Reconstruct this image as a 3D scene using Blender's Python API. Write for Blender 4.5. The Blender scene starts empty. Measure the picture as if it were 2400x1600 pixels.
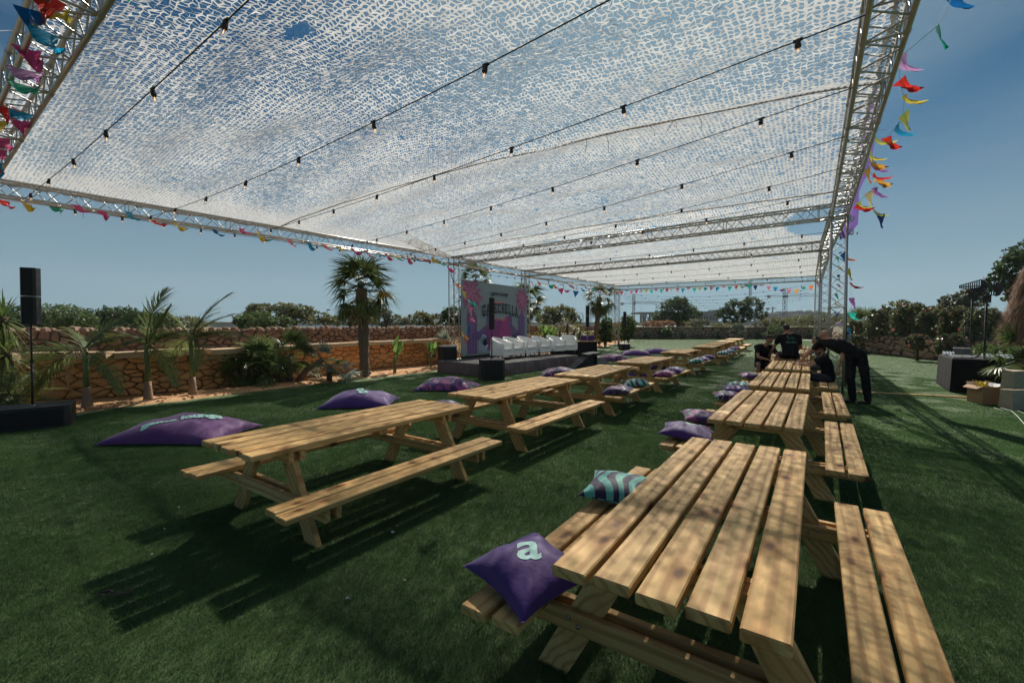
import bpy, bmesh, math, random
import numpy as np
from mathutils import Vector, Matrix, noise
R = math.radians
random.seed(7)
rng = np.random.default_rng(11)
C = bpy.context.scene.collection
SC = bpy.context.scene

# ------------------------------------------------------------------ camera
F, HY, EYE = 1038.0, 759.0, 1.70          # focal length and horizon row in pixels of a 2400 x 1600 frame
PITCH = math.atan((800 - HY) / F)
cam_d = bpy.data.cameras.new('camera'); cam = bpy.data.objects.new('camera', cam_d); C.objects.link(cam)
cam.location = (0, 0, EYE); cam.rotation_euler = (R(90) - PITCH, 0, 0)
cam_d.sensor_width = 36; cam_d.lens = F / 2400 * 36; cam_d.clip_end = 3000; cam_d.clip_start = 0.05
SC.camera = cam

# ------------------------------------------------------------------ sky, sun, exposure
SUN_AZ, SUN_EL = R(17.0), R(41.0)
w = bpy.data.worlds.new('World'); SC.world = w; w.use_nodes = True
nt = w.node_tree; nt.nodes.clear()
out = nt.nodes.new('ShaderNodeOutputWorld'); bg = nt.nodes.new('ShaderNodeBackground')
sky = nt.nodes.new('ShaderNodeTexSky'); sky.sky_type = 'NISHITA'; sky.sun_disc = False
sky.sun_elevation = SUN_EL; sky.sun_rotation = SUN_AZ; sky.altitude = 50; sky.air_density = 1.0
sky.dust_density = 0.25; sky.ozone_density = 4.0
# thin high cloud veils: streaky noise over the whole dome
tc = nt.nodes.new('ShaderNodeTexCoord'); mp = nt.nodes.new('ShaderNodeMapping')
mp.inputs['Scale'].default_value = (1.2, 1.6, 9.0); mp.inputs['Rotation'].default_value = (0.05, 0.12, 0.4)
ns = nt.nodes.new('ShaderNodeTexNoise'); ns.inputs['Scale'].default_value = 1.7; ns.inputs['Detail'].default_value = 5; ns.inputs['Roughness'].default_value = 0.5
cr = nt.nodes.new('ShaderNodeMapRange'); cr.inputs['From Min'].default_value = 0.46; cr.inputs['From Max'].default_value = 0.78
cr.inputs['To Max'].default_value = 0.30
mx = nt.nodes.new('ShaderNodeMix'); mx.data_type = 'RGBA'
mx.inputs['B'].default_value = (3.9, 5.2, 6.0, 1)
nt.links.new(tc.outputs['Generated'], mp.inputs['Vector']); nt.links.new(mp.outputs['Vector'], ns.inputs['Vector'])
nt.links.new(ns.outputs['Fac'], cr.inputs['Value']); nt.links.new(cr.outputs['Result'], mx.inputs['Factor'])
# pale haze band that sea air gives every horizon
sx = nt.nodes.new('ShaderNodeSeparateXYZ'); nt.links.new(tc.outputs['Generated'], sx.inputs[0])
hz = nt.nodes.new('ShaderNodeMapRange'); hz.interpolation_type = 'SMOOTHSTEP'
hz.inputs['From Min'].default_value = -0.02; hz.inputs['From Max'].default_value = 0.50; hz.inputs['To Min'].default_value = 0.86; hz.inputs['To Max'].default_value = 0.0
nt.links.new(sx.outputs['Z'], hz.inputs['Value'])
hm = nt.nodes.new('ShaderNodeMix'); hm.data_type = 'RGBA'; hm.inputs['B'].default_value = (3.9, 5.75, 6.8, 1)
tint = nt.nodes.new('ShaderNodeMix'); tint.data_type = 'RGBA'; tint.blend_type = 'MULTIPLY'; tint.inputs['Factor'].default_value = 1; tint.inputs['B'].default_value = (0.05, 0.44, 0.58, 1)
nt.links.new(sky.outputs['Color'], tint.inputs['A'])
# soft aureole of scattered light round the sun
dt = nt.nodes.new('ShaderNodeVectorMath'); dt.operation = 'DOT_PRODUCT'; dt.inputs[1].default_value = (math.sin(SUN_AZ) * math.cos(SUN_EL), math.cos(SUN_AZ) * math.cos(SUN_EL), math.sin(SUN_EL))
nrm = nt.nodes.new('ShaderNodeVectorMath'); nrm.operation = 'NORMALIZE'; nt.links.new(tc.outputs['Generated'], nrm.inputs[0]); nt.links.new(nrm.outputs[0], dt.inputs[0])
au = nt.nodes.new('ShaderNodeMapRange'); au.interpolation_type = 'SMOOTHSTEP'; au.inputs['From Min'].default_value = 0.79; au.inputs['From Max'].default_value = 1.0; au.inputs['To Max'].default_value = 0.75
nt.links.new(dt.outputs['Value'], au.inputs['Value'])
mxm = nt.nodes.new('ShaderNodeMath'); mxm.operation = 'MAXIMUM'; nt.links.new(au.outputs['Result'], mxm.inputs[0]); nt.links.new(hz.outputs['Result'], mxm.inputs[1])
nt.links.new(mxm.outputs[0], hm.inputs['Factor']); nt.links.new(tint.outputs['Result'], hm.inputs['A'])
nt.links.new(hm.outputs['Result'], mx.inputs['A']); nt.links.new(mx.outputs['Result'], bg.inputs['Color'])
bg.inputs['Strength'].default_value = 0.050
nt.links.new(bg.outputs['Background'], out.inputs['Surface'])
sd = bpy.data.lights.new('sun', 'SUN'); sun = bpy.data.objects.new('sun', sd); C.objects.link(sun)
sd.energy = 5.0; sd.angle = R(0.53); sd.color = (1.0, 0.93, 0.82)
sdir = Vector((math.sin(SUN_AZ) * math.cos(SUN_EL), math.cos(SUN_AZ) * math.cos(SUN_EL), math.sin(SUN_EL)))
sun.rotation_euler = (-sdir).to_track_quat('-Z', 'Y').to_euler()
SC.view_settings.view_transform = 'Standard'; SC.view_settings.look = 'None'
SC.view_settings.gamma = 1.0; SC.view_settings.use_curve_mapping = False
SC.view_settings.exposure = 0.38
SC.render.engine = 'CYCLES'
try:
    SC.cycles.max_bounces = 8; SC.cycles.transparent_max_bounces = 12
except Exception: pass

# ------------------------------------------------------------------ helpers
def P(x, y, z=0.0):
    "point of the horizontal plane z seen at pixel x, y of the 2400 x 1600 photograph"
    a = (x - 1200) / F; b = (800 - y) / F; c, s = math.cos(PITCH), math.sin(PITCH)
    d = (a, c + b * s, -s + b * c); t = (z - EYE) / d[2]
    return Vector((d[0] * t, d[1] * t, z))
def PD(x, y, D):
    "point at forward distance D seen at pixel x, y"
    a = (x - 1200) / F; b = (800 - y) / F; c, s = math.cos(PITCH), math.sin(PITCH)
    d = (a, c + b * s, -s + b * c); t = D / d[1]
    return Vector((d[0] * t, D, EYE + d[2] * t))
def azv(a): return Vector((math.sin(a), math.cos(a), 0))

def tag(o, label=None, cat=None, group=None, kind=None):
    if label: o['label'] = label
    if cat: o['category'] = cat
    if group: o['group'] = group
    if kind: o['kind'] = kind
    return o
def empty(name, loc=(0, 0, 0), rz=0.0, label=None, cat=None, group=None):
    o = bpy.data.objects.new(name, None); C.objects.link(o); o.location = loc; o.rotation_euler = (0, 0, rz)
    o.empty_display_size = 0.2
    return tag(o, label, cat, group)
def inst(name, me, parent=None, loc=(0, 0, 0), rot=(0, 0, 0), sc=(1, 1, 1)):
    o = bpy.data.objects.new(name, me); C.objects.link(o); o.parent = parent
    o.location = loc; o.rotation_euler = rot; o.scale = sc
    return o

class MB:
    "collects shapes into one mesh"
    def __init__(s): s.v = []; s.f = []; s.m = []; s.cur = 0
    def add(s, vs, fs):
        o = len(s.v); s.v += [tuple(v) for v in vs]; s.f += [[i + o for i in f] for f in fs]; s.m += [s.cur] * len(fs)
    def box(s, a, b, M=None):
        x0, y0, z0 = a; x1, y1, z1 = b
        vs = [Vector(q) for q in ((x0,y0,z0),(x1,y0,z0),(x1,y1,z0),(x0,y1,z0),(x0,y0,z1),(x1,y0,z1),(x1,y1,z1),(x0,y1,z1))]
        if M: vs = [M @ q for q in vs]
        s.add(vs, [(0,3,2,1),(4,5,6,7),(0,1,5,4),(1,2,6,5),(2,3,7,6),(3,0,4,7)])
    def tube(s, a, b, r, n=6, r2=None, cap=True):
        a = Vector(a); b = Vector(b); d = (b - a)
        if d.length < 1e-6: return
        d.normalize(); up = Vector((0,0,1)) if abs(d.z) < .95 else Vector((1,0,0))
        x = d.cross(up).normalized(); y = d.cross(x); r2 = r if r2 is None else r2
        vs = []
        for p, q in ((a, r), (b, r2)):
            for i in range(n):
                t = 2 * math.pi * i / n; vs.append(p + x * math.cos(t) * q + y * math.sin(t) * q)
        fs = [(i, (i + 1) % n, n + (i + 1) % n, n + i) for i in range(n)]
        if cap: fs += [tuple(range(n - 1, -1, -1)), tuple(range(n, 2 * n))]
        s.add(vs, fs)
    def path(s, pts, rs, n=6, cap=True):
        pts = [Vector(p) for p in pts]; k = len(pts)
        if not hasattr(rs, '__len__'): rs = [rs] * k
        vs = []; fs = []; px = None
        for i, p in enumerate(pts):
            d = (pts[min(i + 1, k - 1)] - pts[max(i - 1, 0)]).normalized()
            if px is None:
                up = Vector((0,0,1)) if abs(d.z) < .95 else Vector((1,0,0)); x = d.cross(up).normalized()
            else: x = (px - d * px.dot(d)).normalized()
            px = x; y = d.cross(x)
            for j in range(n):
                t = 2 * math.pi * j / n; vs.append(p + (x * math.cos(t) + y * math.sin(t)) * rs[i])
        for i in range(k - 1):
            for j in range(n): fs.append((i*n+j, i*n+(j+1)%n, (i+1)*n+(j+1)%n, (i+1)*n+j))
        if cap: fs += [tuple(range(n - 1, -1, -1)), tuple(range((k-1)*n, k*n))]
        s.add(vs, fs)
    def lathe(s, prof, n=12, M=None, sx=1, sy=1):
        vs = []; fs = []
        for r, z in prof:
            for j in range(n):
                t = 2 * math.pi * j / n; q = Vector((r * math.cos(t) * sx, r * math.sin(t) * sy, z)); vs.append(M @ q if M else q)
        k = len(prof)
        for i in range(k - 1):
            for j in range(n): fs.append((i*n+j, i*n+(j+1)%n, (i+1)*n+(j+1)%n, (i+1)*n+j))
        fs += [tuple(range(n - 1, -1, -1)), tuple(range((k-1)*n, k*n))]
        s.add(vs, fs)
    def ell(s, c, r, nu=10, nv=7, M=None):
        vs = []; fs = []
        for i in range(nv + 1):
            p = math.pi * i / nv
            for j in range(nu):
                t = 2 * math.pi * j / nu
                q = Vector((c[0] + r[0]*math.sin(p)*math.cos(t), c[1] + r[1]*math.sin(p)*math.sin(t), c[2] - r[2]*math.cos(p))); vs.append(M @ q if M else q)
        for i in range(nv):
            for j in range(nu): fs.append((i*nu+j, i*nu+(j+1)%nu, (i+1)*nu+(j+1)%nu, (i+1)*nu+j))
        s.add(vs, fs)
    def mesh(s, name, mats, smooth=False):
        me = bpy.data.meshes.new(name); me.from_pydata(s.v, [], s.f)
        if not isinstance(mats, (list, tuple)): mats = [mats]
        for q in mats: me.materials.append(q)
        if len(mats) > 1: me.polygons.foreach_set('material_index', s.m)
        if smooth: me.polygons.foreach_set('use_smooth', [True] * len(me.polygons))
        me.update(); return me
    def build(s, name, mats, parent=None, smooth=False, loc=(0,0,0), rot=(0,0,0)):
        return inst(name, s.mesh(name, mats, smooth), parent, loc, rot)

def npmesh(name, V, Fa, mats, smooth=False):
    "mesh from numpy arrays; Fa is (n,3) or (n,4)"
    me = bpy.data.meshes.new(name); n, k = Fa.shape
    me.vertices.add(len(V)); me.vertices.foreach_set('co', np.asarray(V, dtype=np.float32).ravel())
    me.loops.add(n * k); me.loops.foreach_set('vertex_index', Fa.astype(np.int32).ravel())
    me.polygons.add(n); me.polygons.foreach_set('loop_start', np.arange(0, n * k, k, dtype=np.int32))
    try: me.polygons.foreach_set('loop_total', np.full(n, k, dtype=np.int32))
    except Exception: pass
    if smooth: me.polygons.foreach_set('use_smooth', np.ones(n, dtype=bool))
    if not isinstance(mats, (list, tuple)): mats = [mats]
    for q in mats: me.materials.append(q)
    me.update(calc_edges=True); return me

# ------------------------------------------------------------------ materials
MT = {}
class NM:
    def __init__(s, name):
        s.m = bpy.data.materials.new(name); s.m.use_nodes = True; s.t = s.m.node_tree; s.n = s.t.nodes
        s.b = s.n['Principled BSDF']; s.o = s.n['Material Output']; MT[name] = s.m
    def add(s, t, **kw):
        q = s.n.new(t)
        for k, v in kw.items():
            if k.startswith('_'): setattr(q, k[1:], v)
            else: q.inputs[k.replace('__', ' ')].default_value = v
        return q
    def link(s, a, b): s.t.links.new(a, b)
    def coord(s, sc=(1,1,1), kind='Object', rnd=False):
        tc = s.add('ShaderNodeTexCoord'); mp = s.add('ShaderNodeMapping'); mp.inputs['Scale'].default_value = sc
        s.link(tc.outputs[kind], mp.inputs['Vector'])
        if rnd:
            oi = s.add('ShaderNodeObjectInfo'); ml = s.add('ShaderNodeMath', _operation='MULTIPLY'); ml.inputs[1].default_value = 37.0
            s.link(oi.outputs['Random'], ml.inputs[0]); cb = s.add('ShaderNodeCombineXYZ')
            for i in range(3): s.link(ml.outputs[0], cb.inputs[i])
            s.link(cb.outputs[0], mp.inputs['Location'])
        return mp.outputs['Vector']
    def noise(s, vec, sc, det=4, ro=.55, dist=0):
        q = s.add('ShaderNodeTexNoise'); q.inputs['Scale'].default_value = sc; q.inputs['Detail'].default_value = det
        q.inputs['Roughness'].default_value = ro; q.inputs['Distortion'].default_value = dist; s.link(vec, q.inputs['Vector']); return q.outputs['Fac']
    def ramp(s, fac, stops, interp='LINEAR'):
        q = s.add('ShaderNodeValToRGB'); e = q.color_ramp.elements; q.color_ramp.interpolation = interp
        while len(e) > 1: e.remove(e[-1])
        e[0].position = stops[0][0]; e[0].color = (*stops[0][1], 1)
        for p, c in stops[1:]:
            x = e.new(p); x.color = (*c, 1)
        s.link(fac, q.inputs['Fac']); return q.outputs['Color']
    def mix(s, fac, a, b, bt='MIX'):
        q = s.add('ShaderNodeMix', _data_type='RGBA', _blend_type=bt)
        for v, k in ((fac, 'Factor'), (a, 'A'), (b, 'B')):
            if hasattr(v, 'links'): s.link(v, q.inputs[k])
            elif k == 'Factor': q.inputs[k].default_value = v
            else: q.inputs[k].default_value = (*v, 1)
        return q.outputs['Result']
    def rng(s, v, a, b, c, d):
        q = s.add('ShaderNodeMapRange'); s.link(v, q.inputs[0]); 
        for i, k in enumerate((a, b, c, d)): q.inputs[i + 1].default_value = k
        return q.outputs[0]
    def bump(s, h, strength=.3, dist=.01):
        q = s.add('ShaderNodeBump'); q.inputs['Strength'].default_value = strength; q.inputs['Distance'].default_value = dist
        s.link(h, q.inputs['Height']); s.link(q.outputs['Normal'], s.b.inputs['Normal'])
    def base(s, c, rough=.6, metal=0, spec=None):
        if hasattr(c, 'links'): s.link(c, s.b.inputs['Base Color'])
        else: s.b.inputs['Base Color'].default_value = (*c, 1)
        s.b.inputs['Roughness'].default_value = rough; s.b.inputs['Metallic'].default_value = metal
        if spec is not None: s.b.inputs['Specular IOR Level'].default_value = spec
        return s
    def translucent(s, fac, col):
        t = s.add('ShaderNodeBsdfTranslucent'); mxs = s.add('ShaderNodeMixShader')
        if hasattr(col, 'links'): s.link(col, t.inputs['Color'])
        else: t.inputs['Color'].default_value = (*col, 1)
        mxs.inputs['Fac'].default_value = fac
        s.link(s.b.outputs[0], mxs.inputs[1]); s.link(t.outputs[0], mxs.inputs[2]); s.link(mxs.outputs[0], s.o.inputs['Surface'])

def simple(name, c, rough=.6, metal=0, var=.15, sc=8, bump=.1, spec=None, trans=None, objvar=0.0):
    m = NM(name); v = m.coord(rnd=True); n = m.noise(v, sc)
    c = Vector(c); a = tuple(c * (1 - var)); b = tuple(c * (1 + var))
    col = m.mix(n, a, b)
    if objvar:
        oi = m.add('ShaderNodeObjectInfo'); k = m.rng(oi.outputs['Random'], 0, 1, 1 - objvar, 1 + objvar)
        hs = m.add('ShaderNodeHueSaturation'); m.link(k, hs.inputs['Value']); m.link(col, hs.inputs['Color']); col = hs.outputs[0]
    m.base(col, rough, metal, spec)
    if bump: m.bump(m.noise(v, sc * 6), bump, .01)
    if trans: m.translucent(trans, tuple(c * 1.6))
    return m.m

def leafmat(name, dark, light, trans=.35, sc=1.2, rough=.5, objvar=.15, hi=None):
    "foliage: patches of hue on the leaves themselves"
    m = NM(name); v = m.coord(rnd=True); n1 = m.noise(v, sc, 3); n2 = m.noise(v, sc * 14, 2)
    f = m.rng(n1, .3, .7, 0, 1); col = m.mix(f, dark, light)
    f2 = m.rng(n2, .35, .7, .75, 1.3); hs = m.add('ShaderNodeHueSaturation'); m.link(f2, hs.inputs['Value']); m.link(col, hs.inputs['Color']); col = hs.outputs[0]
    if hi:
        f3 = m.rng(m.noise(v, sc * 4.3, 2), hi[1], hi[1] + .06, 0, 1); col = m.mix(f3, col, hi[0])
    m.base(col, rough, 0, .35); m.translucent(trans, col); return m.m

simple('aluminium', (.48,.48,.47), .38, .75, .12, 5, .05)
simple('black_cloth', (.012,.012,.015), .85, 0, .3, 4, .3, spec=.2)
simple('black_paint', (.010,.011,.013), .55, 0, .25, 6, .1)
simple('speaker_grille', (.006,.006,.008), .75, 0, .3, 90, .3)
simple('black_rubber', (.012,.012,.012), .6, 0, .2, 20, .1)
simple('white_leatherette', (.80,.81,.79), .42, 0, .03, 5, .04)
simple('dark_leg', (.10,.10,.10), .4, .6, .1, 8, 0)
simple('deck', (.045,.042,.042), .7, 0, .6, 3, .3)
simple('concrete', (.30,.29,.27), .9, 0, .15, .6, .1)
simple('pale_hazed_concrete', (.50,.50,.49), .9, 0, .08, .3, .05)  # distant walls: air haze is put into the colour as extra paleness
simple('crane_steel', (.16,.20,.24), .7, 0, .2, .3, 0)
simple('cardboard', (.33,.20,.11), .85, 0, .12, 5, .1)
simple('paper', (.7,.7,.7), .8, 0, .05, 5, 0)
simple('yellow_plastic', (.62,.52,.04), .5, 0, .1, 5, 0)
simple('grey_plastic', (.20,.21,.22), .45, 0, .15, 12, .05)
simple('silver', (.55,.56,.57), .3, .6, .08, 8, 0)
simple('cord', (.55,.52,.48), .8, 0, .1, 30, 0)
simple('rope', (.42,.34,.25), .9, 0, .3, 40, .4)
simple('white_cable', (.6,.6,.6), .5, 0, .05, 5, 0)
simple('zip_tie', (.65,.65,.65), .5, 0, .05, 5, 0)
# ------------------------------------------------------------------ ground
def lawn_mat():
    m = NM('turf'); v = m.coord()
    n1 = m.noise(v, .35, 3); n2 = m.noise(v, 3.2, 5, .65); n3 = m.noise(v, 55, 3, .7); n4 = m.noise(v, 240, 2, .8)
    a = m.mix(m.rng(n2, .3, .7, 0, 1), (.070,.128,.046), (.100,.168,.064))
    a = m.mix(m.rng(n1, .35, .65, 0, .5), a, (.125,.165,.075))
    a = m.mix(m.rng(n3, .3, .75, 0, .7), a, (.135,.185,.080))
    a = m.mix(m.rng(n4, .45, .8, 0, .35), a, (.05,.085,.03))
    m.base(a, .7, 0, .3)
    ad = m.add('ShaderNodeMath', _operation='ADD'); m.link(n3, ad.inputs[0]); m.link(n4, ad.inputs[1])
    m.bump(ad.outputs[0], .75, .03); return m.m
lawn_mat()
def blade_mat():
    m = NM('turf_blade'); v = m.coord(kind='Object'); oi = m.add('ShaderNodeObjectInfo')
    ge = m.add('ShaderNodeNewGeometry'); n = m.noise(ge.outputs['Position'], 2.2, 4, .6)
    col = m.mix(m.rng(n, .3, .7, 0, 1), (.056,.128,.038), (.098,.188,.060))
    rp = m.rng(ge.outputs['Random Per Island'], 0, 1, .7, 1.35)
    hs = m.add('ShaderNodeHueSaturation'); m.link(rp, hs.inputs['Value']); m.link(col, hs.inputs['Color'])
    m.base(hs.outputs[0], .5, 0, .28); m.translucent(.38, hs.outputs[0]); return m.m
blade_mat()
def soil_mat():
    m = NM('red_soil'); v = m.coord(); n1 = m.noise(v, 1.1, 4); n2 = m.noise(v, 14, 6, .7)
    a = m.mix(m.rng(n1, .3, .7, 0, 1), (.50,.25,.12), (.60,.37,.20)); a = m.mix(m.rng(n2, .4, .8, 0, .8), a, (.60,.42,.27))
    m.base(a, .95, 0, .1); m.bump(n2, .9, .06); return m.m
soil_mat()
def field_mat():
    m = NM('dry_field'); v = m.coord(); n1 = m.noise(v, .05, 5); n2 = m.noise(v, 1.3, 6, .7)
    a = m.mix(m.rng(n1, .35, .65, 0, 1), (.16,.13,.075), (.085,.10,.045)); a = m.mix(m.rng(n2, .4, .8, 0, .6), a, (.26,.20,.12))
    m.base(a, .95, 0, .1); m.bump(n2, .6, .2); return m.m
field_mat()

def sheet(name, pts, z, mat, cuts=0):
    me = bpy.data.meshes.new(name); me.from_pydata([(p[0], p[1], z) for p in pts], [], [list(range(len(pts)))])
    me.materials.append(MT[mat]); o = inst(name, me); tag(o, kind='structure'); return o
sheet('ground', [(-520,-60),(520,-60),(520,640),(-520,640)], -0.02, 'dry_field')
LE = [(-9.9,5.5),(-8.47,8.19),(-8.02,9.0),(-7.44,9.59),(-6.75,10.78),(-5.34,12.83),(-3.94,14.54),(-3.04,15.71),(-1.2,18.2),(1.9,23.2),(5.6,30.5),(8.16,36.0),(13.3,49.6)]
lawn_pts = [(-14,-8),(26,-8),(26,14),(19.4,16),(19.7,19.2),(20.0,21.2),(20.6,23.3),(21.3,26.4),(27.3,37.5),(36.0,50.3),(13.4,50.3)] + LE[::-1] + [(-14,0)]
# soil bed between lawn and walls, gently uneven
sheet('soil_bed', [(-16,-2),(-9,2)] + [(x + .6, y - .3) for x, y in LE] + [(14,51.5),(7,44),(-2,31),(-7,22),(-12,15),(-18,12)], -0.008, 'red_soil')
sheet('lawn', lawn_pts, 0.0, 'turf')
# soil ridge: a lumpy strip along the lawn's left edge
def soil_strip():
    V = []; Fa = []; n = 0; W = 9
    pts = []
    for i in range(len(LE) - 1):
        a = Vector(LE[i]); b = Vector(LE[i + 1]); k = max(2, int((b - a).length / .16))
        for j in range(k): pts.append(a.lerp(b, j / k))
    for i, p in enumerate(pts):
        d = (pts[min(i + 1, len(pts) - 1)] - pts[max(i - 1, 0)]).normalized(); nrm = Vector((-d.y, d.x))
        for j in range(W):
            q = p + nrm * (j / (W - 1) * 1.15 - .06 + random.uniform(-.03, .03)); e = math.sin(j / (W - 1) * math.pi)
            z = .02 + .07 * e * (.4 + noise.noise((q.x * 1.5, q.y * 1.5, 0))) + random.uniform(-.012, .03) * e if j else -.02
            V.append((q.x, q.y, max(z, -.01) if j else -.02))
    for i in range(len(pts) - 1):
        for j in range(W - 1): Fa.append((i*W+j, (i+1)*W+j, (i+1)*W+j+1, i*W+j+1))
    o = inst('soil_bank', npmesh('soil_bank', np.array(V), np.array(Fa), MT['red_soil'])); tag(o, kind='structure')
soil_strip()
# pebbles and clods on the bank
def clods():
    b = MB()
    for k in range(900):
        i = random.randrange(len(LE) - 3); a = Vector(LE[i]); c = Vector(LE[i + 1]); p = a.lerp(c, random.random()); d = (c - a).normalized()
        q = p + Vector((-d.y, d.x)) * random.uniform(.02, 1.1); r = random.uniform(.008, .035)
        b.ell((q.x, q.y, .03 + r * .4), (r * random.uniform(.7,1.4), r * random.uniform(.7,1.3), r * .7), 5, 3)
    o = b.build('soil_clods', MT['red_soil']); tag(o, 'crumbly red earth clods and pebbles along the lawn edge', 'soil', kind='stuff')
clods()

# turf blades close to the camera: one tile of blades repeated by geometry nodes
def blade_tile(n, h, wd):
    r = np.random.default_rng(5); x = (r.random(n) - .5) * .5; y = (r.random(n) - .5) * .5; a = r.random(n) * 6.283
    hh = h * (.6 + .6 * r.random(n)); lx = (r.random(n) - .5) * 1.5 * h; ly = (r.random(n) - .5) * 1.5 * h
    V = np.zeros((n, 3, 3)); dx = np.cos(a) * wd / 2; dy = np.sin(a) * wd / 2
    V[:,0] = np.stack([x - dx, y - dy, np.zeros(n)], 1); V[:,1] = np.stack([x + dx, y + dy, np.zeros(n)], 1)
    V[:,2] = np.stack([x + lx, y + ly, hh], 1)
    Fa = np.arange(n * 3).reshape(n, 3)
    return npmesh('turf_tile', V.reshape(-1, 3), Fa, MT['turf_blade'])
def poly_in(x, y, poly):
    c = False; j = len(poly) - 1
    for i in range(len(poly)):
        xi, yi = poly[i]; xj, yj = poly[j]
        if (yi > y) != (yj > y) and x < (xj - xi) * (y - yi) / (yj - yi) + xi: c = not c
        j = i
    return c
def turf_blades(name, tile_me, pts, label):
    src = bpy.data.objects.new(name + '_tile', tile_me)
    me = bpy.data.meshes.new(name); me.from_pydata([(p[0], p[1], .001) for p in pts], [], [])
    o = inst(name, me)
    ng = bpy.data.node_groups.new(name, 'GeometryNodeTree')
    ng.interface.new_socket('Geometry', in_out='INPUT', socket_type='NodeSocketGeometry'); ng.interface.new_socket('Geometry', in_out='OUTPUT', socket_type='NodeSocketGeometry')
    gi = ng.nodes.new('NodeGroupInput'); go = ng.nodes.new('NodeGroupOutput'); oi = ng.nodes.new('GeometryNodeObjectInfo'); oi.inputs['Object'].default_value = src
    ip = ng.nodes.new('GeometryNodeInstanceOnPoints'); rv = ng.nodes.new('FunctionNodeRandomValue'); rv.data_type = 'INT'
    rv.inputs[4].default_value = 0; rv.inputs[5].default_value = 3
    ml = ng.nodes.new('ShaderNodeMath'); ml.operation = 'MULTIPLY'; ml.inputs[1].default_value = math.pi / 2; cb = ng.nodes.new('ShaderNodeCombineXYZ')
    L = ng.links.new
    L(gi.outputs[0], ip.inputs['Points']); L(oi.outputs['Geometry'], ip.inputs['Instance']); L(rv.outputs[2], ml.inputs[0]); L(ml.outputs[0], cb.inputs[2])
    L(cb.outputs[0], ip.inputs['Rotation']); L(ip.outputs[0], go.inputs[0])
    md = o.modifiers.new('blades', 'NODES'); md.node_group = ng
    tag(o, label, 'grass', kind='stuff')
tn = []; tm = []; tf = []; tz = []
for i in range(-30, 60):
    for j in range(1, 110):
        x, y = i * .5 + .25, j * .5 + .25
        if abs(x) > y * 1.25 + 1.6: continue
        if not all(poly_in(x + a, y + b, lawn_pts) for a in (-.25,.25) for b in (-.25,.25)): continue
        d = math.hypot(x, y)
        if d < 4.5 + 5.5 * random.random(): tn.append((x, y))
        elif d < 8 + 5 * random.random(): tm.append((x, y))
        elif d < 12 + 10 * random.random(): tf.append((x, y))
        elif d < 60: tz.append((x, y))
turf_blades('turf_near', blade_tile(5200, .023, .0034), tn, 'short artificial turf blades in the near half of the lawn')
turf_blades('turf_middle', blade_tile(3000, .021, .0046), tm, 'short artificial turf blades behind the nearest tables')
turf_blades('turf_far', blade_tile(1500, .018, .0060), tf, 'short artificial turf blades in the middle of the lawn')
turf_blades('turf_distant', blade_tile(420, .010, .010), tz, 'artificial turf blades in the distant half of the lawn')

def flecks():
    V = []; Fa = []; r = random.Random(12); simple('dry_fleck', (.45,.40,.30), .8, 0, .3, 20, 0)
    for k in range(420):
        x, y = r.uniform(-9, 11), r.uniform(1.5, 20)
        if not poly_in(x, y, lawn_pts): continue
        s = r.uniform(.004, .014); a = r.uniform(0, 3.14); c, d = math.cos(a) * s, math.sin(a) * s; z = r.uniform(.018, .026); i = len(V)
        V += [(x-c,y-d,z),(x-d*.4,y+c*.4,z+.004),(x+c,y+d,z),(x+d*.4,y-c*.4,z)]; Fa.append((i,i+1,i+2,i+3))
    o = inst('leaf_flecks', npmesh('leaf_flecks', np.array(V), np.array(Fa), MT['dry_fleck'])); tag(o, 'tiny dry flecks scattered over the turf', 'debris', kind='stuff')
flecks()
# ------------------------------------------------------------------ truss frame
U = azv(R(36.5))
NL, NR = Vector((-9.95, 8.3, 0)), Vector((0.84, .44, 0))
L1, R1 = Vector((-2.38, 18.25, 0)), Vector((7.47, 10.2, 0))
L2, R2 = Vector((.68, 22.8, 0)), Vector((10.35, 14.7, 0))
L3, R3 = Vector((7.55, 31.9, 0)), Vector((17.3, 25.1, 0))
ZT, S = 4.42, .29                            # top of the frame, side of the square truss
frame = empty('truss_frame', (0, 0, 0), 0, 'grey aluminium box truss frame on posts, carrying the white net roof over the lawn', 'truss frame')
brace_me = MB(); brace_me.tube((0,0,0), (0,0,1), .009, 5, cap=False); brace_me = brace_me.mesh('brace', MT['aluminium'], True)
def brace_obj(a, b, parent):
    d = b - a; o = bpy.data.objects.new('brace', brace_me); C.objects.link(o); o.parent = parent
    o.location = a; o.rotation_mode = 'QUATERNION'; o.rotation_quaternion = d.to_track_quat('Z', 'Y'); o.scale = (1, 1, d.length)
nbrace = [0]
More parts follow.
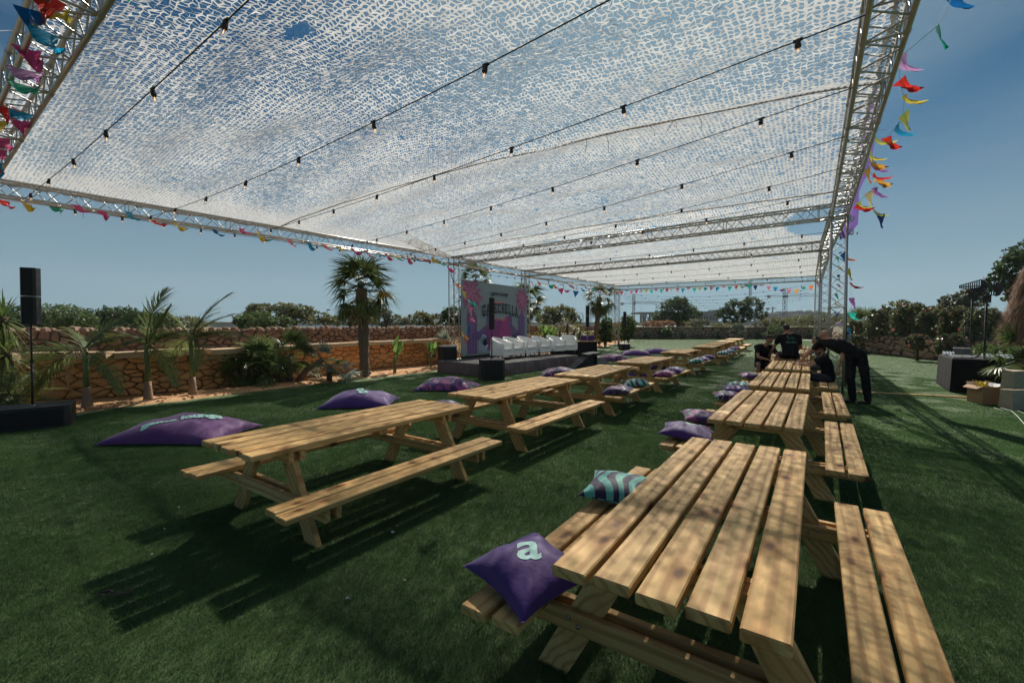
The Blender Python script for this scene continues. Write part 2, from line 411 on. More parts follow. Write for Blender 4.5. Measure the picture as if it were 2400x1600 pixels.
def truss(name, a, b, single, near=None, label=None, up=None):
    "square truss between the centres a and b; single braces up to near metres, the rest joined"
    a = Vector(a); b = Vector(b); d = (b - a).normalized()
    up = up or (Vector((0,0,1)) if abs(d.z) < .9 else Vector((math.cos(R(8)), math.sin(R(8)), 0)))
    x = d.cross(up).normalized(); y = x.cross(d); h = S / 2
    c = [x * sx * h + y * sy * h for sx, sy in ((-1,-1),(1,-1),(1,1),(-1,1))]
    m = MB()
    for q in c: m.tube(a + q, b + q, .0245, 8)
    o = m.build(name, MT['aluminium'], frame, True)
    if label: o['label'] = label
    L = (b - a).length; step = .25; n = max(2, int(L / step)); st = L / n
    j = MB(); lots = 0
    for f in range(4):
        p, q = c[f], c[(f + 1) % 4]
        for i in range(n):
            s0 = a + d * (i * st); s1 = a + d * ((i + 1) * st)
            e = (s0 + p, s1 + q) if (i + f) % 2 == 0 else (s0 + q, s1 + p)
            mid = (e[0] + e[1]) / 2
            if single and nbrace[0] < 300 and (near is None or mid.length < near) and mid.y > .8:
                brace_obj(e[0], e[1], o); nbrace[0] += 1
            else: j.tube(e[0], e[1], .009, 4, cap=False); lots += 1
            if i % 8 == 0 or i == n - 1:
                e0 = s0 if i % 8 == 0 else s1
                j.tube(e0 + p, e0 + q, .011, 5, cap=False); lots += 1
    # connector collars
    for i in range(0, n + 1, 8):
        for q in c: j.tube(a + d * (i * st - .04) + q, a + d * (i * st + .04) + q, .03, 6)
    if lots: jo = j.build('braces', MT['aluminium'], o, True); tag(jo, kind='stuff')
    return o
zc = ZT - h if False else ZT - S / 2
def B(p, q, z=zc, ins=.145):
    d = (q - p).normalized(); return Vector((p.x, p.y, z)) + d * ins, Vector((q.x, q.y, z)) - d * ins
Ul = (L1 - NL).normalized()
truss('beam', *B(NR, R1), True, 12)
truss('beam', *B(NL, NR), True, 11)
truss('beam', *B(NL, L1), True, 16)
truss('beam', *B(L1, R1), True, 13)
for a, b in ((L1, L2), (R1, R2), (L2, R2), (L2, L3), (R2, R3), (L3, R3)): truss('beam', *B(a, b), False)
def post(p, single=False):
    o = truss('post', (p.x, p.y, .03), (p.x, p.y, ZT - S), single, 14, up=Vector((math.cos(R(-36.5)), math.sin(R(-36.5)), 0)))
    m = MB(); m.box((-.19,-.19,0),(.19,.19,.012), Matrix.Translation((p.x,p.y,.0)) @ Matrix.Rotation(R(-36.5),4,'Z')); m.build('base_plate', MT['dark_leg'], o)
    m = MB(); k = S / 2 + .02; m.box((-k,-k,-k),(k,k,k), Matrix.Translation((p.x,p.y,zc)) @ Matrix.Rotation(R(-36.5),4,'Z'))
    # open corner cube: twelve bars
    m = MB(); M4 = Matrix.Translation((p.x,p.y,zc)) @ Matrix.Rotation(R(-36.5),4,'Z'); k = S / 2
    P8 = [M4 @ Vector((sx*k, sy*k, sz*k)) for sx in (-1,1) for sy in (-1,1) for sz in (-1,1)]
    for i in range(8):
        for q in range(i + 1, 8):
            if bin(i ^ q).count('1') == 1: m.tube(P8[i], P8[q], .026, 7)
    m.build('corner_block', MT['aluminium'], o, True)
for p in (R1, L1): post(p, True)
for p in (NL, NR, L2, R2, L3, R3): post(p)
print('BRACES', nbrace)

# ------------------------------------------------------------------ net roof
def net_mat():
    m = NM('net_cloth'); v = m.coord(); n = m.noise(v, 9, 3); n2 = m.noise(v, 60, 2)
    col = m.mix(n, (.57,.58,.58), (.68,.69,.69)); col = m.mix(m.rng(n2, .62, .72, 0, .7), col, (.52,.40,.27))
    m.base(col, .8, 0, .1); m.translucent(.62, col); return m.m
net_mat()
def net(name, c00, c10, c11, c01, cell, bulge, label, holes=(), zoff=None, hole0=.74, seed=1, skip=None, dens=None):
    "perforated sheet: every cell is a ring of cloth round an opening; s runs left-right, t near-far"
    r = np.random.default_rng(seed)
    c00, c10, c11, c01 = [np.array(q, dtype=float) for q in (c00, c10, c11, c01)]
    W = (np.linalg.norm(c10 - c00) + np.linalg.norm(c11 - c01)) / 2; H = (np.linalg.norm(c01 - c00) + np.linalg.norm(c11 - c10)) / 2
    nx, ny = int(W / cell), int(H / cell)
    jj, ii = np.meshgrid(np.arange(ny + 1), np.arange(nx + 1), indexing='ij')
    js = r.normal(0, .13, (2, ny + 1, nx + 1))
    si = (ii + js[0] + np.where(jj % 2 == 0, .22, -.22)) / nx; ti = (jj + js[1] + np.where(ii % 2 == 0, .16, -.16)) / ny
    inner = (ii > 0) & (ii < nx); si = np.where(inner, si, ii / nx); ti = np.where((jj > 0) & (jj < ny), ti, jj / ny)
    def pos(s, t):
        s = s[..., None]; t = t[..., None]
        p = c00 * (1 - s) * (1 - t) + c10 * s * (1 - t) + c11 * s * t + c01 * (1 - s) * t
        s = s[..., 0]; t = t[..., 0]
        e = np.sin(np.pi * np.clip(s, 0, 1)) ** .7
        z = bulge[0] * e * np.sin(np.pi * np.clip(t, 0, 1)) + e * (bulge[1] * (1 - t) + bulge[2] * t)
        z = z + .05 * e * np.sin(s * 23 + 3 * np.sin(t * 6)) * np.sin(t * 3.1) + .03 * e * np.sin(t * 31 + s * 7) + .03 * e * np.sin((s * 3 + t * 2) * 9)
        p = p.copy(); p[..., 2] += z; return p
    G = pos(si, ti)
    a = G[:-1, :-1]; b = G[:-1, 1:]; c = G[1:, 1:]; d = G[1:, :-1]
    n = nx * ny; Q = np.stack([a, b, c, d], 2).reshape(n, 4, 3)
    sc = (ii[:-1, :-1].reshape(-1) + .5) / nx; tc_ = (jj[:-1, :-1].reshape(-1) + .5) / ny
    lf = .5 + .5 * np.sin(sc * 9 + 2 * np.sin(tc_ * 7 + 1)) * np.sin(tc_ * 8 + 1.7 * np.sin(sc * 5))
    hs = hole0 * (.78 + .32 * lf) * (1 + r.normal(0, .10, n))
    if dens is not None: hs = hs * dens(sc, tc_)
    hs = np.clip(hs, .15, .93)
    ctr = Q.mean(1, keepdims=True) + r.normal(0, .06 * cell, (n, 1, 3)) * [1, 1, 0]
    I = ctr + (Q - ctr) * (hs[:, None, None] * (1 + r.normal(0, .15, (n, 4, 1))))
    I[..., 2] += r.normal(0, .07 * cell, (n, 4)) 
    big = r.random(n) < .0012
    keep = ~big
    grid = big.reshape(ny, nx); grow = grid.copy(); grow[1:] |= grid[:-1]; grow[:, 1:] |= grid[:, :-1] & (r.random((ny, nx - 1)) < .7); keep = ~grow.reshape(-1)
    for (hx, hy_, rx, ry) in holes:
        e = ((sc - hx) / rx) ** 2 + ((tc_ - hy_) / ry) ** 2 + r.normal(0, .10, n); keep &= e > 1
    if skip is not None: keep &= ~skip(sc, tc_)
    nv = (ny + 1) * (nx + 1); Vv = np.concatenate([G.reshape(-1, 3), I[keep].reshape(-1, 3)])
    base = (jj[:-1, :-1] * (nx + 1) + ii[:-1, :-1]).reshape(-1)[keep]; k = keep.sum(); io = nv + np.arange(k) * 4
    o4 = np.stack([base, base + 1, base + nx + 2, base + nx + 1], 1); i4 = np.stack([io, io + 1, io + 2, io + 3], 1)
    Fa = np.concatenate([np.stack([o4[:, e], o4[:, (e + 1) % 4], i4[:, (e + 1) % 4], i4[:, e]], 1) for e in range(4)])
    o = inst(name, npmesh(name, Vv, Fa, MT['net_cloth'])); tag(o, label, 'shade net', 'white shade nets on the truss frame'); return o
def Z(p, z): return (p.x, p.y, z)
def lerp(a, b, t): return a.lerp(b, t)
ZN = ZT + .03
sl, sr = lerp(NL, L1, .445), lerp(NR, R1, .475)      # where the tied seam crosses the side beams
tl, tr = lerp(NL, L1, .93), lerp(NR, R1, .90)
out = .14
ol, orr = (NL - NR).normalized() * out, (NR - NL).normalized() * out
def dn(s, t): return 1 - .55 * np.exp(-((s - .04) / .06) ** 2) - .35 * np.exp(-((t - 1) / .05) ** 2) + .12 * np.exp(-((s - .8) / .18) ** 2 - ((t - .75) / .25) ** 2)
net('shade_net', Z(NL + ol, ZN), Z(NR + orr, ZN), Z(sr + orr, ZN - .10), Z(sl + ol, ZN), .059, (.22, .15, .30),
    'white garland net nearest the camera, in front of the first tied seam', holes=((.84,.42,.012,.03),(.80,.36,.02,.02),(.9,.5,.018,.035),(.875,.40,.025,.03),(.62,.30,.018,.018)), seed=2, dens=dn, hole0=.77)
net('shade_net', Z(sl + ol, ZN + .02), Z(sr + orr, ZN - .06), Z(tr + orr, ZN - .02), Z(tl + ol, ZN), .060, (-.02, .30, .14),
    'white garland net between the first and the second tied seam', seed=3, dens=lambda s, t: 1 - .30 * np.exp(-(t / .12) ** 2) - .4 * np.exp(-((s - .03) / .05) ** 2), hole0=.68)
net('shade_net', Z(tl + ol, ZN + .02), Z(tr + orr, ZN - .02), Z(R1 + orr, ZN), Z(L1 + ol, ZN), .07, (.05, .14, .05),
    'narrow strip of white net between the second tied seam and the cross beam', seed=4, hole0=.6)
net('shade_net', Z(L1 + ol, ZN), Z(R1 + orr, ZN), Z(R2 + orr, ZN), Z(L2 + ol, ZN), .088, (.12, .04, .05),
    'white net over the narrow middle bay, with an oval gap beside the right post', seed=5, hole0=.58, skip=lambda s, t: ((s - .975) / .075) ** 2 + ((t - .42) / .40) ** 2 < 1)
net('shade_net', Z(L2 + ol, ZN), Z(R2 + orr, ZN), Z(R3 + orr, ZN - .05), Z(L3 + ol, ZN), .105, (.12, .05, .05),
    'white net over the farthest bay behind the last but one cross beam', seed=6, hole0=.50)
# a folded second layer of net near the left post of the first cross beam
fa, fb = lerp(L1, NL, .045) + (R1 - L1).normalized() * .1, lerp(L1, NL, .32) + (R1 - L1).normalized() * 1.5
dd = (R1 - L1).normalized()
net('net_flap', Z(fb, ZN - .10), Z(fb + dd * .9, ZN - .12), Z(fa + dd * .35, ZN - .10), Z(fa, ZN - .08), .06, (-.10, -.03, -.03), 'doubled grey looking fold of net hanging by the left post', seed=8, hole0=.35)
def roll(name, a, b, r, label):
    "gathered net rolled round the side beams"
    m = MB(); n = int((b - a).length / .12); pts = []; rs = []
    for i in range(n + 1):
        pts.append(a.lerp(b, i / n) + Vector((random.uniform(-.02,.02), random.uniform(-.02,.02), random.uniform(-.025,.02)))); rs.append(r * random.uniform(.5, 1.25))
    m.path(pts, rs, 7); o = m.build(name, MT['net_cloth'], None); tag(o, label, 'net edge'); return o
zr = ZT + .01
roll('net_hem', Vector(Z(NL + ol * .9, zr)), Vector(Z(L1 + ol * .9, zr)), .05, 'gathered white net edge bunched along the long left beam')
roll('net_hem', Vector(Z(NR + orr * .5, zr)), Vector(Z(R1 + orr * .5, zr)), .030, 'gathered white net edge bunched along the long right beam')
# seam ropes following the roof
def rope(a, b, bz, r, label, name='seam_rope', mat='rope', n=40, tails=0):
    pts = []
    for i in range(n + 1):
        t = i / n; p = a.lerp(b, t); p.z += bz * math.sin(math.pi * t) ** .7 + random.uniform(-.008, .008); pts.append(p)
    m = MB(); m.path(pts, r, 5)
    for k in range(tails):
        p = pts[random.randrange(3, n - 3)]; q = p + Vector((random.uniform(-.1,.1), random.uniform(-.1,.1), -random.uniform(.1,.25))); m.path([p, (p+q)/2 + Vector((.02,0,.02)), q], .004, 4)
    o = m.build(name, MT[mat]); tag(o, label, 'rope'); return pts
rope(Vector(Z(sl + ol, ZN - .01)), Vector(Z(sr + orr * 1.5, ZN - .11)), .30, .010, 'tan rope tying the two front nets together in a long seam', tails=12)
rope(Vector(Z(tl + ol, ZN)), Vector(Z(tr + orr, ZN - .04)), .13, .012, 'tan rope along the second net seam near the first cross beam', tails=4)
# ------------------------------------------------------------------ wood
def wood_mat():
    m = NM('pine'); v = m.coord(rnd=True)
    oi = m.add('ShaderNodeObjectInfo')
    mp = m.add('ShaderNodeMapping'); mp.inputs['Scale'].default_value = (1, .09, 1); m.link(v, mp.inputs['Vector'])
    gn = m.noise(mp.outputs[0], 5, 3, .5, .6)
    wv = m.add('ShaderNodeTexWave', _wave_type='RINGS', _rings_direction='Y', Scale=7.0, Distortion=5.0, Detail=2.0, Detail__Scale=1.0); m.link(mp.outputs[0], wv.inputs['Vector'])
    fine = m.noise(mp.outputs[0], 90, 3, .6)
    blot = m.noise(v, 3.3, 3, .5)
    c = m.mix(m.rng(gn, .3, .7, 0, 1), (.57,.355,.13), (.74,.51,.22))
    c = m.mix(m.rng(wv.outputs['Fac'], .55, .95, 0, .75), c, (.38,.20,.075))
    c = m.mix(m.rng(fine, .5, .75, 0, .35), c, (.36,.21,.10))
    c = m.mix(m.rng(blot, .38, .68, 0, .55), c, (.48,.28,.11))
    # knots
    kp = m.add('ShaderNodeMapping'); kp.inputs['Scale'].default_value = (5.2, 2.3, 0.0); m.link(v, kp.inputs['Vector'])
    vo = m.add('ShaderNodeTexVoronoi', _voronoi_dimensions='2D'); vo.inputs['Scale'].default_value = 1.0; m.link(kp.outputs[0], vo.inputs['Vector'])
    sc_ = m.add('ShaderNodeSeparateColor'); m.link(vo.outputs['Color'], sc_.inputs[0]); msk = m.rng(sc_.outputs[0], .42, .46, 0, 1)
    wob = m.add('ShaderNodeMath', _operation='MULTIPLY_ADD'); m.link(gn, wob.inputs[0]); wob.inputs[1].default_value = .10; m.link(vo.outputs['Distance'], wob.inputs[2])
    def mul(a, b):
        q = m.add('ShaderNodeMath', _operation='MULTIPLY'); m.link(a, q.inputs[0]); m.link(b, q.inputs[1]); return q.outputs[0]
    k = mul(m.rng(wob.outputs[0], .10, .19, .95, 0), msk); k2 = mul(m.rng(wob.outputs[0], .16, .42, .70, 0), msk)
    c = m.mix(k2, c, (.36,.17,.05)); c = m.mix(k, c, (.13,.055,.02))
    hs = m.add('ShaderNodeHueSaturation'); m.link(m.rng(oi.outputs['Random'], 0, 1, .84, 1.10), hs.inputs['Value']); m.link(c, hs.inputs['Color'])
    m.base(hs.outputs[0], .66, 0, .2); m.bump(fine, .25, .004); return m.m
wood_mat()
simple('bolt_steel', (.30,.30,.30), .4, .8, .1, 8, 0)

def plank_mesh(name, L, W, T, ch=.006, warp=0.0, seed=0):
    "plank along Y with softened edges and a very slight warp; origin at its middle"
    r = random.Random(seed); V = []; Fa = []; ys = [-L/2, -L/2 + ch, -L/6, L/6, L/2 - ch, L/2]
    for k, y in enumerate(ys):
        e = ch if k in (0, len(ys) - 1) else 0
        w = W / 2 - e; t = T / 2 - e; c = ch; dz = warp * math.cos(y / L * 3.1) * r.uniform(.6, 1)
        for x, z in ((-w, -t + c), (-w + c, -t), (w - c, -t), (w, -t + c), (w, t - c), (w - c, t), (-w + c, t), (-w, t - c)): V.append((x, y, z + dz))
    n = 8
    for i in range(len(ys) - 1):
        for j in range(n): Fa.append((i*n+j, i*n+(j+1)%n, (i+1)*n+(j+1)%n, (i+1)*n+j))
    Fa += [tuple(range(n - 1, -1, -1)), tuple(range((len(ys)-1)*n, len(ys)*n))]
    me = bpy.data.meshes.new(name); me.from_pydata(V, [], Fa); me.materials.append(MT['pine']); me.update(); return me
TL, TW = 2.44, .81
top_me = [plank_mesh('table_plank', TL, .143, .045, .006, .006, i) for i in range(3)]
seat_me = [plank_mesh('seat_plank', TL, .142, .045, .006, .005, 5 + i) for i in range(2)]
bear_me = plank_mesh('seat_bearer', 1.74, .045, .095, .004)
cleat_me = plank_mesh('top_cleat', .78, .045, .085, .004)
mid_me = plank_mesh('top_cleat', .74, .09, .045, .004)
def leg_me():
    # board cut level at the floor and under the top, leaning outwards
    m = MB(); x0, x1, z0, z1 = .60, .235, 0.0, .69; w = .082; t = .0225
    V = [(x0 - w, -t, z0), (x0 + w, -t, z0), (x1 + w, -t, z1), (x1 - w, -t, z1), (x0 - w, t, z0), (x0 + w, t, z0), (x1 + w, t, z1), (x1 - w, t, z1)]
    m.add(V, [(0,1,2,3), (7,6,5,4), (0,4,5,1), (1,5,6,2), (2,6,7,3), (3,7,4,0)]); return m.mesh('leg', MT['pine'])
leg_m = leg_me()
bolt_m = MB(); bolt_m.lathe([(0,-.003),(.011,-.003),(.011,.002),(.006,.006),(0,.007)], 8); bolt_m = bolt_m.mesh('bolt', MT['bolt_steel'], True)
def make_table():
    t = empty('picnic_table')
    for i in range(5): inst('table_plank', top_me[i % 3], t, ((i - 2) * .168, (-.012, .01, -.006, .014, 0)[i], .7175))
    for s in (-1, 1):
        for k in range(2): inst('seat_plank', seat_me[k], t, (s * (.655 + k * .165), (.008, -.01)[k], .3775))
        for e in (-1, 1):
            l = inst('leg', leg_m, t, (0, e * .86, 0)); l.scale = (s, 1, 1)
    for e in (-1, 1):
        for q in (-1, 1):
            inst('seat_bearer', bear_me, t, (0, e * .86 + q * .047, .306), (0, 0, R(90)))
            inst('top_cleat', cleat_me, t, (0, e * .86 + q * .047, .650), (0, 0, R(90)))
        for s in (-1, 1):
            for dx in (0, .05):
                inst('bolt', bolt_m, t, (s * (.435 + dx), e * .86 - .072 * 1, .30 + dx * .5), (R(90), 0, 0))
    inst('top_cleat', mid_me, t, (0, 0, .672), (0, 0, R(90)))
    return t
def copy_tree(o, parent=None):
    c = o.copy(); C.objects.link(c); c.parent = parent
    for k in [q for q in o.children]: copy_tree(k, c)
    return c
TB = [  # x, y, yaw degrees, label
 (1.19, 2.52, 34.4, 'nearest picnic table, its wide boards filling the lower right of the lawn, knotty and sunlit'),
 (3.02, 5.24, 35.0, 'second picnic table of the right hand row, directly behind the nearest one'),
 (4.75, 7.75, 34.2, 'third picnic table of the right row, three cushions lined up on its left bench'),
 (6.54, 10.42, 33.8, 'picnic table the bending man leans over, fourth in the right row'),
 (8.32, 13.08, 34.0, 'picnic table at whose near end the man in the printed black tee sits'),
 (10.1, 15.75, 34.0, 'picnic table of the right row showing just behind the seated men'),
 (11.9, 18.4, 34.0, 'farthest picnic table of the right row, only its end showing beside the right posts'),
 (-1.53, 4.40, 34.9, 'nearest picnic table on the left, bare benches and a long shadow before it'),
 (0.14, 6.90, 35.1, 'second picnic table of the left row, bare front bench, multicoloured cushion on its rear bench'),
 (1.79, 9.25, 31.9, 'third picnic table of the left row, multicoloured and striped cushions on its bench'),
 (3.65, 12.0, 35.0, 'fourth picnic table of the left row, a purple and a multicoloured cushion on its bench'),
 (6.07, 15.86, 33.9, 'fifth picnic table of the left row, a teal and a purple cushion on its bench'),
 (8.61, 19.47, 33.8, 'sixth picnic table of the left row, far down the lawn before the last three'),
 (10.26, 22.11, 32.8, 'third picnic table from the far end of the left row'),
 (11.94, 24.73, 33.1, 'last but one picnic table of the left row, near the far wall'),
 (14.28, 28.41, 34.2, 'farthest picnic table of the left row, closest to the low stone wall')]
proto = make_table(); tables = []
for i, (x, y, a, lb) in enumerate(TB):
    o = proto if i == 0 else copy_tree(proto)
    o.location = (x, y, 0); o.rotation_euler = (0, 0, -R(a)); tag(o, lb, 'picnic table', 'picnic tables in two long rows'); tables.append(o)
def on_table(i, side, along, across=0.0, z=None):
    "world point on the bench (side -1 left, +1 right) or the top (side 0) of table i"
    x, y, a, _ = TB[i]; u = azv(R(a)); r = Vector((u.y, -u.x, 0)); off = .74 * side + across
    return Vector((x, y, 0)) + u * along + r * off + Vector((0, 0, (.40 if side else .74) if z is None else z))

# ------------------------------------------------------------------ cushions
TEAL, PURP, DPUR, PINK = (.10,.40,.34), (.05,.022,.125), (.022,.012,.055), (.24,.05,.16)
def cush_mat(kind):
    m = NM('cushion_' + kind); v = m.coord(kind='Object', rnd=(kind == 'multi' or kind == 'zebra')); n = m.noise(v, 3, 3)
    if kind == 'purple': col = m.mix(n, (.050,.016,.135), (.080,.026,.19))
    elif kind == 'plum': col = m.mix(n, (.095,.022,.135), (.14,.036,.18))
    elif kind == 'zebra':
        wv = m.add('ShaderNodeTexWave', _wave_type='BANDS', _bands_direction='X', Scale=3.0, Distortion=5.5, Detail=0.0, Detail__Scale=.7); wv.inputs['Detail Scale'].default_value = 1.2; m.link(v, wv.inputs['Vector'])
        col = m.ramp(wv.outputs['Fac'], [(0, DPUR), (.5, TEAL)], 'CONSTANT')
    else:
        mp = m.add('ShaderNodeMapping'); mp.inputs['Scale'].default_value = (1.2, 1.2, .4); m.link(v, mp.inputs['Vector']); vv = mp.outputs[0]
        a = m.noise(vv, 3.4, 1, .3, 1.0); b_ = m.noise(vv, 4.7, 0, .3, .6)
        col = m.ramp(a, [(0, DPUR), (.40, PURP), (.50, (.26,.05,.20)), (.57, PINK), (.63, DPUR)], 'CONSTANT')
        # rounded arcs and short bars
        vo = m.add('ShaderNodeTexVoronoi'); vo.inputs['Scale'].default_value = 4.6; vo.inputs['Randomness'].default_value = .8; m.link(vv, vo.inputs['Vector'])
        k = m.ramp(vo.outputs['Distance'], [(0, (0,0,0)), (.20, (1,1,1)), (.32, (0,0,0))], 'CONSTANT')
        cut = m.ramp(b_, [(0, (0,0,0)), (.50, (1,1,1))], 'CONSTANT'); kk = m.mix(1.0, k, cut, 'MULTIPLY')
        sel = m.ramp(m.noise(vv, 2.1, 0), [(0, TEAL), (.54, (.42,.42,.52))], 'CONSTANT')
        col = m.mix(kk, col, sel)
    m.base(col, .62, 0, .25); m.b.inputs['Sheen Weight'].default_value = .25
    nb = m.noise(m.coord(), 22, 4, .6, .8); m.bump(nb, .25, .01); return m.m
for k in ('purple', 'plum', 'zebra', 'multi'): cush_mat(k)
simple('print_teal', (.38,.66,.60), .6, 0, .04, 5, 0)
simple('print_white', (.62,.64,.66), .6, 0, .04, 5, 0)
def pil_h(u, v, T, p=2.4, wr=.1, sd=0.0):
    e = max(0, (1 - abs(u) ** p)) * max(0, (1 - abs(v) ** p)); h = T * e ** .48
    rr = math.hypot(u, v); an = math.atan2(v, u)
    h *= 1 - wr * (rr ** 2) * (.5 + .5 * math.sin(an * 9 + 3 * noise.noise((u * 2 + sd, v * 2, sd)))) * (1 if e > 0 else 0)
    return h * (1 + .22 * noise.noise((u * 1.7 + sd * 3, v * 1.7, sd)))
def pil_xy(u, v, a, b): return a * u * (1 - .13 * (1 - v * v)) , b * v * (1 - .13 * (1 - u * u))
def cushion_mesh(name, a, b, T, mat, sd, under=.45, N=30, flange=0.0):
    V = []; Fa = []
    for side in (1, -1):
        for i in range(N + 1):
            for j in range(N + 1):
                u = math.sin((2 * i / N - 1) * math.pi / 2); v = math.sin((2 * j / N - 1) * math.pi / 2)
                x, y = pil_xy(u, v, a, b); h = pil_h(u, v, T, sd=sd)
                V.append((x, y, T * under + (h if side > 0 else -min(h * under, T * under))))
    M_ = (N + 1) ** 2
    for i in range(N):
        for j in range(N):
            q = i * (N + 1) + j; f = (q, q + N + 1, q + N + 2, q + 1); Fa.append(f); Fa.append(tuple(M_ + k for k in f[::-1]))
    # piping along the four edges closes the seam
    me = npmesh(name, np.array(V), np.array(Fa), MT[mat], True); return me
def text_mesh(txt, size, extr=0.0, bold=.0, sp=1.0, align='CENTER'):
    cu = bpy.data.curves.new('lettering', 'FONT'); cu.body = txt; cu.size = size; cu.align_x = align; cu.align_y = 'CENTER'; cu.offset = bold; cu.extrude = extr; cu.space_character = sp
    cu.resolution_u = 3
    o = bpy.data.objects.new('lettering_tmp', cu); C.objects.link(o); bpy.context.view_layer.update()
    dg = bpy.context.evaluated_depsgraph_get(); me = bpy.data.meshes.new_from_object(o.evaluated_get(dg)); bpy.data.objects.remove(o); return me
def print_on(txt, size, fn, mat, parent, bold=.004, rot=0.0, at=(0, 0), grid=.03, name='printed_lettering'):
    "lettering laid on a curved surface: fn(x, y) -> z"
    me = text_mesh(txt, size, 0, bold); bm = bmesh.new(); bm.from_mesh(me)
    bmesh.ops.transform(bm, matrix=Matrix.Translation((at[0], at[1], 0)) @ Matrix.Rotation(rot, 4, 'Z'), verts=bm.verts)
    xs = [v.co.x for v in bm.verts]; ys = [v.co.y for v in bm.verts]
    for ax, lo, hi in ((0, min(xs), max(xs)), (1, min(ys), max(ys))):
        t = lo + grid
        while t < hi:
            n = Vector((1,0,0)) if ax == 0 else Vector((0,1,0)); bmesh.ops.bisect_plane(bm, geom=bm.verts[:] + bm.edges[:] + bm.faces[:], plane_co=n * t, plane_no=n); t += grid
    for v in bm.verts: v.co.z = fn(v.co.x, v.co.y) + (.0018 if grid < .05 else .012)
    m2 = bpy.data.meshes.new(name); bm.to_mesh(m2); bm.free(); m2.materials.append(MT[mat])
    for p in m2.polygons: p.use_smooth = True
    return inst(name, m2, parent)
def cush_fn(a, b, T, sd, under=.45):
    def fn(x, y):
        u, v = x / a, y / b
        for _ in range(6):
            u = x / (a * (1 - .13 * (1 - min(1, v * v)))); v = y / (b * (1 - .13 * (1 - min(1, u * u))))
        u = max(-.99, min(.99, u)); v = max(-.99, min(.99, v)); return T * under + pil_h(u, v, T, sd=sd)
    return fn
csd = [0]
def cushion(kind, loc, rz, label, size=.24, T=.095, group='cushions on the benches', txt=None, b=None, tilt=(0, 0), name='cushion', under=.45, trot=0, tat=(0, 0), tsize=None, grid=.03):
    csd[0] += 1; sd = csd[0] * 1.7; b = b or size; root = empty(name, loc, rz, label, 'cushion', group)
    root.rotation_euler = (tilt[0], tilt[1], rz)
    mat = {'purple': 'cushion_purple', 'plum': 'cushion_plum', 'zebra': 'cushion_zebra', 'multi': 'cushion_multi'}[kind]
    inst('cover', cushion_mesh('cover', size, b, T, mat, sd, under), root)
    E_ = []
    for k in range(4):
        for i in range(12):
            t = -1 + 2 * i / 12; u, v = ((t, -1), (1, t), (-t, 1), (-1, -t))[k]; x, y = pil_xy(u, v, size, b); E_.append((x, y, T * under))
    E_.append(E_[0]); pm = MB(); pm.path(E_, .004 if size < .5 else .009, 5, cap=False); pm.build('piping', MT[mat], root, True)
    if txt: print_on(txt, tsize or size * .6, cush_fn(size, b, T, sd, under), 'print_teal', root, bold=.006 if size < .5 else .012, rot=trot, at=tat, grid=grid)
    return root
A = lambda i: -R(TB[i][2])
CU = [  # kind, table, side, along, yaw, label, text
 ('purple', 0, -1, -.92, 75, 'purple cushion with a pale letter, on the nearest table\'s left bench', 'a', 0),
 ('zebra', 0, -1, .42, 12, 'large teal and purple striped cushion squeezed beside the nearest table top', None, 0),
 ('purple', 1, -1, -.75, 8, 'dark purple cushion with its print on top, on the second right table\'s left bench', 'g', 0),
 ('multi', 1, -1, .18, 20, 'multicoloured cushion with teal arcs, mid bench at the second right table', None, 0),
 ('multi', 2, -1, -.85, 14, 'multicoloured cushion at the near end of the third right table\'s left bench', None, 0),
 ('purple', 2, -1, .05, 10, 'plain purple cushion in the middle of the third right table\'s left bench', None, 0),
 ('zebra', 2, -1, .62, 5, 'teal striped cushion behind the plain purple one on the third right table\'s bench', None, 0),
 ('multi', 3, -1, -.55, 16, 'pink and purple cushion beside the kneeling young man', None, 0),
 ('multi', 9, 1, -.80, 10, 'multicoloured cushion at the near end of the third left table\'s front bench', None, 0),
 ('zebra', 9, 1, .35, 20, 'teal striped cushion further along the third left table\'s front bench', None, 0),
 ('multi', 10, 1, -.80, 10, 'multicoloured cushion at the near end of the fourth left table\'s front bench', None, 0),
 ('purple', 10, 1, .05, 10, 'plain purple cushion beside the multicoloured one on the fourth left table\'s bench', None, 0),
 ('zebra', 11, 1, -1.0, 15, 'dark teal cushion at the near end of the fifth left table\'s front bench', None, 0),
 ('purple', 11, 1, -.15, 5, 'purple cushion in the middle of the fifth left table\'s front bench', None, 0),
 ('purple', 11, 1, 1.0, 12, 'purple cushion at the far end of the fifth left table\'s front bench', None, 0),
 ('zebra', 12, 1, -.7, 10, 'blue white striped cushion on the sixth left table\'s front bench', None, 0),
 ('purple', 12, 1, .1, 10, 'purple cushion behind the blue white striped one on the sixth left table', None, 0),
 ('zebra', 12, 1, 1.0, 20, 'striped cushion at the far end of the sixth left table\'s bench', None, 0),
 ('purple', 13, 1, -.3, 10, 'purple cushion on the third table from the far end of the left row', None, 0),
 ('multi', 13, 1, .8, 10, 'small looking multicoloured cushion last in line along the left row', None, 0),
 ('multi', 8, -1, -.95, 10, 'pinkish cushion on the rear bench of the second left table', None, 0),
 ('zebra', 8, -1, .3, 10, 'dark teal cushion half hidden under the second left table top', None, 0)]
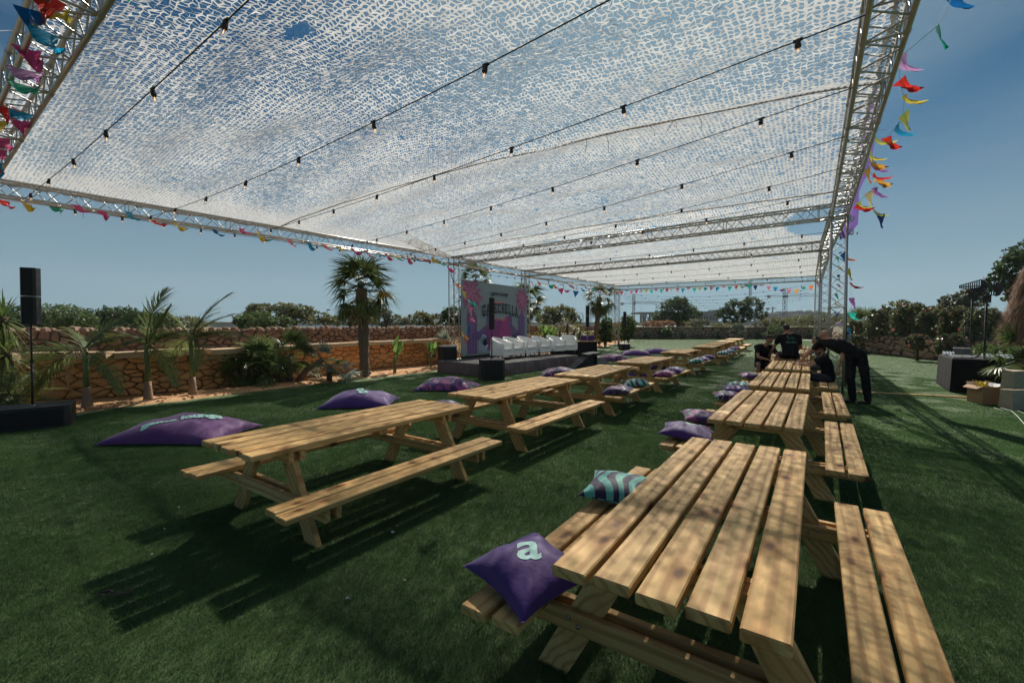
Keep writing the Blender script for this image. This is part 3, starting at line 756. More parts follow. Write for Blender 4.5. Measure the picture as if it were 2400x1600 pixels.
for kind, ti, side, al, yaw, lb, tx, _ in CU:
    p = on_table(ti, side, al, across=-.03 * side); s_ = .235 if lb.startswith('purple cushion with a pale') else .29 if ti in (0, 1) else .27
    cushion(kind, p + Vector((0, 0, .004)), A(ti) + R(yaw), lb, size=s_, T=.11, txt=tx, tilt=(0, R(6) * side * -1), trot=R(-38) if tx == 'a' else R(120), tat=(.02, .03), tsize=.28)
    if lb.startswith('purple cushion with a pale'):
        q = bpy.data.objects[-1] if False else [o_ for o_ in C.objects if o_.get('label') == lb][0]; q.rotation_mode = 'QUATERNION'; q.rotation_quaternion = (Matrix.Rotation(R(7), 3, 'X') @ Matrix.Rotation(R(38), 3, 'Z')).to_quaternion(); q.location.z += .02
FC = [  # pixel centre on the ground, half sizes, yaw, kind, text, label
 (436, 1022, .82, .60, -20, 'plum', 'game lounge', 'big plum floor cushion with the printed words game lounge, nearest on the left lawn'),
 (846, 948, .72, .55, -15, 'purple', 'g', 'big purple floor cushion with a pale letter, behind the nearest left table'),
 (1050, 911, .78, .60, -25, 'multi', None, 'big multicoloured floor cushion in front of the stage speaker'),
 (1316, 883, .70, .55, -25, 'multi', None, 'multicoloured floor cushion below the stage, behind the third left table'),
 (1437, 845, .75, .55, -25, 'multi', None, 'multicoloured floor cushion right of the stage wedge'),
 (1490, 832, .80, .55, -30, 'purple', None, 'long purple floor cushion left of two behind the fifth left table'),
 (1540, 828, .80, .55, -30, 'purple', None, 'purple floor cushion right of two behind the fifth left table'),
 (1490, 880, .60, .5, -20, 'purple', None, 'purple floor cushion showing under the fourth left table'),
 (1528, 864, .60, .5, -20, 'purple', None, 'purple floor cushion glimpsed behind the legs of the fourth left table')]
for x, y, a_, b_, yaw, kind, tx, lb in FC:
    cushion(kind, P(x, y, 0) + Vector((0, 0, .002)), R(yaw) + R(20), lb, size=a_, b=b_, T=.27, group='floor cushions on the lawn', txt=tx, name='floor_cushion', under=.12, trot=R(34), tat=(.04, -.10) if tx and len(tx) > 2 else (.0, -.06), tsize=.19 if tx and len(tx) > 2 else .42, grid=.06)
# ------------------------------------------------------------------ festoon light strings
def glass_mat():
    m = NM('bulb_glass'); m.base((1,1,1), .03, 0); m.b.inputs['Transmission Weight'].default_value = 1.0; m.b.inputs['IOR'].default_value = 1.12; return m.m
glass_mat()
def fil_mat():
    m = NM('filament'); m.base((.9,.5,.2), .5); m.b.inputs['Emission Color'].default_value = (1,.55,.22,1); m.b.inputs['Emission Strength'].default_value = 1.3; return m.m
fil_mat()
sk = MB(); sk.lathe([(0,.012),(.016,.012),(.021,0),(.021,-.035),(.025,-.038),(.025,-.062),(.020,-.066),(0,-.066)], 10); sk.box((-.035,-.010,-.004),(.035,.010,.014)); sk = sk.mesh('lamp_socket', MT['black_rubber'])
bl = MB(); bl.lathe([(0,-.066),(.014,-.066),(.020,-.082),(.024,-.100),(.020,-.118),(.010,-.128),(0,-.130)], 10); bl = bl.mesh('bulb', MT['bulb_glass'], True)
fm = MB()
for dx in (-.006, .006): fm.tube((dx,0,-.072),(dx,0,-.108),.0022,5)
fm = fm.mesh('filament', MT['filament'])
def festoon(a, b, sag, n, label, ph=.5, r=.006, detail=True, group='light strings under the net', end=0):
    a = Vector(a); b = Vector(b); root = empty('light_string', a, 0, label, 'light string', group)
    fn = lambda t: a.lerp(b, t) - Vector((0, 0, sag * 4 * t * (1 - t)))
    m = MB(); m.path([fn(i / 26) - a for i in range(27)], r, 5); m.build('cable', MT['black_rubber'], root, True)
    rz = math.atan2(b.y - a.y, b.x - a.x)
    for k in range(n):
        p = fn((k + ph) / n) - a; sw = random.uniform(-.25, .25)
        s_ = inst('lamp_socket', sk, root, p, (sw, random.uniform(-.12, .12), rz))
        if detail:
            inst('bulb', bl, s_); inst('filament', fm, s_)
    return root
ZL = 4.10
def lb(x, y, z=ZL): q = P(x, y, z); return q
ends = [((-9.55, 8.75), (1.15, 1.10), .12, 8, 'light string nearest the camera, crossing the upper left of the net'),
        ((-8.42, 10.25), (1.98, 2.30), .22, 8, 'second light string from the camera under the net'),
        ((-6.95, 12.05), (2.80, 3.55), .10, 8, 'third light string, running to the top right corner of the view'),
        ((-5.35, 14.10), (3.52, 4.62), .12, 8, 'fourth light string under the net, just past the seam'),
        ((-4.05, 15.85), (4.33, 5.80), .14, 8, 'fifth light string under the net'),
        ((-3.15, 17.05), (5.14, 6.98), .16, 8, 'sixth light string, last but one before the first cross beam'),
        ((-2.55, 17.85), (5.92, 8.15), .14, 8, 'light string that joins the first cross beam, last of the front bay')]
for i, (a, b, sg, n, lbl) in enumerate(ends): festoon((*a, ZL + .02), (*b, ZL + .02), sg, n, lbl, ph=(.5,.3,.7,.45,.6,.35,.5)[i])
# along the left beam and behind the first cross beam
festoon((-9.3, 9.0, 4.06), (-2.45, 17.9, 4.06), .03, 15, 'light string strapped along the underside of the long left beam')
mid = [(L1, R1, .12), (L1, R1, .5), (L1, R1, .85)]
for k, t in enumerate((.30, .75)):
    a = lerp(L1, L2, t); b = lerp(R1, R2, t); festoon((a.x, a.y, ZL), (b.x, b.y, ZL), .12, 9, ('light string under the narrow bay, closer to the front of it', 'light string under the narrow bay, closer to its back')[k])
for k in range(5):
    t = .12 + .19 * k; a = lerp(L2, L3, t); b = lerp(R2, R3, t)
    festoon((a.x, a.y, ZL), (b.x, b.y, ZL), .12, 8, 'light string under the farthest net, %s from its front' % ('first', 'second', 'third', 'fourth', 'fifth')[k], detail=False)
# strings slung over the open lawn behind the frame
for k in range(5):
    e = Vector((19.5 + 2.6 * k, 29 + 4.0 * k, 4.3)); a = Vector((L3.x + .6 * k * 1.3, L3.y + 2.2 * k, 3.95 - .05 * k))
    festoon(a, e, .55 + .05 * k, 11, 'light string over the open lawn behind the frame, %s one back' % ('nearest', 'second', 'third', 'fourth', 'farthest')[k], detail=False, group='light strings over the open lawn', r=.008)
festoon((-2.3, 18.6, 4.0), (.7, 22.6, 3.98), .05, 8, 'double light string between the two left posts', r=.006)

# ------------------------------------------------------------------ bunting
FCOL = dict(pink=(.50,.055,.19), rose=(.62,.22,.32), red=(.62,.035,.025), orange=(.70,.20,.03), yellow=(.58,.45,.06), lime=(.45,.48,.10), green=(.015,.32,.20), teal=(.02,.42,.34), blue=(.006,.11,.33), sky=(.01,.25,.45), purple=(.26,.09,.32), lilac=(.45,.24,.46), cream=(.60,.52,.24), navy=(.01,.03,.12), amber=(.66,.34,.06))
for k, c in FCOL.items():
    m = NM('flag_' + k); n = m.noise(m.coord(rnd=True), 14, 2); m.base(m.mix(n, tuple(q * .85 for q in c), c), .5, 0, .3); m.translucent(.45, tuple(min(1, q * 1.25) for q in c))
def flag_mesh(style, seed, Lf=.30, Wd=.20):
    "triangular pennant hanging from its short side at the origin; style 0 hang, 1 blown sideways, 2 twisted"
    r = random.Random(seed); N = 7; V = []; Fa = []
    amp = (.02, .045, .07)[style]; ph = r.uniform(0, 6); blow = (.15, 1.05, .8)[style] + r.uniform(-.2, .2); tw = (.1, .4, 1.6)[style] * r.uniform(.6, 1.3)
    for i in range(N + 1):
        t = i / N; x = math.sin(blow * (.4 + .6 * t)) * Lf * t; z = -math.cos(blow * (.4 + .6 * t)) * Lf * t
        a = tw * t
        for j in range(4):
            s = (j / 3 - .5) * Wd * (1 - t * .97); fold = amp * math.sin(ph + t * 5 + j * 1.7) * (t * .8 + .2)
            V.append((x + fold, s * math.cos(a) , z + s * math.sin(a) * .7 + fold * .5))
    for i in range(N):
        for j in range(3): Fa.append((i*4+j, i*4+j+1, (i+1)*4+j+1, (i+1)*4+j))
    return V, Fa
fmesh = {}
def flag_me(col, style, seed, L_, W_):
    k = (col, style, seed, L_, W_)
    if k not in fmesh:
        V, Fa = flag_mesh(style, seed, L_, W_); fmesh[k] = npmesh('flag', np.array(V), np.array(Fa), MT['flag_' + col], True)
    return fmesh[k]
def bunting(pts, cols, label, style=0, blow=None, L_=.28, W_=.20, r=.003, group='strings of coloured bunting'):
    "pts: world points where the flags hang"
    root = empty('bunting', pts[0], 0, label, 'bunting', group); o = Vector(pts[0])
    m = MB(); m.path([Vector(p) - o for p in pts], r, 4); m.build('line', MT['cord'], root)
    for i, p in enumerate(pts):
        if i >= len(cols) or not cols[i]: continue
        q = Vector(pts[min(i + 1, len(pts) - 1)]) - Vector(pts[max(i - 1, 0)]); rz = math.atan2(q.y, q.x) - math.pi / 2
        st = style if isinstance(style, int) else style[i % len(style)]
        if blow is not None: rz = blow + random.uniform(-.35, .35)
        inst('flag', flag_me(cols[i], st, i % 4 + st * 10, L_, W_), root, Vector(p) - o, (random.uniform(-.2,.2), random.uniform(-.2,.2), rz))
    return root
def beampx(lst, zz=4.06):
    return [P(x, y, zz) for x, y in lst]
WIND = R(-10)                                   # flags stream towards +x
# along the long left beam
bl_ = [(8,474,'red'),(60,480,'yellow'),(128,489,'green'),(176,484,'pink'),(240,500,'pink'),(300,500,'sky'),(358,520,'red'),(413,528,'yellow'),(505,543,'blue'),(565,540,'pink'),(606,548,'yellow'),(612,560,'green'),(680,566,'rose'),(725,573,'sky'),(762,577,'red'),(797,583,'yellow'),(830,590,'pink'),(862,594,'pink'),(888,597,'sky'),(908,600,'red'),(920,600,'yellow'),(930,604,'green'),(957,604,'pink'),(974,604,'blue'),(992,608,'red'),(1014,606,'yellow'),(1032,616,'green')]
bunting([P(x, y - 6, 4.08) + Vector((-.05,.05,0)) for x, y, c in bl_], [c for *_, c in bl_], 'coloured bunting blown flat along the underside of the long left beam', style=(1, 2, 1), blow=WIND, L_=.34, W_=.18)
# down the left post of the first cross beam
bp = [(1048,622,'pink'),(1057,642,'blue'),(1072,664,'orange'),(1087,682,'yellow'),(1098,702,'teal'),(1103,719,'rose'),(1103,744,'pink'),(1098,762,'blue'),(1083,778,'yellow'),(1088,787,'red')]
bunting([PD(x, y, 16.6 - .1 * i) for i, (x, y, c) in enumerate(bp)], [c for *_, c in bp], 'bunting hanging in a loose tail down the left post by the stage', style=(2, 0, 1, 0), blow=WIND, L_=.34, W_=.30)
# near beam, top left corner
bn = [(262,-30,'green'),(130,25,'yellow'),(112,-8,'red'),(76,22,'blue'),(100,70,'sky'),(62,112,'pink'),(48,160,'lilac'),(45,196,'green'),(22,250,'red'),(52,262,'sky'),(-8,280,'yellow'),(52,282,'pink'),(-4,322,'pink'),(-10,350,'pink'),(-14,372,'sky'),(-12,392,'red'),(-14,410,'yellow')]
root_pts = []
for i, (x, y, c) in enumerate(bn):
    root_pts.append(P(x, y, 4.02 + .08 * (i % 3)))
bunting(root_pts, [c for *_, c in bn], 'bunting wound through the truss at the top left corner', style=(1, 1, 2), blow=R(-35), L_=.42, W_=.20)
# outside the right beam
br = [(2236,-14,6.0,'blue'),(2196,62,5.7,'green'),(2110,134,5.9,'lilac'),(2108,188,6.5,'red'),(2118,224,7.0,'yellow'),(2118,266,7.4,'lime'),(2100,298,7.8,'sky'),(2078,322,8.1,'red'),(2052,326,8.2,'lime'),(2040,342,8.4,'lime'),(2036,358,8.6,'yellow'),(2040,374,8.8,'amber'),(2046,382,8.9,'purple'),(2032,396,9.0,'amber'),(2046,410,9.1,'red'),(2058,420,9.2,'amber'),(2050,440,9.4,'purple'),(2036,450,9.5,'cream'),(2010,474,9.7,'lime'),(2006,482,9.8,'red'),(2046,490,9.9,'lime'),(2064,502,9.9,'navy')]
bunting([PD(x, y, D) for x, y, D, c in br], [c for *_, c in br], 'large bunting blown out into the sky beside the long right beam', style=(1, 0, 1, 2), blow=R(-20), L_=.31, W_=.26, r=.004)
bq = [(1974,590,10.3,'blue'),(1980,598,10.3,'orange'),(1988,630,10.4,'yellow'),(1992,662,10.5,'red'),(1996,698,10.6,'purple'),(1996,733,10.7,'teal'),(1990,768,10.6,'sky')]
bunting([PD(x, y, D) for x, y, D, c in bq], [c for *_, c in bq], 'string of flags falling outside the right post', style=(0, 1), blow=R(-8), L_=.28, W_=.24)
bunting([PD(1962 + 4 * math.sin(k), 600 + 22 * k, 15.5) for k in range(8)], ['teal','cream','blue','rose','teal','yellow','blue','lilac'], 'flags seen through the lattice of the right post', style=(0, 1), blow=R(-8), L_=.22, W_=.2)
# farthest beam
cc = ['cream','red','sky','rose','pink','rose','yellow','teal','rose','teal','red','cream','rose','sky','rose','teal','cream','teal','rose','sky','rose','teal','orange','cream','teal','navy','rose','rose','sky','purple','rose','amber','teal','orange','rose']
nfar = 35; pts = []
for i in range(nfar):
    t = i / (nfar - 1); p = lerp(L3, R3, t); e = max(0, (t - .78) / .22); pts.append(Vector((p.x, p.y, 4.07 - .34 * math.sin(math.pi * e) * (1 if e > 0 else 0) - .05 * (i % 2))))
bunting(pts, cc, 'small bunting strung along the farthest cross beam', style=(0, 0, 1), L_=.30, W_=.26)
# left beam of the far bay, with a loose tail
cc2 = ['teal','orange','orange','yellow','blue','orange','pink','teal','rose','red','pink','sky','red','pink','teal','pink','red','yellow','sky','cream','red','blue']
bunting([Vector((lerp(L2, L3, i / 21).x, lerp(L2, L3, i / 21).y, 4.06 - .12 * (i % 2))) for i in range(22)], cc2, 'bunting along the left beam of the far bay', style=(1, 0, 2), blow=WIND, L_=.34, W_=.30)
bunting([PD(x, y, 24) for x, y in ((1262,655),(1292,668),(1314,676),(1330,680),(1350,682))], [None,'teal','pink','pink','blue'], 'loose tail of four flags swinging out from the far bay beam', style=(0, 1), L_=.36, W_=.34)
# ties and stray strings
def strays():
    for a, b, lb_ in (((2096,298,7.0),(2118,283,7.2),'short pale tie sticking out beside the right beam, upper one'), ((2040,310,8.0),(2078,304,8.1),'short pale tie sticking out beside the right beam, middle one'), ((2062,247,7.4),(2080,232,7.4),'short pale tie pointing up beside the right beam')):
        m = MB(); p = PD(*a); q = PD(*b); m.path([p, (p+q)/2 + Vector((0,0,.01)), q], .004, 4); tag(m.build('cable_tie', MT['zip_tie']), lb_, 'cable tie', 'cable ties on the right beam')
    m = MB(); m.path([PD(-30, 74, 4.6), PD(20, 72, 4.8), PD(50, 74, 4.9)], .004, 4); tag(m.build('stray_string', MT['zip_tie']), 'thin white cord running off the top left of the truss', 'cord')
    for k, x in enumerate((56, 142, 195)):
        p = P(x, 468 + x * .16, 4.2); m = MB(); m.tube(p + Vector((0,0,.16)), p - Vector((0,0,.12)), .006, 4); tag(m.build('cable_tie', MT['zip_tie']), 'white tie hanging in the left beam, %s from the left' % ('first','second','third')[k], 'cable tie', 'cable ties on the left beam')
strays()
# purple feather banner behind the right beam
def banner():
    root = empty('feather_banner', (9.07, 12.0, 0), 0, 'tall purple feather banner with pale lettering rising behind the right beam', 'banner')
    o = Vector((9.07, 12.0, 0)); D = 12.0
    left = [(1968,562),(1966,530),(1975,500),(1985,440),(1996,390),(2010,340),(2025,290),(2042,235),(2058,205)]
    right = [(1986,556),(2011,525),(2013,490),(2013,452),(2022,430),(2034,408),(2048,345),(2056,290),(2066,205)]
    V = []; N = 5
    for i, (l, r_) in enumerate(zip(left, right)):
        for j in range(N):
            t = j / (N - 1); x = l[0] + (r_[0] - l[0]) * t; y = l[1] + (r_[1] - l[1]) * t
            V.append(PD(x, y, D + .12 * math.sin(i * 1.3 + j * .9)) - o)
    Fa = [(i*N+j, i*N+j+1, (i+1)*N+j+1, (i+1)*N+j) for i in range(len(left) - 1) for j in range(N - 1)]
    simple('banner_purple', (.17,.10,.32), .6, 0, .12, 6, .1, trans=.4)
    inst('sail', npmesh('sail', np.array(V), np.array(Fa), MT['banner_purple'], True), root)
    m = MB(); m.path([Vector((0,0,0)), PD(1985, 620, D) - o, PD(1984, 560, D) - o, PD(1990, 500, D) - o], .022, 6); m.build('pole', MT['black_paint'], root)
    simple('banner_print', (.60,.58,.68), .7, 0, .03, 6, 0)
    for ch, x, y, s_ in (('g',1996,548-4,.26),('e',1992,512,.26),('a',2003,428-6,.28),('m',2022,386,.26),('l',2020,352,.22)):
        me = text_mesh(ch, s_ * 1.5, .002, .008); me.materials.clear(); me.materials.append(MT['banner_print'])
        q = inst('lettering', me, root, PD(x, y, D - .16) - o, (R(90), R(-80), 0))
banner()
# ------------------------------------------------------------------ stage
AX = R(37.8); SU = azv(AX); SR = Vector((SU.y, -SU.x, 0)); SC0 = Vector((-.66, 14.02, 0))     # front left corner; SU along the front, -SR towards the back
def S3(a, b, z=0): return SC0 + SU * a - SR * b + Vector((0, 0, z))
simple('stage_skirt', (.12,.09,.10), .5, 0, .6, 1.6, .4, spec=.4)
m = MT['stage_skirt']
def stage():
    root = empty('stage', SC0, 0, 'low stage with a dark deck and a creased skirt, in front of the printed screen', 'stage')
    def bl(name, pts8, mat):
        m = MB(); m.add([q - SC0 for q in pts8], [(0,3,2,1),(4,5,6,7),(0,1,5,4),(1,2,6,5),(2,3,7,6),(3,0,4,7)]); return m.build(name, MT[mat], root)
    Ld, Dp = 5.6, 2.45
    bl('deck', [S3(0,0,.33),S3(Ld,0,.33),S3(Ld,Dp,.33),S3(0,Dp,.33),S3(0,0,.40),S3(Ld,0,.40),S3(Ld,Dp,.40),S3(0,Dp,.40)], 'deck')
    # skirt: pleated cloth hung round the front and the sides
    def skirt(a, b, nrm, amp, seed):
        L = (b - a).length; n = int(L / .035); V = []; Fa = []
        for i in range(n + 1):
            p = a.lerp(b, i / n)
            for k, z in enumerate((.385, .28, .15, .01)):
                w_ = amp * (k * .5 + .3) * (noise.noise((i * .22 + seed, k * .3, 0)) + .6 * noise.noise((i * .7, seed, k * .2)))
                q = p + nrm * (.012 + .04 * k / 3 + w_); V.append((q.x - SC0.x, q.y - SC0.y, z))
        for i in range(n):
            for k in range(3): Fa.append((i*4+k, i*4+k+1, (i+1)*4+k+1, (i+1)*4+k))
        inst('skirt', npmesh('skirt', np.array(V), np.array(Fa), MT['stage_skirt'], True), root)
    skirt(S3(0,0), S3(Ld,0), SR, .05, 1); skirt(S3(0,Dp), S3(0,0), -SU, .015, 4)
stage()

# ------------------------------------------------------------------ printed screen
TLs, TRs = Vector((-1.88, 17.0, 0)), Vector((.72, 21.1, 0))
def screen():
    SW = (TRs - TLs).length; d = (TRs - TLs).normalized(); z0, z1 = .46, 3.38; H = z1 - z0
    nrm = Vector((d.y, -d.x, 0))
    root = empty('stage_screen', TLs, math.atan2(d.y, d.x), 'large screen behind the stage showing an event poster with palms, cacti and lettering', 'screen')
    # local frame: x along the screen, y away from the audience, z up
    def cm(n, c, r=.5, e=.0):
        q = NM(n); q.base(c, r, 0, .25); q.b.inputs['Emission Color'].default_value = (*c, 1); q.b.inputs['Emission Strength'].default_value = e; return q.m
    E_ = .10
    cm('scr_bg', (.150,.195,.212), .5, E_); cm('scr_line', (.10,.17,.19), .5, E_ * .6); cm('scr_palm', (.19,.07,.14), .5, E_); cm('scr_palm2', (.27,.11,.18), .5, E_); cm('scr_cactus', (.085,.055,.14), .5, E_)
    cm('scr_cactus2', (.12,.075,.18), .5, E_); cm('scr_sun', (.13,.03,.12), .5, E_); cm('scr_sun2', (.20,.035,.13), .5, E_); cm('scr_ink', (.012,.014,.022), .5, 0); cm('scr_red', (.42,.10,.14), .5, E_); cm('scr_fern', (.02,.03,.07), .5, 0); cm('scr_pale', (.24,.34,.42), .5, E_)
    m = MB(); m.box((0, 0, z0), (SW, .10, z1)); m.build('screen_panel', MT['scr_bg'], root)
    m = MB()
    for x in (.5, SW / 2, SW - .5): m.box((x - .04, .12, 0), (x + .04, .2, z1 - .2)); m.box((x - .04, .2, 0), (x + .04, .9, .06)); 
    m.box((0, -.02, .02), (SW, .1, z0 - .01)); m.build('support_frame', MT['black_paint'], root)
    m = MB(); k = 0; z = z0 + .07
    while z < z1: m.box((0, -.0025, z), (SW, 0, z + .012)); z += .073
    m.build('slat_lines', MT['scr_line'], root)
    lay = [0]
    def poly(name, mat, polys):
        lay[0] += 1; y = -.004 - .0025 * lay[0]; m = MB()
        for pl in polys:
            n = len(pl); vs = [(x * SW, y, z0 + zz * H) for x, zz in pl] ; m.add(vs, [list(range(n))])
        o = m.build(name, MT[mat], root); return o
    asp = H / SW
    def circ(cx, cy, r, n=28, a0=0, a1=360, ry=None): return [(cx + r * math.cos(R(a0 + (a1 - a0) * i / (n - 1))) * asp, cy + (ry or r) * math.sin(R(a0 + (a1 - a0) * i / (n - 1)))) for i in range(n)]
    def frond(cx, cy, ang, L, wd=.05):
        c, s = math.cos(ang), math.sin(ang); out_ = []
        for i in range(9):
            t = i / 8; out_.append((t, wd * math.sin(math.pi * min(1, t * 1.05)) * (1 if i % 2 else .55)))
        pts = out_ + [(t, -w_) for t, w_ in out_[::-1]]
        return [(min(.998, max(.002, cx + (t * L * c - w_ * s - 0) * asp)), min(.998, max(.002, cy + (t * L * s + w_ * c) - .12 * t * t * L))) for t, w_ in pts]
    r = random.Random(3)
    fr = lambda cx, cy, L, n: [frond(cx, cy, R(-100 + 360 * i / n + r.uniform(-6, 6)), L * r.uniform(.7, 1.08), .022) for i in range(n)]
    poly('palm_motif', 'scr_palm', fr(.10, .84, .33, 34) + [[(.10,.84),(.12,.84),(.13,.40),(.09,.40)]])
    poly('palm_highlight', 'scr_palm2', fr(.10, .84, .25, 9))
    poly('palm_motif', 'scr_palm', fr(.90, .82, .26, 30) + [[(.89,.84),(.91,.84),(.92,.5),(.88,.5)]])
    poly('palm_highlight', 'scr_palm2', fr(.90, .82, .20, 8))
    # cacti
    def cactus(cx, w_, top, arm):
        ps = [[(cx - w_, .02), (cx + w_, .02)] + [(cx + w_ * math.cos(R(a)), top + w_ / asp * math.sin(R(a)) * .9) for a in range(0, 181, 20)]]
        d_ = arm; 
        ps.append([(cx, .30), (cx + d_ * .10, .33), (cx + d_ * .20, .42)] + [(cx + d_ * (.235 + .035 * math.cos(R(180 - a))), .52 + .045 * math.sin(R(a))) for a in range(0, 181, 30)] + [(cx + d_ * .265, .38), (cx + d_ * .20, .24), (cx + d_ * .08, .20), (cx, .20)])
        return ps
    poly('cactus_motif', 'scr_cactus', cactus(.115, .065, .50, 1)); poly('cactus_motif', 'scr_cactus2', [[(.10,.05),(.115,.05),(.115,.6),(.10,.6)], [(.14,.05),(.15,.05),(.15,.58),(.14,.58)], [(.07,.05),(.078,.05),(.078,.55),(.07,.55)]])
    poly('sun_motif', 'scr_sun', [circ(.47, .20, .30, 30, -28, 208)]); poly('sun_motif', 'scr_sun2', [[(.50,.06),(.52,.40),(.60,.52),(.68,.56),(.70,.40),(.69,.06)]])
    poly('cactus_motif', 'scr_cactus', cactus(.885, .06, .50, -.85)); poly('cactus_motif', 'scr_cactus2', [[(.87,.05),(.88,.05),(.88,.62),(.87,.62)], [(.91,.05),(.92,.05),(.92,.6),(.91,.6)]])
    def fernp(cx, cy, n, L, w_=.008, sp=1): 
        out_ = []
        for i in range(n):
            a = R(25 + 130 * i / (n - 1)); pts = [(cx + t * L * math.cos(a) * asp, cy + t * L * math.sin(a) - .25 * t * t * L) for t in (0,.3,.6,.85,1)]
            out_.append([(x - w_ * (1 - k / 4), z_) for k, (x, z_) in enumerate(pts)] + [(x + w_ * (1 - k / 4), z_) for k, (x, z_) in list(enumerate(pts))[::-1]])
        return out_
    poly('leaf_motif', 'scr_pale', [[(.20,.05),(.21,.20),(.26,.28),(.31,.26),(.33,.12),(.30,.03)]])
    poly('leaf_motif', 'scr_fern', fernp(.29, .12, 11, .24) + [[(.205 + .011 * i, .04), (.209 + .011 * i, .04), (.224 + .011 * i, .26 - .01 * abs(i - 4)), (.220 + .011 * i, .26 - .01 * abs(i - 4))] for i in range(9)])
    poly('leaf_motif', 'scr_fern', fernp(.755, .12, 10, .22))
    # lettering
    lay[0] += 1
    def txt(s_, x, zf, size, mat, bold=0, sp=1.0, name='lettering'):
        me = text_mesh(s_, size, .001, bold, sp); me.materials.clear(); me.materials.append(MT[mat]); return inst(name, me, root, (x * SW, -.055, z0 + zf * H), (R(90), 0, 0))
    txt('game lounge', .51, .865, .25, 'scr_ink', .006); txt('WELCOME TO', .50, .735, .13, 'scr_red', .004, 1.1); txt('team gathering 2021', .50, .49, .13, 'scr_red', .003, 1.05)
    # slab letters set on an arch
    G = {'G': [(0,.1,.28,.9),(.1,0,.8,.2),(.1,.8,.8,1),(.62,.1,.86,.45),(.5,.35,.95,.5),(.66,.66,.84,1)], 'A': 'A', 'M': 'M',
         'E': [(.08,0,.32,1),(0,0,.85,.18),(0,.82,.85,1),(.2,.42,.6,.58),(.7,0,.85,.34),(.7,.66,.85,1),(.52,.32,.62,.68)], 'C': [(0,.1,.26,.9),(.1,0,.8,.2),(.1,.8,.8,1),(.66,.62,.84,1),(.7,.06,.84,.3)],
         'H': [(.1,0,.32,1),(.62,0,.84,1),(.2,.42,.7,.58),(0,0,.42,.14),(0,.86,.42,1),(.52,0,.94,.14),(.52,.86,.94,1)], 'L': [(.1,0,.34,1),(0,0,.85,.16),(0,.86,.46,1),(.68,0,.85,.36)]}
    word = 'GAMECHELLA'; m = MB(); wl = .30; hh = .42
    for i, ch in enumerate(word):
        t = (i - 4.5) / 4.5; x0 = .245 * SW + i * (.057 * SW) + 0; zb_ = z0 + H * (.585 - .055 * t * t) ; hgt = hh * (1 + .12 * t * t); ww = .052 * SW; tilt = -t * .16
        def pt(a, b): return (x0 + a * ww + (b - .5) * 0, -.055 - .002 * (i % 2), zb_ + b * hgt + (a - .5) * ww * tilt)
        if G[ch] == 'A':
            for q in ([(.0,0),(.24,0),(.56,1),(.36,1)], [(.36,1),(.60,1),(.98,0),(.70,0)], [(.25,.25),(.7,.25),(.7,.40),(.25,.40)], [(-.06,0),(.38,0),(.38,.13),(-.06,.13)], [(.6,0),(1.04,0),(1.04,.13),(.6,.13)], [(.3,.88),(.66,.88),(.66,1),(.3,1)]): m.add([pt(*e) for e in q], [(0,1,2,3)])
        elif G[ch] == 'M':
            for q in ([(.08,0),(.26,0),(.26,1),(.08,1)], [(.80,0),(1.0,0),(1.0,1),(.80,1)], [(.12,1),(.36,1),(.60,.25),(.48,.1)], [(.96,1),(.76,1),(.48,.1),(.60,.1)], [(-.02,0),(.38,0),(.38,.13),(-.02,.13)], [(.68,0),(1.1,0),(1.1,.13),(.68,.13)]): m.add([pt(*e) for e in q], [(0,1,2,3)])
        else:
            for a, b, c, d_ in G[ch]: m.add([pt(a, b), pt(c, b), pt(c, d_), pt(a, d_)], [(0,1,2,3)])
    o = m.build('lettering', MT['scr_ink'], root)
screen()

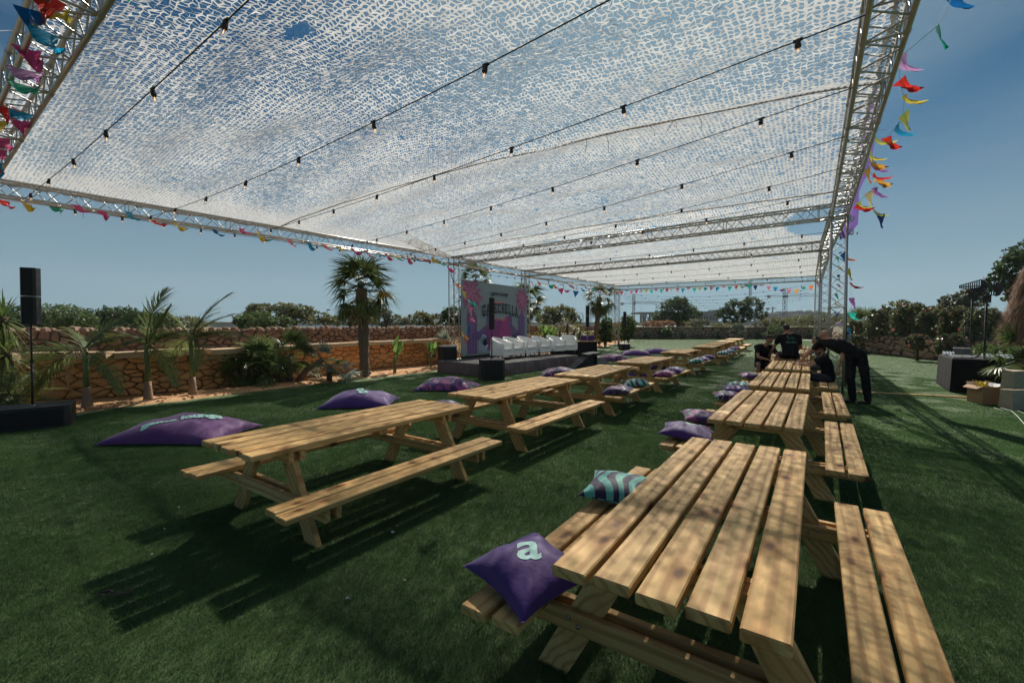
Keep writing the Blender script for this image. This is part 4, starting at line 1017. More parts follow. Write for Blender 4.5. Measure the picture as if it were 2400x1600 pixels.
# ------------------------------------------------------------------ tub chairs
def tub_chair():
    t = empty('tub_chair'); W, D_, H_ = .74, .68, .62
    # wrap-round shell: U-shaped wall, higher at the back
    n = 25; V = []; Fa = []; path = []
    for i in range(n):
        s = i / (n - 1); a = R(-90 + 0) 
        # outline from front left, round the back, to front right; y forward is -D/2
        if s < .26: x, y = -W/2, -D_/2 + (s / .26) * (D_ * .55)
        elif s > .74: x, y = W/2, -D_/2 + ((1 - s) / .26) * (D_ * .55)
        else:
            q = (s - .26) / .48 * math.pi; x, y = -W/2 * math.cos(q), -D_/2 + D_ * .55 + math.sin(q) * D_ * .45
        k = math.sin(math.pi * s); h = .24 + .38 * (k ** 1.5 if k > 0 else 0); path.append((x, y, .17 + .20 + h * .0 + (.22 + .22 * k ** 2)))
    th = .085
    for i, (x, y, top) in enumerate(path):
        p0 = Vector(path[max(i-1,0)][:2]); p1 = Vector(path[min(i+1,n-1)][:2]); d = (p1 - p0).normalized(); inn = Vector((d.y, -d.x))
        o_ = Vector((x, y)); q = o_ + inn * th
        prof = [(o_, .15), (o_ - inn * .012, .35), (o_, top - .03), (o_ + inn * .02, top), (q - inn * .02, top), (q, top - .03), (q, .34), (q, .15)]
        for pp, z in prof: V.append((pp.x, pp.y, z))
    m_ = 8
    for i in range(n - 1):
        for j in range(m_): Fa.append((i*m_+j, i*m_+(j+1)%m_, (i+1)*m_+(j+1)%m_, (i+1)*m_+j))
    Fa += [tuple(range(m_ - 1, -1, -1)), tuple(range((n-1)*m_, n*m_))]
    me = bpy.data.meshes.new('shell'); me.from_pydata(V, [], Fa); me.materials.append(MT['white_leatherette']); me.polygons.foreach_set('use_smooth', [True] * len(me.polygons)); me.update()
    o = inst('shell', me, t)
    bv = o.modifiers.new('edge', 'EDGE_SPLIT'); bv.split_angle = R(50)
    b = MB(); b.box((-W/2 + .07, -D_/2 + .005, .14), (W/2 - .07, D_/2 - .08, .31)); b.build('seat_base', MT['white_leatherette'], t)
    # seat cushion with rounded edge
    V = []; 
    b = MB(); 
    for k, (e, z) in enumerate(((.02, .315), (0, .33), (0, .39), (.02, .415))): pass
    x0, x1, y0, y1 = -W/2 + .09, W/2 - .09, -D_/2 - .012, D_/2 - .14; vs = []
    for e, z in ((.02, .318), (0, .335), (0, .392), (.025, .42)): vs += [(x0+e, y0+e, z), (x1-e, y0+e, z), (x1-e, y1-e, z), (x0+e, y1-e, z)]
    fs = [(3,2,1,0), (12,13,14,15)] + [(k*4+j, k*4+(j+1)%4, (k+1)*4+(j+1)%4, (k+1)*4+j) for k in range(3) for j in range(4)]
    b.add(vs, fs); b.build('seat_cushion', MT['white_leatherette'], t)
    lm = MB(); lm.tube((0,0,0),(0,0,.15),.016,8,.022); lm = lm.mesh('leg', MT['dark_leg'], True)
    for sx in (-1, 1):
        for sy in (-1, 1): inst('leg', lm, t, (sx * (W/2 - .09), sy * (D_/2 - .1), 0))
    return t
tc0 = tub_chair()
# facing: local -y is the front
CH = [(1172, 846, 16.0, 62, 'white tub chair at the left end of the row, its back to the stage speaker'),
      (1199, 842, 16.75, 52, 'second white tub chair from the left on the stage'), (1232, 838, 17.5, 50, 'third white tub chair from the left on the stage'),
      (1265, 835, 18.15, 48, 'fourth white tub chair from the left on the stage'), (1301, 832, 18.9, 42, 'fifth white tub chair from the left on the stage'),
      (1334, 829, 19.6, -2, 'white tub chair at the right end, apart from the others and facing the camera')]
for i, (x, y, D, yaw, lb_) in enumerate(CH):
    o = tc0 if i == 0 else copy_tree(tc0); o.location = ((x - 1200) / F * D, D + .3, .402); o.rotation_euler = (0, 0, R(yaw)); tag(o, lb_, 'armchair', 'white tub chairs on the stage')

# ------------------------------------------------------------------ loudspeakers
def loudspeaker(base, rz, cab_z0, cab_h, cab_w, sub, label, lab2, lean=0.0):
    sw, sdp, sh = sub; b = empty('subwoofer', base, rz, lab2, 'subwoofer', 'black subwoofers carrying speaker poles')
    m = MB(); c = .07
    pts = [(-sw/2, sdp/2), (-sw/2, -sdp/2 + c), (-sw/2 + c, -sdp/2), (sw/2 - c, -sdp/2), (sw/2, -sdp/2 + c), (sw/2, sdp/2)]
    n = len(pts); m.add([(x, y, .015) for x, y in pts] + [(x, y, sh) for x, y in pts], [tuple(range(n - 1, -1, -1)), tuple(range(n, 2 * n))] + [(i, (i+1)%n, n+(i+1)%n, n+i) for i in range(n)])
    m.build('cabinet', MT['black_paint'], b); m = MB(); m.box((-sw/2 + c + .02, -sdp/2 - .006, .05), (sw/2 - c - .02, -sdp/2, sh - .05)); m.build('grille', MT['speaker_grille'], b)
    m = MB(); m.lathe([(0,sh),(.035,sh),(.03,sh+.012),(0,sh+.012)], 10); m.build('pole_socket', MT['bolt_steel'], b)
    hm = MB(); hm.box((sw/2 - .002, -.10, sh*.55), (sw/2 + .006, .10, sh*.75)); hm.build('handle', MT['black_rubber'], b)
    t = empty('column_speaker', Vector(base) + Vector((0, 0, sh + .012)), rz, label, 'loudspeaker', 'black column speakers on poles'); t.rotation_euler = (0, lean, rz * .5); t.scale = (.86, .70, 1)
    z0 = cab_z0 - sh; m = MB(); m.tube((0,0,0),(0,0,z0*.55),.019,10); m.tube((0,0,z0*.5),(0,0,z0+.05),.015,10); m.build('pole', MT['black_paint'], t, True)
    m = MB(); m.tube((0,0,z0*.52),(0,0,z0*.56),.027,10); m.tube((.02,0,z0*.54),(.06,0,z0*.54),.008,6); m.build('collar', MT['black_rubber'], t)
    m = MB(); w2 = cab_w / 2; 
    pts = [(-w2, .10), (-w2, -.07), (-w2 + .03, -.11), (w2 - .03, -.11), (w2, -.07), (w2, .10), (w2 - .03, .13), (-w2 + .03, .13)]; n = len(pts)
    hh = cab_h / 2 - .004
    for k in range(2):
        za = z0 + k * (cab_h / 2 + .004); m.add([(x, y, za) for x, y in pts] + [(x, y, za + hh) for x, y in pts], [tuple(range(n - 1, -1, -1)), tuple(range(n, 2 * n))] + [(i, (i+1)%n, n+(i+1)%n, n+i) for i in range(n)])
    m.build('cabinet', MT['black_paint'], t)
    for k in range(2):
        m = MB(); za = z0 + k * (cab_h / 2 + .004); m.box((-w2 + .035, -.116, za + .02), (w2 - .035, -.11, za + hh - .02)); m.build('grille', MT['speaker_grille'], t)
    return t
loudspeaker((-7.90, 7.25, 0), R(38), 1.68, .92, .235, (.95, .62, .36), 'black column speaker on a pole at the left edge, taller than the palms', 'low wide black subwoofer at the left edge of the lawn', R(1.0))
loudspeaker((-.62, 13.55, 0), R(12), 1.52, .96, .19, (.72, .60, .62), 'black column speaker on a pole in front of the screen', 'boxy black subwoofer before the left end of the stage')
loudspeaker((3.75, 22.0, 0), R(10), 1.55, 1.05, .19, (.80, .55, .36), 'black column speaker on a pole beyond the right end of the stage', 'black subwoofer behind the stage wedge')
loudspeaker((7.35, 28.9, 0), R(10), 1.40, 1.08, .20, (.60, .55, .42), 'black column speaker beside the farthest left post', 'small black subwoofer at the foot of the farthest left post')

# wedge-like ramp and monitor beside the stage
def slab(name, pts, zs, mat, parent=None):
    m = MB(); n = len(pts); m.add([(p[0], p[1], zs[0]) for p in pts] + [(p[0], p[1], zs[1]) for p in pts], [tuple(range(n-1,-1,-1)), tuple(range(n, 2*n))] + [(i,(i+1)%n,n+(i+1)%n,n+i) for i in range(n)]); return m.build(name, MT[mat], parent)
def wedge():
    o = Vector((2.9, 17.2, 0)); rz = R(15)
    root = empty('stage_steps', o, rz, 'black folding step unit with a sloping side at the right end of the stage', 'steps')
    m = MB(); m.add([(-.62,-.25,0),(.18,-.25,0),(.18,-.25,.46),(-.02,-.25,.46),(-.62,.35,0),(.18,.35,0),(.18,.35,.46),(-.02,.35,.46)], [(0,1,2,3),(7,6,5,4),(0,4,5,1),(1,5,6,2),(2,6,7,3),(3,7,4,0)]); m.build('side_panel', MT['black_paint'], root)
    m = MB(); m.add([(-.06,-.32,.462),(.50,-.32,.54),(.46,-.32,.60),(-.06,-.32,.53),(-.06,.42,.462),(.50,.42,.54),(.46,.42,.60),(-.06,.42,.53)], [(0,1,2,3),(7,6,5,4),(0,4,5,1),(1,5,6,2),(2,6,7,3),(3,7,4,0)]); m.build('top_board', MT['black_paint'], root)
    m = MB(); m.box((.185,-.2,0),(.36,.3,.45)); m.build('inner_box', MT['black_cloth'], root)
    o = Vector((3.55, 17.9, 0)); root = empty('monitor_wedge', o, R(20), 'small dark grey monitor wedge beside the step unit', 'speaker')
    m = MB(); m.add([(-.28,-.2,0),(.3,-.2,0),(.3,-.2,.14),(.02,-.2,.38),(-.28,-.2,.36),(-.28,.25,0),(.3,.25,0),(.3,.25,.14),(.02,.25,.38),(-.28,.25,.36)], [(0,1,2,3,4),(9,8,7,6,5),(0,5,6,1),(1,6,7,2),(2,7,8,3),(3,8,9,4),(4,9,5,0)]); m.build('cabinet', MT['grey_plastic'], root)
    m = MB(); m.add([(.035,-.17,.374),(.285,-.17,.160),(.285,.22,.160),(.035,.22,.374)], [(0,1,2,3)]); q = m.build('grille', MT['speaker_grille'], root); q.location = (.004,0,.004)
wedge()
def side_table():
    root = empty('side_table', (3.0, 21.2, 0), R(8), 'dark covered side table behind the last white chair', 'table')
    m = MB(); m.box((-1.1,-.35,.0),(1.0,.35,.86)); m.build('table_cover', MT['black_cloth'], root); m = MB(); m.box((-1.14,-.38,.861),(1.04,.38,.90)); m.build('table_top', MT['pine'], root)
    for k, (x, lb_) in enumerate(((.42, 'purple box on the left of the side table behind the stage'), (.78, 'purple box on the right of the side table behind the stage'))):
        m = MB(); m.box((-.14,-.12,0),(.14,.12,.20)); m.box((-.15,-.13,.201),(.15,.13,.24)); o = m.build('gift_box', MT['cushion_purple']); o.location = (3.0 + x, 21.15 + x * .14, .902); tag(o, lb_, 'box', 'purple boxes behind the stage')
    for k, (x, y, D, s_, lb_) in enumerate(((1048, 842, 17.3, .56, 'black flight case behind the left post beside the stage'),)):
        r2 = empty('flight_case', ((x - 1200) / F * D, D, 0), R(30), lb_, 'case'); m = MB(); m.box((-.3,-.25,.05),(.3,.25,.80)); m.build('body', MT['black_paint'], r2)
        m = MB(); m.box((-.31,-.26,.80),(.31,.26,.86)); m.build('lid', MT['grey_plastic'], r2)
    r3 = empty('lighting_stand', (-2.0, 17.6, 0), 0, 'thin black stand with a clamp at the left edge of the screen', 'stand')
    m = MB(); m.tube((0,0,0),(0,0,2.75),.035,8); m.build('pole', MT['black_paint'], r3, True)
    m = MB(); m.tube((-.25,0,2.55),(.22,0,2.75),.015,6); m.tube((-.3,.0,2.3),(.1,0,2.35),.012,6); m.box((-.06,-.06,2.7),(.06,.06,2.82)); m.build('clamp', MT['black_rubber'], r3)
side_table()

# ------------------------------------------------------------------ sound desk on the right
def sound_desk():
    o = Vector((11.0, 11.03, 0)); u = azv(R(37)); v = azv(R(127)); rz = -R(37) + 0
    root = empty('sound_desk', o, rz, 'trestle table under a black cloth with audio gear, at the right of the lawn', 'table')
    # local +y = u (away), +x = v (right)
    m = MB(); L, W, H = 2.0, 1.25, .84
    V = []; n = 0
    per = [(0,0),(W,0),(W,L),(0,L)]; pts = []
    for k in range(4):
        a, b = per[k], per[(k+1)%4]
        for i in range(14): t = i / 14; pts.append((a[0] + (b[0]-a[0])*t, a[1] + (b[1]-a[1])*t))
    n = len(pts)
    for z, e in ((H, 0), (H - .03, .012), (.45, .03), (.03, .05)):
        for i, (x, y) in enumerate(pts):
            dx, dy = x - W/2, y - L/2; f = 1 + e / .7 + (.012 * math.sin(i * 1.9) * (H - z))
            V.append((W/2 + dx * f, L/2 + dy * f, z))
    Fa = [tuple(range(n))] + [(k*n+i, (k+1)*n+i, (k+1)*n+(i+1)%n, k*n+(i+1)%n) for k in range(3) for i in range(n)]
    m.add(V, Fa); m.build('table_cloth', MT['black_cloth'], root)
    def top(x, y, z=H): return o + v * x + u * y + Vector((0,0,z))
    def thing(name, x, y, rot, lb_, cat, grp=None): return empty(name, top(x, y, H + .002), rz + rot, lb_, cat, grp)
    # laptop
    t = thing('laptop', .42, 1.15, R(150), 'open silver laptop with its lid towards the camera, on the sound desk', 'laptop')
    m = MB(); m.box((-.18,-.13,0),(.18,.13,.018)); m.build('keyboard_base', MT['silver'], t); m = MB(); m.box((-.18,-.004,0),(.18,.004,.25)); q = m.build('lid', MT['silver'], t, loc=(0,.13,.018), rot=(R(-32),0,0))
    # mixers
    for (x, y, w_, d_, h_, rr, lb_, mat) in ((.22, .42, .40, .34, .07, .1, 'small audio mixer at the near corner of the sound desk', 'grey_plastic'), (.86, .55, .52, .42, .10, -.1, 'wide silver mixing console on the right of the sound desk', 'silver'), (.25, 1.65, .42, .36, .09, 0, 'pale grey audio unit at the far end of the sound desk', 'silver')):
        t = thing('mixer', x, y, rr, lb_, 'mixer', 'mixers on the sound desk'); m = MB()
        m.add([(-w_/2,-d_/2,0),(w_/2,-d_/2,0),(w_/2,d_/2,0),(-w_/2,d_/2,0),(-w_/2,-d_/2,h_*.4),(w_/2,-d_/2,h_*.4),(w_/2,d_/2,h_),(-w_/2,d_/2,h_)], [(0,3,2,1),(4,5,6,7),(0,1,5,4),(1,2,6,5),(2,3,7,6),(3,0,4,7)]); m.build('body', MT[mat], t)
        km = MB(); km.tube((0,0,0),(0,0,.018),.009,6); km = km.mesh('knob', MT['black_rubber'])
        for i in range(6):
            for j in range(4): inst('knob', km, t, (-w_/2 + .05 + i * (w_ - .1)/5, -d_/2 + .05 + j * (d_ - .1)/3, h_*.4 + h_*.6*(j + .45)/4 ))
    # cable tangle
    m = MB(); r = random.Random(4)
    for k in range(9):
        p = Vector((r.uniform(.05,.9), r.uniform(.1,1.2), H + .015)); pts = []
        for i in range(12): p = p + Vector((r.uniform(-.09,.09), r.uniform(-.09,.09), 0)); p.x = min(1.2, max(.02, p.x)); p.y = min(1.9, max(.03, p.y)); pts.append(Vector((p.x, p.y, H + .012 + r.uniform(0,.05))))
        m.path(pts, .006, 4)
    q = m.build('cable_tangle', MT['black_rubber']); q.location = o; q.rotation_euler = (0,0,rz); tag(q, 'tangle of black cables lying on the sound desk', 'cables')
    # antenna paddles on stands
    for k, (x, y, D, base, w_, lb_) in enumerate(((2250, 664, 11.6, (2262, 0), 1.0, 'left antenna paddle with slots, on a thin black stand'), (2284, 672, 10.9, (2300, 0), .9, 'right antenna paddle with slots, on a thick black stand'))):
        tip = PD(x, y + 8, D); st = Vector((PD(x + 30, y, D).x, D, 0)); root2 = empty('antenna', st, 0, lb_, 'antenna', 'paddle antennas by the sound desk')
        zc_ = tip.z; m = MB(); m.tube((0,0,0),(0,0,zc_ - .22),.016 if k == 0 else .024,8); m.build('pole', MT['black_paint'], root2, True)
        m = MB()
        for a in range(3):
            an = R(120 * a + 20); m.tube((0,0,.35),(math.cos(an)*.42, math.sin(an)*.42,.01),.011,6)
        m.build('tripod', MT['black_paint'], root2)
        m = MB(); m.tube((0,0,1.05),(0,0,1.15),.03,8); m.build('collar', MT['black_rubber'], root2)
        # paddle: frame with ribs, tapering towards the left
        m = MB(); L_ = .56; x0 = -.34
        tp = lambda s: (.035 + .135 * s); ctr = lambda s: zc_ + .02 * s
        m.path([(x0 + L_*s, 0, ctr(s) + tp(s)) for s in (0,.25,.5,.75,1)], .010, 5); m.path([(x0 + L_*s, 0, ctr(s) - tp(s)*.9) for s in (0,.25,.5,.75,1)], .010, 5); m.path([(x0 + L_*s, 0, ctr(s)) for s in (0,.5,1)], .012, 5)
        for i in range(11):
            s = i / 10; m.box((x0 + L_*s - .009, -.008, ctr(s) - tp(s)*.9), (x0 + L_*s + .009, .008, ctr(s) + tp(s)))
        m.build('paddle', MT['black_paint'], root2)
        m = MB(); hub = []; 
        hp = [(x0 + L_, ctr(1) + tp(1))] + [(x0 + L_ + .14 * math.sin(R(a)), ctr(1) + tp(1) * math.cos(R(a))) for a in range(15, 180, 20)] + [(x0 + L_, ctr(1) - tp(1))]
        nn = len(hp); m.add([(a, -.012, b) for a, b in hp] + [(a, .012, b) for a, b in hp], [tuple(range(nn)), tuple(range(2*nn-1, nn-1, -1))] + [(i,(i+1)%nn,nn+(i+1)%nn,nn+i) for i in range(nn)]); m.build('rear_plate', MT['black_paint'], root2)
        m = MB(); m.box((-.05,-.05,zc_ - .30),(.06,.05,zc_ - .12)); m.build('bracket', MT['black_rubber'], root2)
    # slim microphone stand in front of the desk
    st = P(2292, 905, 0); t = empty('microphone_stand', (st.x, st.y + .4, 0), 0, 'slim black stand before the sound desk cloth', 'stand'); m = MB(); m.tube((0,0,.0),(0,0,1.72),.012,8); m.tube((0,0,1.66),(0,0,1.76),.03,8); m.build('pole', MT['black_paint'], t, True); m = MB(); m.lathe([(0,0),(.14,0),(.14,.015),(0,.03)], 14); m.build('base', MT['black_paint'], t)
    # floodlight on a post
    # cardboard box
    bp_ = Vector((10.25, 9.45, 0)); t = empty('cardboard_box', bp_, R(-12), 'open cardboard box stuffed with yellow wrapping, beside the sound desk', 'box')
    m = MB(); w_, d_, h_, th = .27, .21, .38, .006
    m.box((-w_,-d_,.002),(w_,d_,.01)); m.box((-w_,-d_,.01),(w_,-d_+th,h_)); m.box((-w_,d_-th,.01),(w_,d_,h_)); m.box((-w_,-d_+th,.01),(-w_+th,d_-th,h_)); m.box((w_-th,-d_+th,.01),(w_,d_-th,h_)); m.build('body', MT['cardboard'], t)
    for nm, pl in (('flap', [(-w_,-d_,h_),(-w_,d_,h_),(-w_-.10,d_*.9,h_-.06),(-w_-.10,-d_*.9,h_-.06)]), ('flap', [(w_,-d_,h_),(w_,d_,h_),(w_+.06,d_*.9,h_-.10),(w_+.06,-d_*.9,h_-.10)]), ('flap', [(-w_,d_,h_),(w_,d_,h_),(w_*.9,d_+.08,h_+.05),(-w_*.9,d_+.08,h_+.05)])):
        m = MB(); a = [Vector(q) for q in pl]; m.add(a + [q + Vector((0,0,.005)) for q in a], [(0,1,2,3),(7,6,5,4),(0,4,5,1),(1,5,6,2),(2,6,7,3),(3,7,4,0)]); m.build(nm, MT['cardboard'], t)
    m = MB(); r = random.Random(2)
    for k in range(14):
        a = R(r.uniform(0,360)); c = Vector((-.16 + r.uniform(-.07,.07), r.uniform(-.1,.1), h_ - .08)); e = c + Vector((math.cos(a)*.08 - .05, math.sin(a)*.08, r.uniform(.08,.2))); s_ = Vector((-math.sin(a), math.cos(a), 0)) * .035; m.add([c - s_, c + s_, e + s_*.6, e - s_], [(0,1,2,3)])
    q = m.build('wrapping', MT['yellow_plastic']); q.location = bp_; tag(q, 'crumpled yellow wrapping sticking out of the cardboard box', 'wrapping')
    m = MB(); m.add([(-.04,-.1,h_-.04),(.18,-.12,h_+.03),(.16,.08,h_+.05),(-.05,.1,h_+.06)], [(0,1,2,3)]); q = m.build('paper_sheet', MT['paper']); q.location = bp_; tag(q, 'white sheet lying in the cardboard box', 'paper')
    # cables on the lawn
    m = MB(); m.path([P(x, y, .012) for x, y in ((2345,955),(2370,962),(2385,975),(2405,998),(2440,1030))], .006, 5); m.path([P(x, y, .012) for x, y in ((2330,955),(2350,962),(2375,958),(2400,968))], .006, 5); tag(m.build('white_cable', MT['white_cable']), 'white cable running off to the right past the cardboard box', 'cable')
    m = MB(); m.path([P(x, y, .010) for x, y in ((2318,955),(2312,962),(2325,970),(2360,972),(2380,966))], .007, 5); m.path([P(x, y, .010) for x, y in ((2360,880),(2362,905),(2355,930),(2360,948))], .008, 5); tag(m.build('black_cable', MT['black_rubber']), 'black cable looped on the lawn behind the cardboard box', 'cable')
sound_desk()
# timber strip set in the lawn
m = MB(); a, b = P(2000, 919, 0), P(2300, 934, 0); d = (b - a).normalized(); s_ = Vector((-d.y, d.x, 0)) * .035
m.add([a - s_, b - s_, b + s_, a + s_] + [q + Vector((0,0,.03)) for q in (a - s_, b - s_, b + s_, a + s_)], [(0,3,2,1),(4,5,6,7),(0,1,5,4),(1,2,6,5),(2,3,7,6),(3,0,4,7)])
o = m.build('timber_strip', MT['pine']); tag(o, 'thin timber strip lying across the lawn behind the standing man', 'timber strip')
# litter on the lawn
m = MB(); r = random.Random(9); c = P(272, 1392, .01)
for k in range(2):
    e = [(0,0),(-.05,.015),(-.10,.0)]
    m.path([c + Vector((x, y, .015)) for x, y in (e if k else [(.05,.07),(.08,.03),(.09,-.01),(.0,-.03),(-.09,-.03)])], [.003,.007,.004][:len(e)] if k else [.003,.006,.008,.006,.003], 5)
simple('husk_brown', (.10,.06,.045), .8, 0, .2, 8, .2); tag(m.build('dry_husk', MT['husk_brown']), 'curled brown husk lying in the shadow at the lower left', 'husk')
for k, (x, y, lb_) in enumerate(((921, 1248, 'small crumpled white paper scrap right of the nearest left table'), (816, 1404, 'small dark scrap of wrapper in the front lawn'), (1898, 1080, 'white tissue scrap beside the end of the second right table'))):
    m = MB(); c = P(x, y, .012) if k < 2 else P(x, y, .42)
    for q in range(5): a = r.uniform(0, 6); m.add([c + Vector((math.cos(a + t) * .016, math.sin(a + t) * .014, r.uniform(.0, .018))) for t in (0, 1.6, 3.1, 4.6)], [(0,1,2,3)])
    tag(m.build('litter_scrap', MT['paper' if k != 1 else 'grey_plastic']), lb_, 'litter')
# ------------------------------------------------------------------ stone walls
def stone_mat(name, cols, objv=.18):
    m = NM(name); v = m.coord(rnd=True); n1 = m.noise(v, 2.2, 4); n2 = m.noise(v, 26, 5, .7); n3 = m.noise(v, 7, 3)
    ge = m.add('ShaderNodeNewGeometry'); rp = ge.outputs['Random Per Island']
    c = m.ramp(rp, [(i / (len(cols) - 1), q) for i, q in enumerate(cols)])
    c = m.mix(m.rng(n1, .3, .7, 0, .7), c, cols[0]); c = m.mix(m.rng(n3, .58, .72, 0, .5), c, (.50,.38,.24)); c = m.mix(m.rng(n2, .45, .8, 0, .5), c, (.26,.14,.07))
    hs = m.add('ShaderNodeHueSaturation'); oi = m.add('ShaderNodeObjectInfo'); m.link(m.rng(oi.outputs['Random'], 0, 1, 1 - objv, 1 + objv), hs.inputs['Value']); m.link(c, hs.inputs['Color'])
    m.base(hs.outputs[0], .92, 0, .15); m.bump(n2, .8, .02); return m.m
stone_mat('golden_stone', [(.70,.38,.14), (.74,.47,.22), (.66,.29,.10), (.76,.54,.29), (.70,.41,.18)])
stone_mat('grey_stone', [(.22,.15,.11), (.28,.20,.15), (.18,.12,.09), (.25,.17,.12), (.31,.23,.17)])
stone_mat('pink_stone', [(.44,.28,.19), (.54,.36,.25), (.48,.30,.20), (.38,.23,.16)])
stone_mat('cap_stone', [(.44,.33,.21), (.50,.38,.25), (.42,.31,.20)], .1)
stone_mat('limestone', [(.42,.36,.28), (.46,.40,.32)], .08)
simple('mortar', (.17,.095,.05), .95, 0, .3, 8, .5)
simple('mortar_grey', (.085,.06,.045), .95, 0, .3, 8, .5)
def clip(poly, px, py, nx, ny):
    out_ = []; n = len(poly)
    for i in range(n):
        a = poly[i]; b = poly[(i + 1) % n]; da = (a[0]-px)*nx + (a[1]-py)*ny; db = (b[0]-px)*nx + (b[1]-py)*ny
        if da <= 0: out_.append(a)
        if (da < 0) != (db < 0) and abs(da - db) > 1e-9: t = da / (da - db); out_.append((a[0]+(b[0]-a[0])*t, a[1]+(b[1]-a[1])*t))
    return out_
def cells(L, H, sx, sz, seed):
    "irregular packing of stones over an L x H face (Voronoi cells of a jittered, thinned grid)"
    r = random.Random(seed); pts = []; ny = max(1, round(H / sz)); nx = max(1, round(L / sx))
    for j in range(ny):
        for i in range(nx):
            if r.random() < .20: continue
            pts.append(((i + .5 + (.5 if j % 2 else 0) + r.uniform(-.46,.46)) * sx, (j + .5 + r.uniform(-.44,.44)) * sz))
            if r.random() < .22: pts.append((pts[-1][0] + r.uniform(-.45,.45)*sx, pts[-1][1] + r.uniform(-.45,.45)*sz))
    A_ = np.array(pts); out_ = []; k = sx / sz
    for i, (x, y) in enumerate(pts):
        d = ((A_[:,0] - x) / k) ** 2 + (A_[:,1] - y) ** 2; o = np.argsort(d)[1:13]; poly = [(max(0,x-sx*1.6), max(0,y-sz*1.8)), (min(L,x+sx*1.6), max(0,y-sz*1.8)), (min(L,x+sx*1.6), min(H,y+sz*1.8)), (max(0,x-sx*1.6), min(H,y+sz*1.8))]
        if x > L or x < 0 or y > H: continue
        for j in o:
            qx, qy = pts[j]; dx, dy = (qx - x) / (k * k), qy - y; poly = clip(poly, (x + qx)/2, (y + qy)/2, dx, dy)
            if len(poly) < 3: break
        if len(poly) >= 3: out_.append((poly, (x, y)))
    return out_
def stone_geo(poly, gap, depth, r):
    cx = sum(p[0] for p in poly) / len(poly); cy = sum(p[1] for p in poly) / len(poly)
    # round the corners by cutting each one
    q = []
    for i in range(len(poly)):
        a = poly[i-1]; b = poly[i]; c = poly[(i+1) % len(poly)]
        q.append((b[0] + (a[0]-b[0])*.15, b[1] + (a[1]-b[1])*.15)); q.append((b[0] + (c[0]-b[0])*.15, b[1] + (c[1]-b[1])*.15))
    w_ = max(abs(p[0]-cx) for p in q); h = max(abs(p[1]-cy) for p in q); s = max(.4, 1 - gap / max(.02, min(w_, h)))
    n = len(q); V = []
    ax, ay = r.uniform(-.25,.25), r.uniform(-.25,.25)
    for sc, dz in ((s, -.03), (s * .97, depth * .45), (s * .80, depth)):
        for x, y in q:
            X = (x - cx) * sc; Y = (y - cy) * sc; V.append((cx + X, cy + Y, dz + (X * ax + Y * ay if dz > 0 else 0) * .5))
    V.append((cx, cy, depth * 1.12)); Fa = []
    for k in range(2):
        for i in range(n): Fa.append((k*n+i, k*n+(i+1)%n, (k+1)*n+(i+1)%n, (k+1)*n+i))
    for i in range(n): Fa.append((2*n+i, 2*n+(i+1)%n, 3*n))
    return V, Fa, (cx, cy)
def on_path(path, s):
    for i in range(len(path) - 1):
        a, b = Vector(path[i]), Vector(path[i+1]); L = (b - a).length
        if s <= L or i == len(path) - 2: d = (b - a) / L; return a + d * s, d
        s -= L
